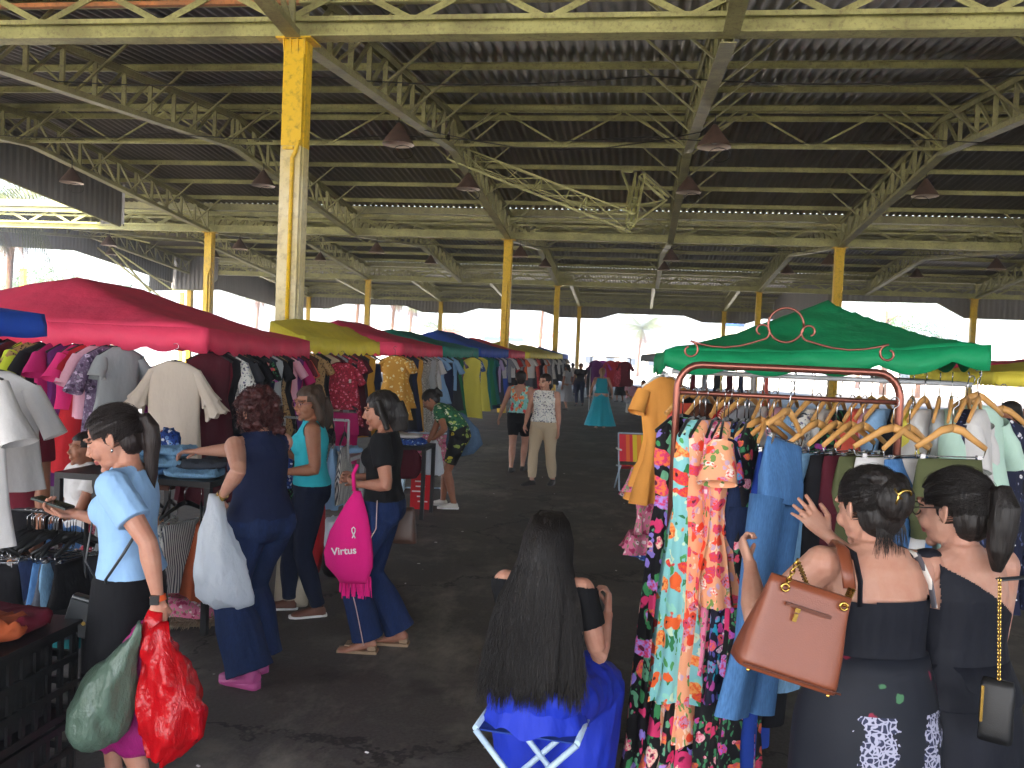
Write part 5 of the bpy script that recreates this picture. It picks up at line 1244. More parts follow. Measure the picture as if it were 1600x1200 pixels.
far(905, 634, R(170), 1.66, 'charcoal', 'navy', "person in dark clothes standing left of the turquoise dress, farther off")
far(921, 622, R(20), 1.68, 'navy', 'black', "person in navy and black at the far end of the aisle")
far(893, 618, R(-20), 1.6, 'white', 'navy', "small person in a white top at the far end of the left row")
far(951, 622, R(200), 1.62, 'brown', 'black', "person in a brown top right of the turquoise dress, far off")
far(968, 628, R(150), 1.62, 'charcoal', 'black', "dark clothed person standing under the far red rack", kind='skirt')
far(984, 645, R(200), 1.6, 'pale pink', 'grey', "seated person in a pink top on a white stool", sit=1)
far(1003, 648, R(160), 1.6, 'coral', 'navy', "seated person in a coral top next to the white stools", sit=1)
far(1022, 650, R(120), 1.6, 'grey', 'charcoal', "seated person in grey half hidden by the orange dress", sit=1)
far(868, 606, R(10), 1.65, 'grey', 'black', "tiny person in grey by the farthest left stall")
far(1566, 850, R(75), 1.6, 'maroon', 'black', "person in a maroon top behind the navy print dress at the right edge", kind='skirt', vx=.009)
far(1602, 838, R(40), 1.58, 'white', 'maroon', "person in a white top and maroon skirt cut off by the right edge", kind='skirt', vx=.009)
# seated helper behind the pale blue T-shirt woman, and a head under the blue canopy
P = far(128, 932, R(150), 1.6, 'white', 'blue denim', "seated person in a white blouse and jeans behind the phone user", sit=1, vx=.008)
P = far(18, 1040, R(170), 1.6, 'maroon', 'black', "dark haired person whose head shows under the blue canopy", vx=.008)
# ================================================================ bags and things held
def plastic(name, c, rough=.25, alpha=0, tr=.35):
    if name in _mats: return _mats[name]
    m, t, p = newmat(name, rough, .5)
    n = noise_t(t, coord(t, (1, 1, .5)), 22, 4, .6); p.inputs['Base Color'].default_value = c
    bump(t, p, n.outputs[0], .9, .02)
    tl_ = nd(t, 'ShaderNodeBsdfTranslucent'); tl_.inputs[0].default_value = c; mx = nd(t, 'ShaderNodeMixShader'); mx.inputs[0].default_value = tr
    out = t.nodes['Material Output']; t.links.new(p.outputs[0], mx.inputs[1]); t.links.new(tl_.outputs[0], mx.inputs[2]); last = mx.outputs[0]
    if alpha:
        tp = nd(t, 'ShaderNodeBsdfTransparent'); m2 = nd(t, 'ShaderNodeMixShader'); m2.inputs[0].default_value = alpha
        t.links.new(last, m2.inputs[1]); t.links.new(tp.outputs[0], m2.inputs[2]); last = m2.outputs[0]
    t.links.new(last, out.inputs[0]); _mats[name] = m; return m
def leather(name, c, rough=.42):
    if name in _mats: return _mats[name]
    m, t, p = newmat(name, rough, .45); n = noise_t(t, coord(t), 5, 4); v = nd(t, 'ShaderNodeTexVoronoi'); v.inputs['Scale'].default_value = 260; t.links.new(coord(t), v.inputs['Vector'])
    t.links.new(mixc(t, n.outputs[0], c, tuple(x*.72 for x in c[:3])+(1,)), p.inputs['Base Color']); bump(t, p, v.outputs['Distance'], .25, .001); _mats[name] = m; return m
def carrier(name, top, prof, mat, label, cat, seed=1, n=40, cr=.02, skew=(0, 0), rz=0, lob=3):
    """carrier bag hanging from the point top; prof: (drop, half width, half depth, sideways shift)"""
    rnd = random.Random(seed); o = rnd.uniform(0, 50); mb = MB(); zs = np.linspace(0, prof[-1][0], 26); rings = []
    f = lambda i, z: interp([(q[0], q[i]) for q in prof], z)
    for z in zs:
        a, b, cx = f(1, z), f(2, z), f(3, z); r_ = []
        for j in range(n):
            u = 2*math.pi*j/n; k = 1+.09*math.sin(lob*u+o+z*3)*min(1, .25+z*2)
            x, y = a*math.cos(u)*k+cx, b*math.sin(u)*k
            w_ = cr*(mnoise.noise(Vector((x*22+o, y*22, -z*9)))+.5*mnoise.noise(Vector((x*50+o, y*50, -z*18))))
            r_.append((x*(1+w_*2), y+w_*1.2, -z+w_*.7))
        rings.append(r_)
    mb.loft(rings, caps=(True, True)); r = empty(name, top, rz, label, cat)
    mb.build("bag_body", mat, r); return r
h1 = p1.M@p1.J['paL']
gb = plastic("grey green plastic", hx('#5f7566'), .3, 0, .25); rb = plastic("red plastic", hx('#c9101c'), .18, 0, .3); pb = plastic("magenta plastic", hx('#b0287e'), .35, 0, .3); wb = plastic("white plastic film", hx('#dfe6ee'), .3, .12, .45)
b = carrier("plastic_bag", h1+Vector((-.03, -.07, .01)), [(0, .012, .012, 0), (.05, .02, .02, -.01), (.12, .05, .045, -.06), (.22, .1, .085, -.12), (.33, .125, .11, -.155), (.42, .115, .11, -.165), (.47, .07, .08, -.16), (.485, .02, .03, -.16)], gb, "full grey green plastic bag held by the woman in the pale blue T-shirt", "plastic bag", 3, cr=.018)
b = carrier("plastic_bag", h1+Vector((.03, -.03, .0)), [(0, .03, .03, 0), (.07, .06, .05, .0), (.16, .085, .07, .025), (.3, .12, .09, .05), (.42, .12, .09, .06), (.5, .06, .06, .04), (.52, .015, .02, .02)], rb, "crumpled shiny red plastic bag held by the phone user", "plastic bag", 5, cr=.035, lob=4)
MB().tube([(-.02, 0, .05), (-.03, 0, .0), (-.05, 0, -.08)], [(.012, .03), (.018, .04), (.03, .05)], 10).build("handle", rb, b)
b = carrier("plastic_bag", h1+Vector((-.03, .06, .0)), [(0, .03, .03, 0), (.08, .09, .05, -.06), (.2, .1, .07, -.1), (.38, .15, .06, -.1), (.5, .19, .05, -.13), (.56, .185, .02, -.14)], pb, "flat magenta plastic bag behind the grey green one", "plastic bag", 7)
# white carrier of the navy top woman
h2 = p2.M@p2.J['wrL']
b = carrier("plastic_bag", h2+Vector((-.02, -.03, .02)), [(0, .03, .035, 0), (.1, .055, .06, .01), (.2, .09, .08, .01), (.33, .125, .1, .04), (.45, .15, .1, .05), (.53, .155, .09, .07), (.58, .13, .06, .09)], wb, "translucent white carrier bag hanging from the wrist of the woman in navy", "plastic bag", 9, cr=.02)
# pink tote of the black T-shirt woman
h4 = p4.M@p4.J['wrL']
pm = cloth("bright pink felt", hx('#e0207f'), .9, .08, .5)
b = empty("tote_bag", h4+Vector((-.01, -.07, -.03)), .12, "bright pink cloth bag with white lettering, ribbon emblem and fringed bottom", "tote bag")
mb = MB(); rings = []
for z, a, c_, s_ in ((0, .02, .02, .02), (.06, .05, .03, .01), (.14, .085, .05, 0), (.25, .125, .065, -.015), (.38, .15, .075, -.02), (.46, .145, .07, -.01), (.53, .1, .05, .01), (.56, .09, .03, .02)):
    rings.append([(a*math.cos(u)*(1+.03*math.sin(5*u+z*9))+s_, c_*math.sin(u)*(1+.08*math.sin(4*u+z*7)), -z) for u in [2*math.pi*k/30 for k in range(30)]])
mb.loft(rings); mb.build("bag_body", pm, b)
mb = MB(); rnd = random.Random(3)
for k in range(26):
    x = -.07+.19*k/25; L_ = rnd.uniform(.05, .1); mb.add([(x, rnd.uniform(-.03, .02), -.52), (x+.008, rnd.uniform(-.03, .02), -.52), (x+.009+rnd.uniform(-.01, .01), -.01, -.56-L_), (x+rnd.uniform(-.01, .01), -.01, -.56-L_)], [(0, 1, 2, 3)])
mb.build("fringe", pm, b, thick=.003)
mb = MB(); mb.tube([(.0, -.0, .0), (-.01, .0, .1), (.01, .02, .16)], .012, 6); mb.build("strap", pm, b)
def text_mesh(s_, size, mat, parent, loc, rot, name='lettering', ext=.001):
    cu = bpy.data.curves.new('t', 'FONT'); cu.body = s_; cu.size = size; cu.extrude = ext; cu.align_x = 'CENTER'; cu.offset = size*.02
    to = bpy.data.objects.new('t', cu); sc.collection.objects.link(to); dg = bpy.context.evaluated_depsgraph_get(); me = bpy.data.meshes.new_from_object(to.evaluated_get(dg)); bpy.data.objects.remove(to)
    me.materials.clear(); me.materials.append(mat); o = bpy.data.objects.new(name, me); col.objects.link(o); o.parent = parent; o.location = loc; o.rotation_euler = rot; return o
M_white = plainm("white print", hx('#e8e4e4'), .7)
text_mesh("Virtus", .062, M_white, b, (-.03, -.083, -.37), (R(90), 0, .0)).rotation_euler.y = -.12
mb = MB(); mb.tube([(.0, 0, -.02), (.016, 0, .02), (.016, 0, .036), (.006, 0, .046), (-.004, 0, .036), (-.003, 0, .02), (.018, 0, -.02)], .004, 6); o = mb.build("ribbon_emblem", M_white, b); o.location = (.015, -.083, -.25)
# brown bag of the black T-shirt woman
def handbag(name, loc, rz, w_, hgt, d, mat, label, taper=.85, strap=None, smat=None, parts=True):
    r = empty(name, loc, rz, label, "handbag"); mb = MB(); rings = []
    for t in np.linspace(0, 1, 9):
        a = w_/2*lerp(1, taper, t)*(1-.1*(t > .99)); b_ = d/2*(1-.75*t**2.2)*(1 if t > .02 else .9); z = -hgt+hgt*t
        rings.append([((abs(math.cos(u))**.35)*(1 if math.cos(u) > 0 else -1)*a, (abs(math.sin(u))**.6)*(1 if math.sin(u) > 0 else -1)*b_, z-.015*math.cos(u)**2*(1-t)*0) for u in [2*math.pi*k/40 for k in range(40)]])
    mb.loft(rings); mb.build("bag_body", mat, r)
    if strap: MB().tube([Vector(q) for q in strap], .006, 6).build("strap", smat or mat, r)
    return r
hp4 = p4.M@(p4.J['hipR']+Vector((0, 0, 0)))
handbag("handbag", at(630, 792, g.y if False else 5.62), .15, .2, .24, .1, leather("dark brown leather", hx('#5a4136')), "dark brown handbag hanging behind the black T-shirt woman's hip", .8, [(-.08, 0, -.01), (-.1, 0, .15), (-.12, -.02, .38), (-.13, -.05, .55)])
# small black crossbody of the phone user
cb = empty("handbag", at(139, 926, 3.2), .25, "small black crossbody bag with a gold stud on the phone user's hip", "handbag")
q = Matrix.Rotation(.28, 3, 'Y'); M_bl = leather("black leather", hx('#2b2e31'), .32)
mb = MB(); mb.box((0, 0, -.1), (.165, .05, .16), M=q); o = mb.build("bag_body", M_bl, cb); bv = o.modifiers.new('b', 'BEVEL'); bv.width = .012; bv.segments = 3
mb = MB(); mb.box((0.0, -.029, -.105), (.16, .008, .145), M=q); o = mb.build("flap", M_bl, cb); bv = o.modifiers.new('b', 'BEVEL'); bv.width = .003
MB().tube([(-.005, -.034, -.115), (-.005, -.039, -.115)], .008, 12).build("stud", M_gold, cb)
cbi = (Matrix.Translation(cb.location) @ Matrix.Rotation(.25, 4, 'Z')).inverted(); W1 = lambda v: cbi @ (p1.M @ v)
MB().tube([Vector((.085, .0, -.03)), W1(p1.T(-.2, .02, .97)), W1(p1.T(-.175, -.04, 1.07)), W1(p1.T(-.15, -.12, 1.2))], [(.006, .003)]*4, 6).build("strap", M_bl, cb)
MB().tube([Vector((.06, .02, -.02)), W1(p1.T(-.1, .14, 1.02)), W1(p1.T(-.02, .145, 1.15)), W1(p1.T(.02, .15, 1.24)), W1(p1.T(.06, .085, 1.33)), W1(p1.T(.085, .0, 1.405)), W1(p1.T(.07, -.06, 1.36))], [(.006, .003)]*7, 6).build("strap", M_bl, cb)
mb = MB()
for sx in (.1,): mb.tube([(sx+.01*math.cos(a), -.02, -.02+.014*math.sin(a)) for a in [2*math.pi*k/12 for k in range(13)]], .003, 5)
mb.build("ring", M_gold, cb)
# denim shoulder bag and white carrier of the bending woman
bl = empty("shoulder_bag", at(722, 655, 10.4), .2, "big soft denim blue bag hanging on the bending woman's back", "bag")
mb = MB(); mb.loft([[(a*math.cos(u)+s_, b_*math.sin(u), z) for u in [2*math.pi*k/20 for k in range(20)]] for z, a, b_, s_ in ((.08, .03, .02, -.02), (.02, .1, .05, -.03), (-.12, .19, .09, .02), (-.3, .23, .1, .04), (-.42, .16, .07, -.0), (-.46, .05, .03, -.03))]); mb.build("bag_body", denim("bag denim", hx('#4a6079')), bl)
mb = MB(); mb.tube([(-.05, 0, .05), (-.16, -.02, .18), (-.2, .0, .1)], .012, 6); mb.build("strap", denim("bag denim", hx('#4a6079')), bl)
carrier("plastic_bag", p5.M@p5.J['paL']+Vector((.05, -.05, .03)), [(0, .03, .03, 0), (.1, .09, .05, .0), (.25, .12, .07, 0), (.4, .13, .07, 0), (.42, .1, .04, 0)], wb, "white plastic bag hanging from the bending woman's arm", "plastic bag", 12)

# ================================================================ woman sitting on the folding stool
g = Vector((-.33, 3.44, 0)); fa = R(-6); k6 = g.y
p = mk(g, fa, 1.59, tone=T2, lean=.2, hy=-.05, hp=.35, g=.98, voxel=.0045, pelvis=(0, -.03, -.345), sit=1, footR=(.13, .34, 0), footL=(-.1, .38, 0), kneeR=(.1, .3, 1), kneeL=(-.15, .3, 1),
       handR=tl(g, fa, 1.59, at(950, 958, k6+.2)), handL=(-.06, .36, .78), poleR=(.25, -.2, -1), poleL=(-.15, -.3, -1), curlR=.9, facelift=0, nR=(-1, 0, 0), dR=(-.05, .3, 1),
       label="woman with very long dark hair in royal blue trousers sitting on a folding stool")
p.body(); p10 = p
p.top(cloth("black jersey", hx('#121215')), .012, 1.1, 1.42, .55, .005, 'crop_top', lambda cen: (lambda q: (q[:, 2] > 1.35) & (q[:, 1] < .5))(p.inv(cen)))
bt = cloth("royal blue crepe", hx('#2137b4'), .6, .1, .7)
p.trousers(bt, .025, .1, 1.95, 'trousers', kneeinf=.05, waist=.955, wr=.012, flare0=.5)
mb = MB(); n = 30
mb.loft([[p.T((.165+e)*math.cos(u), (.105+e)*math.sin(u)-.006, z) for u in [2*math.pi*i/n for i in range(n)]] for z, e in ((.945, .016), (.985, .012))], caps=(False, False)); mb.build("waistband", M_velvet, p.root, thick=.006)
mb = MB(); rings = []
for t in np.linspace(0, 1, 10):   # cloth spread over the stool
    a, b_ = lerp(.17, .215, t), lerp(.14, .18, t); z = .58-.13*t
    rings.append([Vector((a*math.cos(u)*(1+.05*t*math.sin(9*u)), -.03+b_*math.sin(u)*(1+.05*t*math.sin(11*u+1)), z-.015*math.sin(7*u)*t)) for u in [2*math.pi*k/60 for k in range(60)]])
mb.loft(rings, caps=(True, False)); mb.build("trouser_drape", bt, p.root)
def longhair(mb, H):
    scalp(mb, H, 1.05)
    mb.tube([H(0, -.06, .06), H(0, -.095, 0), H(-.0, -.095, -.07), H(0, -.09, -.13)], [(.06, .045), (.068, .04), (.07, .03), (.06, .015)], 16)
p.hair(longhair, H_BLACK, hairline, amp=.004)
rnd = random.Random(8); lst = []
for i in range(2600):
    a = rnd.gauss(0, .95); a = max(-1.75, min(1.75, a)); st = rnd.uniform(-.2, 1.2)
    r0 = .083; x0 = r0*math.sin(a)*math.cos(st*.6); 
    H = lambda x, y, z: p.hc+p.qh@Vector((x, y, z))
    pts = [H(x0*.2, .03, .128), H(x0*.55, -.03, .124), H(x0*.92, -.08*math.cos(a)-.025, .088), H(x0*1.18, -.125*math.cos(a)-.012, .02), H(x0*1.25+.004*rnd.uniform(-1, 1), -.12*math.cos(a)-.02, -.07)]
    xe = x0*2.5+rnd.uniform(-.025, .025)-.0; L_ = rnd.choice((1, 1, .96, .86, 1.03))*rnd.uniform(.9, 1.03)
    cl = int((a+3)*7); cr_ = random.Random(cl*7+1); L_ *= cr_.uniform(.76, 1.03); xe += (((cl+.5)/7-3)-a)*.028+cr_.uniform(-.012, .012)
    side = abs(a)
    yb = -.118-.03*math.cos(a)-rnd.uniform(0, .02)
    zend = lerp(1.38, .86, L_)
    for t in (.2, .45, .7, .9, 1.):
        z = lerp(1.36, zend, t); x = lerp(x0*1.75, xe, t**.8)
        b0 = interp([(.8, -.17), (.9, -.15), (1.05, -.115), (1.2, -.115), (1.36, -.11)], z)
        yy = b0+(.06*side*.5 if abs(x) > .1 else 0)-.012+rnd.uniform(-.012, .004)
        if t > .65: yy -= .01
        pts.append(p.T(x+.006*math.sin(z*20+i), yy, z))
    lst.append(pts)
p.strands(lst, H_BLACK, .0011)
# folding stool
sl_ = empty("folding_stool", p.M@Vector((-.0, -.03, 0)), fa, "white tubular folding stool under the long haired woman", "stool")
M_tube = plainm("white enamel tube", hx('#b9d0e6'), .3, .5)
for y in (-.17, .15):
    for s_ in (-1, 1):
        a_ = Vector((s_*.2, y, .44)); b_ = Vector((-s_*.2, y+.012*s_, .015))
        MB().tube([a_, a_.lerp(b_, .5), b_], .0125, 10).build("leg", M_tube, sl_)
for s_ in (-1, 1):
    MB().tube([(s_*.2, -.17, .445), (s_*.2, .15, .445)], .0125, 8).build("seat_rail", M_tube, sl_)
    MB().tube([(s_*.2, -.165, .02), (s_*.2, .145, .02)], .0115, 8).build("foot_rail", M_tube, sl_)
mb = MB(); mb.box((0, -.01, .438), (.4, .3, .006)); mb.build("seat", cloth("stool canvas", hx('#27408f')), sl_)

# ================================================================ the two women at the bronze rack
g = Vector((.745, 2.72, 0)); fa = R(14)
p = mk(g, fa, 1.585, tone='#b68a76', lean=.1, side=.03, twist=.1, hy=.25, hp=.22, g=1.17, voxel=.0045, bust=1.15, hs=1.06, facelift=0, handL=tl(g, fa, 1.585, at(1172, 880, 2.93)), handR=tl(g, fa, 1.585, at(1292, 835, 3.1)), poleL=(-.6, -.4, -1), poleR=(1, -.4, -1.2),
       dR=(-.75, .25, .8), nR=(-.2, 1, .1), curlR=.12, sprR=.2, dL=(-.15, .7, .8), nL=(.9, -.1, .2), curlL=1.0, label="woman with a hair clip in an open backed lace trimmed black dress holding up jeans")
p.body(legs=(0, 0), lower=False); p11 = p
M_bd = cloth("black stretch cloth", hx('#14161f'), .7, .1, .5)
m, t, pr = newmat("navy dress with lace print", .7, .3)
v = coord(t); n = noise_t(t, coord(t, (1, 1, .8)), 3.2, 3, .6); vo = nd(t, 'ShaderNodeTexVoronoi', feature='DISTANCE_TO_EDGE'); vo.inputs['Scale'].default_value = 58
ad = nd(t, 'ShaderNodeVectorMath', operation='MULTIPLY_ADD'); nz = noise_t(t, v, 18, 2); t.links.new(nz.outputs['Color'], ad.inputs[0]); ad.inputs[1].default_value = (.05,)*3; t.links.new(v, ad.inputs[2]); t.links.new(ad.outputs[0], vo.inputs['Vector'])
lace = mixc(t, ramp(t, vo.outputs['Distance'], [(.0, (1, 1, 1)), (.10, (1, 1, 1)), (.16, (0, 0, 0))]), hx('#232842'), hx('#9a9aae'))
sepx = nd(t, 'ShaderNodeSeparateXYZ'); t.links.new(v, sepx.inputs[0])
def absx(sock, off, wv, nsc):
    a = nd(t, 'ShaderNodeMath', operation='ADD'); t.links.new(sock, a.inputs[0]); a.inputs[1].default_value = -off
    n_ = noise_t(t, v, nsc, 3, .7); mm = nd(t, 'ShaderNodeMath', operation='MULTIPLY_ADD'); t.links.new(n_.outputs[0], mm.inputs[0]); mm.inputs[1].default_value = .16; t.links.new(a.outputs[0], mm.inputs[2])
    b = nd(t, 'ShaderNodeMath', operation='ABSOLUTE'); s2 = nd(t, 'ShaderNodeMath', operation='SUBTRACT'); t.links.new(mm.outputs[0], s2.inputs[0]); s2.inputs[1].default_value = .08; t.links.new(s2.outputs[0], b.inputs[0])
    c = nd(t, 'ShaderNodeMath', operation='LESS_THAN'); t.links.new(b.outputs[0], c.inputs[0]); c.inputs[1].default_value = wv; return c.outputs[0]
a = mixc(t, absx(sepx.outputs[0], -.05, .05, 14), hx('#12151f'), lace); a = mixc(t, absx(sepx.outputs[0], .13, .035, 15), a, lace)
zz = nd(t, 'ShaderNodeMath', operation='GREATER_THAN'); t.links.new(sepx.outputs[2], zz.inputs[0]); zz.inputs[1].default_value = .93
fr_ = floral_c = nd(t, 'ShaderNodeTexVoronoi'); fr_.inputs['Scale'].default_value = 20; t.links.new(ad.outputs[0], fr_.inputs['Vector'])
sp = nd(t, 'ShaderNodeSeparateColor'); t.links.new(fr_.outputs['Color'], sp.inputs[0])
fcol = mixc(t, ramp(t, fr_.outputs['Distance'], [(0, (1, 1, 1)), (.26, (1, 1, 1)), (.32, (0, 0, 0))]), hx('#12151f'), ramp(t, sp.outputs[0], [(0, hx('#7c1e36')), (.3, hx('#12151f')), (.6, hx('#3e6a4a')), (.85, hx('#12151f'))], 'CONSTANT'))
a = mixc(t, zz.outputs[0], a, fcol); t.links.new(a, pr.inputs['Base Color']); M_lace = m
p.top(M_bd, .012, .9, 1.42, 0, 0, 'bodice', lambda cen: (lambda q: (q[:, 2] < 1.03) | (q[:, 2] > 1.245+.06*q[:, 0]) & ~((np.abs(np.abs(q[:, 0])-.118) < .0) | False))(p.inv(cen)), armless=True)
p.skirt(M_lace, 1.08, 1.03, (.178, .128), (.25, .24), 'skirt', 5, .04, hips=(.228, .178), n=80, rings=24, ysh=-.01)
for sd in (-1, 1):
    MB().tube([p.T(sd*.125, -.122, 1.23), p.T(sd*.118, -.112, 1.3), p.T(sd*.11, -.07, 1.37), p.T(sd*.105, -.0, 1.385), p.T(sd*.105, .07, 1.34)], [(.016, .004)]*5, 6).build("shoulder_strap", FAB('striped grey') if sd > 0 else M_bd, p.root)
def bun(mb, H):
    scalp(mb, H, 1.05); mb.ball(H(0, -.11, .02), (.062, .05, .068), 14, 10); mb.ball(H(.02, -.1, .065), (.045, .04, .035), 10, 8); mb.ball(H(-.02, -.08, .085), (.05, .05, .03), 10, 8)
p.hair(bun, H_BLACK, hairline, amp=.005, vox=.004)
H = lambda x, y, z: p.hc+p.qh@Vector((x, y, z))
mb = MB(); mb.tube([H(-.012+.022*math.cos(a), -.163-.004*math.sin(a), .03+.012*math.sin(a)) for a in np.linspace(-.3, math.pi+1.2, 16)], [.003+.003*math.sin(i/15*3.14) for i in range(16)], 6); mb.tube([H(-.04, -.155, .048), H(-.034, -.163, .03), H(-.044, -.158, .004)], .0035, 6); mb.build("claw_clip", M_gold, p.root)
rnd = random.Random(5); lst = []
for i in range(140):
    a = rnd.uniform(-.05, .05); lst.append([H(a, -.08, -.03), H(a*1.1, -.085, -.07), H(a*1.2+rnd.uniform(-.01, .01), -.075+rnd.uniform(-.01, .01), -.1-rnd.uniform(0, .05))])
p.strands(lst, H_BLACK, .0009)
combed(p, (.0, -.13, .05), 1100, 1.06, 5)
# jeans held up
hj = MB(); rr = random.Random(1)
hang('jeans', 'blue denim', at(1238, 600, 3.72), 1.0, 1.34, 'wood', "wide blue jeans being held out by the woman with the hair clip", GK, 71, 44, .92).rotation_euler.y = .2
# brown tote bag
Mb = leather("tan brown leather", hx('#84462e'), .36)
B0 = at(1268, 915, 2.40)
r = empty("handbag", B0, .12, "tan brown leather tote with gold chains on the shoulder of the dress woman", "handbag")
mb = MB(); rings = []; hgt, tp, bt_ = .25, .112, .142
for t in np.linspace(0, 1, 12):
    a_ = lerp(bt_, tp, t); d_ = lerp(.075, .012, t**.8); z = -hgt*(1-t)
    if t == 0: a_ *= .985; d_ *= .9
    rings.append([((abs(math.cos(u))**.28)*(1 if math.cos(u) > 0 else -1)*a_*(1+.012*math.sin(z*30)), (abs(math.sin(u))**.5)*(1 if math.sin(u) > 0 else -1)*d_-.0*t, z) for u in [2*math.pi*k/48 for k in range(48)]])
mb.loft(rings); o = mb.build("bag_body", Mb, r); r.rotation_euler.y = .27
mb = MB(); mb.box((0, -.036, -.06), (.125, .006, .009)); mb.build("zip_pocket", leather("dark tan leather", hx('#5e2f1e')), r)
mb = MB(); mb.box((-.03, -.042, -.068), (.014, .004, .012)); mb.box((-.03, -.042, -.088), (.011, .004, .022)); mb.build("zip_pull", M_gold, r)
mb = MB(); mb.tube([(x*.94, -.076, -.237) for x in np.linspace(-bt_, bt_, 12)], .003, 6); mb.build("piping", leather("dark tan leather", hx('#5e2f1e')), r)
mb = MB()
for s_ in (-1, 1): mb.ball((s_*.11, -.06, -hgt-.004), .006, 8, 6)
mb.build("foot_stud", M_gold, r)
def chain(mb, pts, rr_=.0075, w_=.002):
    pts = [Vector(q) for q in pts]; Ls = [(b-a).length for a, b in zip(pts, pts[1:])]; tot = sum(Ls); n = int(tot/(rr_*1.45)); 
    for i in range(n):
        s_ = tot*i/n; k = 0
        while s_ > Ls[k]: s_ -= Ls[k]; k += 1
        P = pts[k].lerp(pts[k+1], s_/Ls[k]); d = (pts[k+1]-pts[k]).normalized(); u = d.orthogonal().normalized() if i % 2 else d.cross(d.orthogonal().normalized())
        mb.tube([P+d*(rr_*math.cos(a))+u*(rr_*.72*math.sin(a)) for a in [2*math.pi*j/8 for j in range(9)]], w_, 4, cap=False)
ri = r.matrix_basis if False else (Matrix.Translation(B0) @ Matrix.Rotation(.12, 4, 'Z') @ Matrix.Rotation(.27, 4, 'Y')); RI = ri.inverted()
sho = p.M@(p.J['shL'].lerp(p.T(0, -.01, 1.37), .25)+Vector((0, -.02, .055)))
mb = MB(); mb.tube([RI@(sho+Vector((0, .1, -.05))), RI@(sho+Vector((-.0, .03, .004))), RI@(sho+Vector((.0, -.04, .0))), RI@(sho+Vector((.004, -.085, -.045))), RI@(sho+Vector((.008, -.11, -.1)))], [(.02, .006)]*5, 8); mb.build("shoulder_strap", Mb, r)
mb = MB(); ends = RI@(sho+Vector((.008, -.11, -.1)))
chain(mb, [ends, (.085, -.03, -.02)], .0085, .0022); chain(mb, [ends+Vector((.012, 0, 0)), (.092, -.03, -.02)], .0085, .0022)
chain(mb, [RI@(sho+Vector((0, .1, -.05))), RI@(sho+Vector((-.05, .05, -.2))), (-.05, .02, .05), (-.075, -.03, -.02)], .0085, .0022); mb.build("chain", M_gold, r)
mb = MB()
for x in (-.075, .088): mb.tube([(x+.01*math.cos(a), -.026-.002, -.022+.01*math.sin(a)) for a in [2*math.pi*k/14 for k in range(15)]], .0035, 6)
mb.build("eyelet", M_gold, r)
# second woman, one shoulder dress
g = Vector((1.045, 2.86, 0)); fa = R(28)
p = mk(g, fa, 1.57, tone='#b58c7a', lean=.06, hy=.28, hp=.15, g=1.12, voxel=.0045, hs=1.12, facelift=1, handL=(-.1, .3, 1.0), handR=(.2, .22, .9), poleL=(-.5, -.6, -1), poleR=(.5, -.6, -1), label="woman with a ponytail in a black one shoulder dress beside the woman holding jeans")
p.body(legs=(0, 0), lower=False); p12 = p
p.top(M_bd, .013, .92, 1.42, 0, 0, 'bodice', lambda cen: (lambda q: (q[:, 2] > 1.29-.62*q[:, 0]-.02) | ((np.abs(q[:, 0]) > .15) & (q[:, 2] > 1.22)) | (q[:, 2] > 1.405))(p.inv(cen)))
p.skirt(M_bd, 1.05, .9, (.17, .125), (.25, .22), 'skirt', 6, .05, hips=(.225, .175))
mb = MB(); mb.ball(p.J['shL']+Vector((.02, -.01, .05)), (.05, .03, .02), 10, 8); mb.ball(p.J['shL']+Vector((-.045, -.0, .045)), (.04, .03, .018), 10, 8); mb.build("shoulder_bow", M_bd, p.root)
def pony(mb, H):
    scalp(mb, H, 1.05); mb.ball(H(0, -.115, .05), (.025, .025, .025), 10, 8)
    B_ = H(0, -.11, .05); V_ = lambda x, y, z: B_+Vector((x, y, z)); mb.tube([B_, V_(0, -.04, .005), V_(0, -.06, -.04), V_(-.005, -.06, -.1), V_(-.01, -.055, -.17), V_(-.01, -.05, -.24)], [(.02, .02), (.035, .035), (.045, .042), (.048, .04), (.042, .035), (.012, .012)], 14)
p.hair(pony, H_BLACK, hairline, amp=.004, vox=.004); combed(p, (0, -.125, .05), 1100, 1.06, 6); glasses(p, plainm("dark frame", hx('#2a2426'), .3))
B1 = at(1560, 1062, 2.55)
r = handbag("handbag", B1, -.5, .085, .17, .06, leather("soft black leather", hx('#101012'), .5), "black bag on a gold chain at the right side of the one shoulder dress woman", 1.0)
sh = p.M@(p.J['shR']+Vector((-.02, -.03, .055))); mb = MB(); q0 = at(1553, 905, 2.6); chain(mb, [Vector(q0)-B1, (0, -.02, .0)], .0065, .0018); o = mb.build("chain", M_gold, r); o.rotation_euler.z = .2
mb = MB(); mb.tube([sh-B1+Vector((0, .08, -.04)), sh-B1, sh-B1+Vector((.02, -.05, -.04)), Vector(q0)-B1], [(.013, .004)]*4, 8); o = mb.build("shoulder_strap", M_bl, r); o.rotation_euler.z = .2
mb = MB(); mb.box((-.03, -.05, -.06), (.007, .005, .1)); mb.build("zip_pull", M_gold, r)
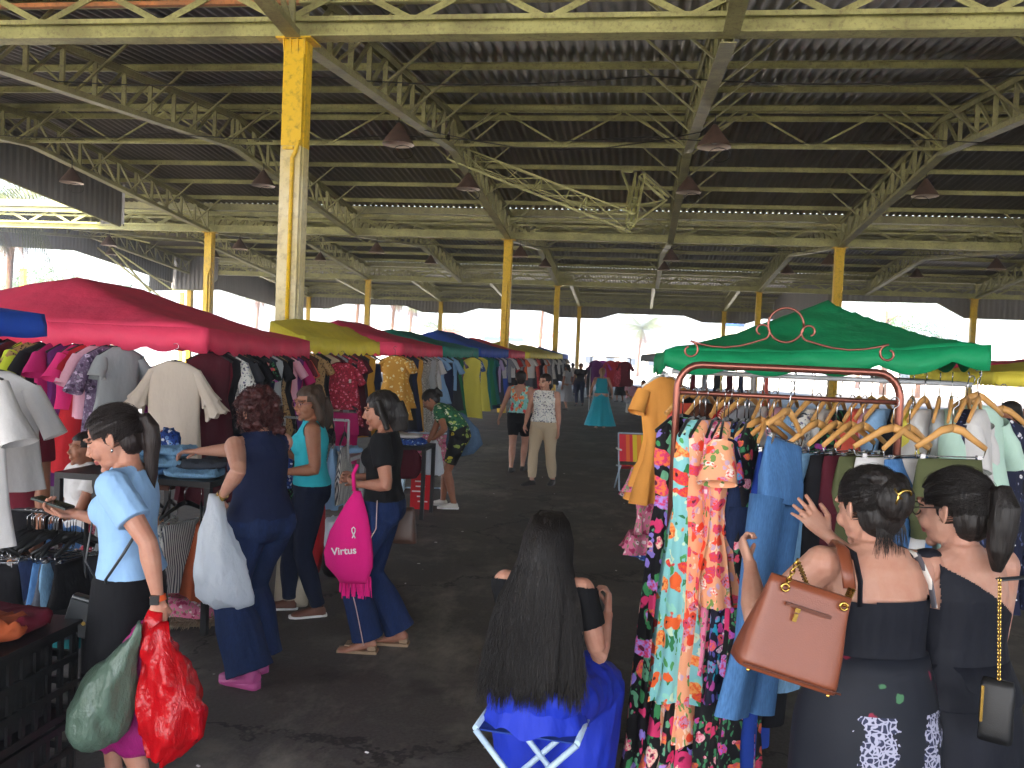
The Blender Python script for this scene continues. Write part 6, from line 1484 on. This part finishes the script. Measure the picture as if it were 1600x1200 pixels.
# ================================================================ tables, racks and odds and ends on the left
def table(name, x0, x1, y0, y1, z, mat, label, cat='table', t=.04, leg=.04, topmat=None, low=None):
    r = empty(name, ((x0+x1)/2, (y0+y1)/2, 0), 0, label, cat); a, b = (x1-x0)/2, (y1-y0)/2
    MB().box((0, 0, z-t/2), (2*a, 2*b, t)).build("table_top", topmat or mat, r)
    for sx in (-1, 1):
        for sy in (-1, 1): MB().box((sx*(a-leg/2), sy*(b-leg/2), (z-t)/2+.001), (leg, leg, z-t-.004)).build("leg", mat, r)
    if low: MB().box((0, 0, low), (2*a-leg*2.1, 2*b-leg*2.1, .02)).build("shelf", mat, r)
    return r
def folded(c, rz, d, fab, label, seed, group=None, lump=.02, name='folded_garment', cat='garment'):
    rnd = random.Random(seed); o = rnd.uniform(0, 90); mb = MB(); n = 20; rings = []
    for i in range(9):
        ph = math.pi*i/8-math.pi/2; cz = math.sin(ph); r_ = max(.02, math.cos(ph)**.35)
        ring = []
        for j in range(n*2):
            u = 2*math.pi*j/(n*2); x = (abs(math.cos(u))**.5)*(1 if math.cos(u) > 0 else -1)*r_; y = (abs(math.sin(u))**.5)*(1 if math.sin(u) > 0 else -1)*r_
            nn = mnoise.noise(Vector((x*3+o, y*3, cz*1.5))); n2 = mnoise.noise(Vector((x*8+o, y*8, cz*4)))
            ring.append((x*d[0]/2*(1+.12*nn), y*d[1]/2*(1+.12*n2), cz*d[2]/2+(lump*nn+lump*.6*n2+.4*lump*mnoise.noise(Vector((x*17+o, y*6, cz*3))))*(1 if cz > -.3 else .1)+d[2]/2))
        rings.append(ring)
    mb.loft(rings); ob = mb.build(name, fab if not isinstance(fab, str) else FAB(fab), None, c, rz); return tag(ob, label, cat, group)
Q = lambda px, py, Y: at(px, py, Y)
# high black table with jeans on top
r = table("display_table", -3.75, -2.66, 5.18, 5.62, 1.0, M_dpipe, "tall black metal table of folded jeans in front of the curly haired woman")
GJ = "folded jeans heaped on the black metal table"
pile = [('light denim', .36, .26, .05, -2.86, 5.36, 1.0, .1), ('blue denim', .34, .28, .05, -3.2, 5.4, 1.0, -.2), ('light denim', .36, .26, .06, -3.1, 5.34, 1.06, .3), ('grey denim', .32, .24, .05, -2.84, 5.4, 1.055, .4), ('light denim', .3, .24, .07, -3.3, 5.36, 1.12, .1), ('light denim', .3, .24, .06, -3.02, 5.42, 1.13, -.3)]
lb = ["pale folded jeans at the right end of the black metal table", "mid blue folded jeans low on the left of the black table", "pale folded jeans in the middle of the heap on the black table", "grey folded jeans on the right of the heap on the black table", "pale folded jeans topping the heap's left side on the black table", "pale crumpled jeans topping the middle of the heap on the black table"]
for i, (q, s_) in enumerate(zip(pile, lb)): folded((q[4], q[5], q[6]), q[7], q[1:4], q[0], s_, 200+i, GJ, .035)
folded(Q(262, 712, 5.45), .3, (.16, .12, .16), 'blue floral', "crumpled blue printed garment the curly haired woman is pulling from the pile", 210, None, .04)
folded(Q(262, 690, 5.5), .3, (.12, .1, .07), 'rust', "rust red scrap of cloth on top of the jeans heap", 211, None, .02)
rail_clothes((-3.55, 5.3, .95), (-2.72, 5.3, .95), [('skirt', 'red floral', .55), ('shorts', 'silver', .62), ('skirt', 'striped black and white', .7), ('skirt', 'peach', .75), ('shorts', 'white floral', .62), ('skirt', 'striped grey', .7), ('skirt', 'rust', .7)], "below the jeans table", "clothes hung below the jeans table", jit=.6, seed=50)
# fringed rug, black bag and pink things on the ground
m, t, pr = newmat("beige shaggy wool", .95, .1); pr.inputs['Base Color'].default_value = hx('#a08d78'); 
rg = empty("rug", Q(338, 960, 5.75)*Vector((1, 1, 0)) if False else ground(338, 952), .35, "beige shaggy rug with a ragged fringe lying by the black metal table", "rug")
MB().box((0, 0, .02), (.55, .8, .03)).build("base", m, rg)
mb = MB(); rnd = random.Random(4)
for i in range(1700):
    x, y = rnd.uniform(-.3, .3), rnd.uniform(-.42, .42); e = abs(x) > .27 or abs(y) > .38; a = rnd.uniform(0, 6.28) if not e else math.atan2(y, x); L_ = rnd.uniform(.04, .09); h = .0 if e else .03
    mb.tube([(x, y, .035), (x+L_*.6*math.cos(a), y+L_*.6*math.sin(a), .045 if not e else .03), (x+L_*math.cos(a), y+L_*math.sin(a), .02 if not e else .006)], [.006, .005, .001], 4, cap=False)
mb.build("pile", m, rg)
def blob(name, c, d, mat, label, cat, seed=1, rz=0): return folded(c, rz, d, mat, label, seed, None, .03, name, cat)
G0 = lambda px, py: ground(px, py)
blob("sack", G0(332, 950)+Vector((0, .15, 0)), (.3, .22, .42), M_velvet, "black bulging sack standing behind the beige shaggy rug", "sack", 5)
blob("blanket", G0(285, 985)+Vector((-.1, .3, 0)), (.5, .4, .16), FAB('pink floral'), "pink and white blanket bundled under the black metal table", "blanket", 6)
blob("cushion", G0(250, 975)+Vector((-.3, .5, 0)), (.45, .35, .3), FAB('white'), "white bundle on the ground under the tall black table", "bundle", 7)
# things on the ground behind the women
r = handbag("handbag", G0(446, 955)+Vector((0, .1, .38)), .2, .24, .36, .14, leather("cream leather", hx('#b3a690')), "large cream handbag on the ground beside the turquoise top woman", .9)
mb = MB(); mb.tube([(-.06, -.03, -.02), (-.05, -.03, .1), (.0, -.03, .13), (.05, -.03, .1), (.06, -.03, -.02)], .009, 8); mb.build("handle", leather("cream leather", hx('#b3a690')), r)
MB().box((.03, -.075, -.12), (.06, .01, .035)).build("clasp", M_blackp, r)
blob("shopping_bag", G0(446, 925)+Vector((.0, .5, .0)), (.2, .15, .75), FAB('red'), "red cloth bag between the curly haired woman and the turquoise top woman", "bag", 8)
blob("helmet", G0(520, 905)+Vector((.0, .1, .0)), (.22, .22, .22), M_blackp, "shiny black round bundle on the ground behind the pink bag", "bundle", 9)
blob("plastic_bag", G0(512, 890)+Vector((-.03, .2, .12)), (.16, .14, .3), wb, "white plastic bag resting on the shiny black round bundle", "plastic bag", 10)
def simple_rack(x0, x1, y, z, label, mat=None, foot=.25):
    mat = mat or M_pipe; r = empty("clothes_rack", (x0, y, 0), 0, label, "clothes rack")
    for x in (0, x1-x0):
        MB().tube([(x, 0, .03), (x, 0, z)], .012, 8).build("post", mat, r); MB().tube([(x, -foot, .02), (x, foot, .02)], .012, 8).build("foot", mat, r)
    MB().tube([(0, 0, z), (x1-x0, 0, z)], .012, 8).build("rail", mat, r); return r
a = Q(530, 840, 7.4); simple_rack(a.x-.55, a.x+.05, 7.4, 1.25, "low chrome rack of printed scarves behind the black T-shirt woman")
rail_clothes((a.x-.5, 7.4, 1.25), (a.x+.05, 7.4, 1.25), [('skirt', 'blue floral', .6), ('skirt', 'black floral', .7), ('skirt', 'white floral', .65), ('skirt', 'striped black and white', .7), ('skirt', 'sky blue', .75), ('skirt', 'striped grey', .7)], "on the low chrome rack", "skirts on the low chrome rack", jit=.4, seed=52)
a = Q(532, 745, 8.3); table("display_table", a.x-.6, a.x+.15, 8.1, 8.6, .82, M_pipe, "low table of folded striped clothes between the two women's shoulders")
for i, f in enumerate(('striped grey', 'striped black and white', 'white floral', 'sky blue')): folded((a.x-.45+.17*i, 8.3, .82+.03*(i % 2)), .3*i, (.24, .3, .06), f, f"{f} folded garment, {('leftmost','second','third','rightmost')[i]} on the low striped clothes table", 220+i, "folded clothes on the low striped clothes table")
# table with jeans behind the black T-shirt woman, shopping bag and beach chair
a = Q(655, 712, 9.6); table("display_table", a.x-.42, a.x+.12, 9.4, 9.9, .82, M_dpipe, "dark table with folded blue clothes in front of the bending woman")
folded((a.x-.16, 9.6, .82), .1, (.48, .35, .07), 'blue floral', "blue printed folded garment flat on the dark table by bending woman", 230); folded((a.x-.19, 9.58, .9), -.1, (.42, .3, .05), 'white', "white folded cloth on top of the blue one by the bending woman", 231)
blob("tablecloth", (a.x-.14, 9.42, .45), (.42, .12, .34), FAB('burgundy'), "dark red cloth hanging down the front of the dark table", "cloth", 12)
rsb = empty("shopping_bag", G0(657, 795)+Vector((0, 0, 0)), .1, "glossy red paper shopping bag with white print on the ground left of bending woman", "shopping bag")
mb = MB(); mb.loft([[(sx*.12*k, sy*.06, z) for sx, sy in ((-1, -1), (1, -1), (1, 1), (-1, 1))] for z, k in ((.003, 1), (.2, .99), (.42, .96))], caps=(True, False), smooth=False); mb.build("bag_body", plainm("red glossy paper", hx('#c5202a'), .25), rsb, thick=.003)
mb = MB(); rnd = random.Random(6)
for i in range(5): mb.box((rnd.uniform(-.05, .05), -.063, .1+.06*i), (rnd.uniform(.06, .13), .002, .016))
mb.build("print", M_white, rsb); mb = MB(); mb.tube([(-.05, -.06, .4), (-.04, -.06, .5), (.04, -.06, .5), (.05, -.06, .4)], .004, 6); mb.build("handle", M_white, rsb)
def beach_chair(loc, rz, f1, label, ang=.35):
    r = empty("beach_chair", loc, rz, label, "folding chair"); w_ = .27
    for s_ in (-1, 1):
        MB().tube([(s_*w_, .28, .82), (s_*w_, .12, .40), (s_*w_, -.03, .02), (s_*w_*.9, -.22, .015)], .012, 8).build("back_frame", M_tube, r)
        MB().tube([(s_*(w_+.03), -.26, .40), (s_*(w_+.03), .12, .36)], .012, 8).build("seat_rail", M_tube, r)
        MB().tube([(s_*(w_+.03), -.24, .40), (s_*(w_+.03), .02, .2), (s_*(w_+.03), .22, .02)], .012, 8).build("leg", M_tube, r)
        MB().tube([(s_*(w_+.03), -.22, .62), (s_*(w_+.03), .2, .6)], .015, 8).build("armrest", M_whitep, r)
    MB().tube([(-w_*.9, -.22, .015), (w_*.9, -.22, .015)], .012, 8).build("foot_rail", M_tube, r); MB().tube([(-w_, .28, .82), (w_, .28, .82)], .012, 8).build("top_rail", M_tube, r)
    mb = MB(); q = [(-w_, .275, .8), (w_, .275, .8), (w_, .12, .42), (-w_, .12, .42)]; mb.add(q, [(0, 1, 2, 3)]); mb.build("back_cloth", f1, r, thick=.006)
    mb = MB(); mb.add([(-w_, -.25, .4), (w_, -.25, .4), (w_, 0, .33), (w_, .12, .37), (-w_, .12, .37), (-w_, 0, .33)], [(0, 1, 2, 5), (5, 2, 3, 4)]); mb.build("seat_cloth", f1, r, thick=.006); return r
m, t, pr = newmat("red yellow striped canvas", .8, .2); sx = nd(t, 'ShaderNodeSeparateXYZ'); t.links.new(coord(t), sx.inputs[0])
mm = nd(t, 'ShaderNodeMath', operation='MULTIPLY_ADD'); t.links.new(sx.outputs[0], mm.inputs[0]); mm.inputs[1].default_value = 1.85; mm.inputs[2].default_value = .5
t.links.new(ramp(t, mm.outputs[0], [(0, hx('#d83848')), (.2, hx('#e8763a')), (.3, hx('#d83848')), (.38, hx('#e3c93c')), (.5, hx('#e8903a')), (.62, hx('#e3c93c')), (.7, hx('#d83848')), (.82, hx('#e8763a')), (.9, hx('#d83848'))], 'CONSTANT'), pr.inputs['Base Color']); M_bc = m
beach_chair(G0(985, 768)+Vector((.1, .0, 0)), R(10), M_bc, "folding beach chair with red and yellow striped canvas left of the orange dress")
beach_chair(G0(690, 775)+Vector((-.3, .25, 0)), R(200), FAB('pink floral'), "white framed beach chair with pink cloth hidden behind the bending woman")
def stool(loc, label):
    r = empty("plastic_stool", loc, .2, label, "stool", "white plastic stools down the aisle")
    MB().loft([[(k*math.cos(u), k*math.sin(u), z) for u in [2*math.pi*i/20 for i in range(20)]] for z, k in ((.43, .14), (.45, .15), (.46, .14))]).build("seat", M_whitep, r)
    for a in range(4):
        u = math.pi/4+a*math.pi/2; MB().bar((.12*math.cos(u), .12*math.sin(u), .43), (.17*math.cos(u), .17*math.sin(u), .005), .045, .012).build("leg", M_whitep, r)
    return r
stool(G0(984, 645), "white plastic stool under the seated person in pink"); stool(G0(1002, 650), "white plastic stool under the seated person in coral")
stool(G0(1022, 652), "white plastic stool partly behind the orange dress")
# hangers of shorts and skirts in the lower left
a = Q(45, 815, 4.15); b = Q(165, 815, 4.5); simple_rack(a.x-.3, b.x, (a.y+b.y)/2, a.z+.02, "low rack of denim shorts behind the phone user", M_dpipe)
ym = (a.y+b.y)/2
rail_clothes((a.x-.15, ym, a.z+.02), (b.x-.02, ym, a.z+.02), [('shorts', 'striped grey', .52), ('skirt', 'peach', .6), ('skirt', 'grey denim', .62), ('shorts', 'charcoal', .6), ('skirt', 'striped grey', .6), ('shorts', 'grey denim', .6), ('skirt', 'teal', .75), ('shorts', 'light denim', .62), ('shorts', 'dark denim', .55), ('skirt', 'grey denim', .66), ('shorts', 'light denim', .6), ('skirt', 'grey denim', .62), ('shorts', 'blue denim', .58), ('skirt', 'black', .65), ('skirt', 'charcoal', .6), ('shorts', 'black', .6)],
    "on the low left rack", "denim shorts and skirts on the low rack", jit=.5, seed=60, yaw0=1.15, n=30)
# black crate table with clothes
m = plainm("black crate plastic", hx('#101012'), .5); 
def crate(c, d, label, rz=0):
    r = empty("plastic_crate", c, rz, label, "crate", "black plastic crates stacked at the lower left"); x, y, z = d; mb = MB(); tw = .02
    for s_ in (-1, 1):
        for k in range(11):      # slotted sides
            u = -x/2+tw/2+(x-tw)*k/10; mb.box((u, s_*(y/2-.006), z/2), (.022, .012, z-.04))
        for k in range(9):
            u = -y/2+.03+(y-.06)*k/8; mb.box((s_*(x/2-.006), u, z/2), (.012, .022, z-.04))
        for zz in (.02, z*.35, z*.65, z-.02):
            mb.box((0, s_*(y/2-.004), zz), (x-.03, .016, .028)); mb.box((s_*(x/2-.004), 0, zz), (.016, y-.03, .028))
    mb.build("side_walls", m, r); MB().box((0, 0, .012), (x-.04, y-.04, .012)).build("crate_floor", m, r); return r
cx, cy = -2.5, 2.86
crate((cx, cy, .003), (.66, .62, .37), "black slotted plastic crate standing on the ground at the lower left"); crate((cx, cy, .378), (.66, .62, .37), "black slotted plastic crate stacked second, under the heap of clothes")
MB().box((cx, cy, .4), (.5, .48, .66)).build("sack", M_velvet); tag(bpy.data.objects["sack.001"] if "sack.001" in bpy.data.objects else bpy.data.objects["sack"], "black cloth filling the stacked crates", "cloth")
MB().box((cx, cy, .757), (.7, .66, .014)).build("table_board", M_blackp); tag(bpy.data.objects["table_board"], "thin black board on the stacked crates under the clothes heap", "board")
GH = "clothes heaped on the black crates"
for i, (x, y, z, d, f, s_) in enumerate([(.1, .1, .765, (.42, .3, .07), 'maroon', "maroon blouse at the back of the crate heap"), (.2, -.02, .775, (.24, .2, .07), 'rust', "rust orange garment at the right of the crate heap"), (-.1, .1, .8, (.36, .26, .07), 'red floral', "dark red patterned garment topping the crate heap"),
    (-.05, -.16, .765, (.5, .3, .1), 'grey denim', "grey denim garment at the front of the crate heap"), (-.22, -.05, .8, (.3, .25, .07), 'white floral', "white and black printed garment on the left of the crate heap"), (.15, -.2, .77, (.32, .2, .06), 'teal', "dark teal cloth at the front right of the crate heap")]):
    folded((cx+x, cy+y, z), i*.7, d, f, s_, 240+i, GH, .03)
# odds and ends inside the red stall
table("display_table", -5.6, -3.75, 6.6, 7.4, .7, M_dpipe, "dark table inside the big red stall behind the low clothes", topmat=FAB('brown'))
blob("bundle", (-4.6, 6.9, .7), (.5, .4, .2), FAB('orange'), "neon orange bundle on the dark table inside the red stall", "bundle", 21); blob("bundle", (-5.1, 6.85, .7), (.4, .35, .25), FAB('green floral'), "green patterned bundle on the table inside the red stall", "bundle", 22)
blob("bundle", (-4.1, 6.95, .7), (.4, .35, .22), FAB('hot pink'), "pink bundle at the right end of the table inside the red stall", "bundle", 23)
# black trousers hung under the white tunic, scattered litter on the floor
hang('trousers', 'black', at(-30, 800, 3.55), .3, 1.0, 'black', "black trousers hanging below the long white tunic at the left edge", None, 77, 30, .9)
mb = MB(); rnd = random.Random(9)
for i in range(34):
    x, y = rnd.uniform(-1.9, 1.2), rnd.uniform(2.6, 14); s_ = rnd.uniform(.004, .014); mb.box((x, y, .008), (s_*2, s_, .004), rz=rnd.uniform(0, 3))
tag(mb.build("litter", M_white), "tiny pale scraps of litter scattered over the asphalt aisle", "litter", None, "stuff")
# ================================================================ outside the hall
M_leaf = []
for nm, a, b in (("bright leaves", '#37521c', '#52702a'), ("deep leaves", '#1d3a18', '#304f22'), ("palm leaves", '#3c5424', '#6d6a3a')):
    m, t, p = newmat(nm, .55, .3); n = noise_t(t, coord(t), 1.1, 4); c = mixc(t, n.outputs[0], hx(a), hx(b)); t.links.new(c, p.inputs['Base Color'])
    tr = nd(t, 'ShaderNodeBsdfTranslucent'); t.links.new(c, tr.inputs[0]); mx = nd(t, 'ShaderNodeMixShader'); mx.inputs[0].default_value = .35
    t.links.new(p.outputs[0], mx.inputs[1]); t.links.new(tr.outputs[0], mx.inputs[2]); t.links.new(mx.outputs[0], t.nodes['Material Output'].inputs[0]); M_leaf.append(m)
M_bark = painted("bark", hx('#5c4030'), hx('#7c5c40'), hx('#3a2a20'), 4, .9, .1)
def tree(x, y, h, r, label, k=1, seed=1, leaves=2600, base=.35, size=.2):
    rnd = random.Random(seed); t = empty("tree", (x, y, 0), 0, label, "tree", "trees outside the hall"); mb = MB(); tips = []
    mb.tube([(0, 0, -.05), (.05, .02, h*.25), (.12, -.05, h*.5), (.05, .1, h*.75)], [h*.035, h*.026, h*.02, h*.01], 9)
    for i in range(9):
        a = i*2.4+rnd.random(); z0 = h*rnd.uniform(base, .7); L_ = r*rnd.uniform(.55, .95); z1 = z0+rnd.uniform(.15, .5)*L_*1.2
        p1_ = (.1, 0, z0); p2_ = (L_*.5*math.cos(a), L_*.5*math.sin(a), (z0+z1)/2+.2); p3_ = (L_*math.cos(a), L_*math.sin(a), z1); mb.tube([p1_, p2_, p3_], [h*.013, h*.008, h*.003], 6); tips += [p3_, p2_]
    tips.append((0, 0, h*.85)); mb.build("trunk", M_bark, t); mb = MB(); cl = []
    for tp in tips:
        for _ in range(3): cl.append((Vector(tp)+Vector((rnd.gauss(0, r*.22), rnd.gauss(0, r*.22), rnd.gauss(0, r*.2))), rnd.uniform(.16, .34)*r))
    for i in range(leaves):
        c, cr = cl[rnd.randrange(len(cl))]; v = Vector((rnd.gauss(0, 1), rnd.gauss(0, 1), rnd.gauss(0, 1))).normalized()*cr*rnd.random()**.4; P = c+v
        d = Vector((rnd.gauss(0, 1), rnd.gauss(0, 1), rnd.gauss(0, .6))).normalized(); e = d.orthogonal().normalized(); s_ = size*rnd.uniform(.5, 1.2)
        mb.add([P-d*s_*.5, P+e*s_*.25, P+d*s_*.5, P-e*s_*.25], [(0, 1, 2, 3)])
    mb.build("crown", M_leaf[k], t); return t
def palm(x, y, h, label, seed=1, L_=2.6, nf=20, droop=1., lean=.3, dead=6):
    rnd = random.Random(seed); t = empty("palm_tree", (x, y, 0), 0, label, "palm tree", "palms outside the hall")
    pts = [(lean*(k/6)**2, 0, h*k/6-.02) for k in range(7)]; MB().tube(pts, [.2, .16, .15, .14, .14, .15, .12], 10).build("trunk", M_bark, t)
    top = Vector(pts[-1])
    for kind, n in (("frond", nf), ("dry_fronds", dead)):
        mb = MB()
        for i in range(n):
            a = i*2.39996+rnd.uniform(-.2, .2); el = rnd.uniform(-.1, 1.2) if kind == "frond" else rnd.uniform(-1.3, -.6); p = top.copy(); prev = p; d = Vector((math.cos(a)*math.cos(el), math.sin(a)*math.cos(el), math.sin(el))); LL = L_*rnd.uniform(.8, 1.1)*(1 if kind == "frond" else .7)
            side = Vector((-math.sin(a), math.cos(a), 0)); seg = 12
            for s_ in range(seg):
                q = p+d*(LL/seg); mb.bar(p, q, .025*(1-s_/seg)+.006); 
                for sd in (-1, 1):
                    for f in (.0, .5):
                        b = p.lerp(q, f); ll = LL*.28*math.sin(math.pi*min(.97, (s_+f+1.2)/(seg+1)))+.05; lf = (side*sd*.8+d*.5-Vector((0, 0, .45*droop))).normalized(); e = b+lf*ll-Vector((0, 0, ll*.35*droop)); wv = d*.03
                        mb.add([b-wv, b+wv, e+wv*.2, e-wv*.2], [(0, 1, 2, 3)])
                p = q; d = (d+Vector((0, 0, -.11*droop))).normalized()
        mb.build("crown" if kind == "frond" else "dry_fronds", M_leaf[2] if kind == "frond" else M_bark, t)
    return t
a = at(70, 380, 33); palm(a.x-1.6, 31, 6.6, "palm whose drooping fronds hang under the roof edge at the left", 3, 3.3, 22, 1.5, .8, 4)
a = at(12, 450, 36); palm(a.x, 36, 7.2, "palm with a thick trunk at the left edge of the photo", 4, 3.0, 20, 1.2, .2)
for i, (px, y, h, r, k, s_) in enumerate([(60, 48, 6.2, 2.6, 0, "bright green tree between the left edge and the big red canopy's peak"), (120, 58, 7.0, 3.2, 0, "taller bright green tree right above the big red canopy's peak"), (178, 52, 5.2, 1.8, 1, "small dark green tree right of the big red canopy's peak"), (20, 64, 8.0, 3.4, 1, "broad dark tree far off at the left edge")]):
    a = at(px, 450, y); tree(a.x, y, h, r, s_, k, 10+i)
for i, (px, y, h, s_) in enumerate([(400, 80, 7.0, "palm seen just left of the big yellow column"), (556, 76, 7.5, "palm with an orange trunk left of the third column"), (612, 78, 7.2, "palm with an orange trunk right of the third column"), (640, 90, 7.0, "slim palm beyond the opening above the teal canopy"), (1000, 98, 5.4, "low bushy palm beyond the far opening in the middle"), (845, 84, 8.5, "tall palm behind the column above the yellow canopies")]):
    a = at(px, 500, y); palm(a.x, y, h, s_, 20+i, 2.8 if px != 1000 else 3.4, 22, .9)
for i, (px, y, h, r, k, s_) in enumerate([(1385, 70, 8.6, 3.4, 0, "bright tree above the green canopy's right slope"), (1440, 66, 6.0, 2.6, 1, "lower dark tree above the right corner of the green canopy"), (520, 92, 6.0, 2.5, 0, "round tree beyond the opening above the red canopy"), (690, 100, 6.5, 3.0, 0, "distant tree beyond the opening above the bright blue canopy"), (1345, 88, 7, 3.2, 0, "pale distant tree just right of the green canopy's peak")]):
    a = at(px, 500, y); tree(a.x, y, h, r, s_, k, 40+i, 2200)
M_wallw = painted("sunlit plaster", hx('#d8d2c8'), hx('#c9c0b2'), hx('#a89f92'), .8, .8, .2); M_blue = plainm("blue sign paint", hx('#2a62b4'), .5); M_redw = plainm("red band paint", hx('#c0483c'), .6); M_glassd = plainm("dark window glass", hx('#2b343c'), .15)
def building(x0, x1, y, d, h, label, wall=None, band=None, wins=4, wz=1.0, wh=1.2, sign=None):
    r = empty("building", (x0, y, 0), 0, label, "building"); W_ = x1-x0; MB().box((W_/2, d/2, h/2), (W_, d, h)).build("wall", wall or M_wallw, r)
    MB().box((W_/2, d/2, h+.1), (W_+.4, d+.4, .2)).build("roof", M_val, r)
    for i in range(wins):
        x = W_*(i+.5)/wins; f = MB().box((x, -.03, wz+wh/2), (W_/wins*.5, .06, wh)).build("window", M_wallw, r); MB().box((x, -.07, wz+wh/2), (W_/wins*.42, .02, wh*.86)).build("pane", M_glassd, f)
    if band: MB().box((W_/2, -.1, h-.5), (W_*.98, .2, .55)).build("painted_band", band, r)
    if sign: MB().box((W_*.55, -.25, h-1.25), (W_*.35, .1, .5)).build("sign_board", sign, r)
    return r
building(-27, -11, 118, 10, 5.2, "long low building with a red band and blue sign beyond the far opening", band=M_redw, sign=M_blue, wins=6)
building(-8.5, 4, 130, 10, 4.6, "pale low building beyond the aisle's far end", wins=4)
building(7.2, 12.5, 88, 8, 5.4, "beige building carrying a blue water tank behind the green canopy", wins=2)
wt = empty("water_tank", (9.8, 91, 5.6), 0, "blue round water tank on the beige building above the green canopy", "water tank")
MB().loft([[(k*math.cos(u), k*math.sin(u), z) for u in [2*math.pi*i/24 for i in range(24)]] for z, k in ((.0, .85), (.1, 1.), (1.0, 1.05), (1.1, .95))]).build("tank", M_blue, wt); MB().loft([[(k*math.cos(u), k*math.sin(u), z) for u in [2*math.pi*i/24 for i in range(24)]] for z, k in ((1.1, 1.), (1.2, .9), (1.32, .3))]).build("lid", M_blue, wt)
building(-78, -52, 75, 12, 6, "pale building with blue panels far behind the trees on the left", band=M_blue, wins=7)
building(-55, -30, 128, 12, 5.6, "white wall building far behind the palms", wins=6)
building(26, 60, 110, 12, 5.4, "long pale building at the far right beyond the hall", wins=8)
# ---------------------------------------------------------------- haze in the hall and the street
hz = newmat("haze")[0]; t = hz.node_tree; t.nodes.remove(t.nodes["Principled BSDF"])
pv = t.nodes.new('ShaderNodeVolumePrincipled'); pv.inputs['Color'].default_value = (.86, .9, 1, 1); pv.inputs['Density'].default_value = .0065; pv.inputs['Anisotropy'].default_value = .3
t.links.new(pv.outputs[0], t.nodes['Material Output'].inputs['Volume'])
tag(MB().box((0, 90, 6.5), (490, 490, 15)).build("haze", hz), "thin bluish haze filling the hall and street", "haze", None, "stuff")
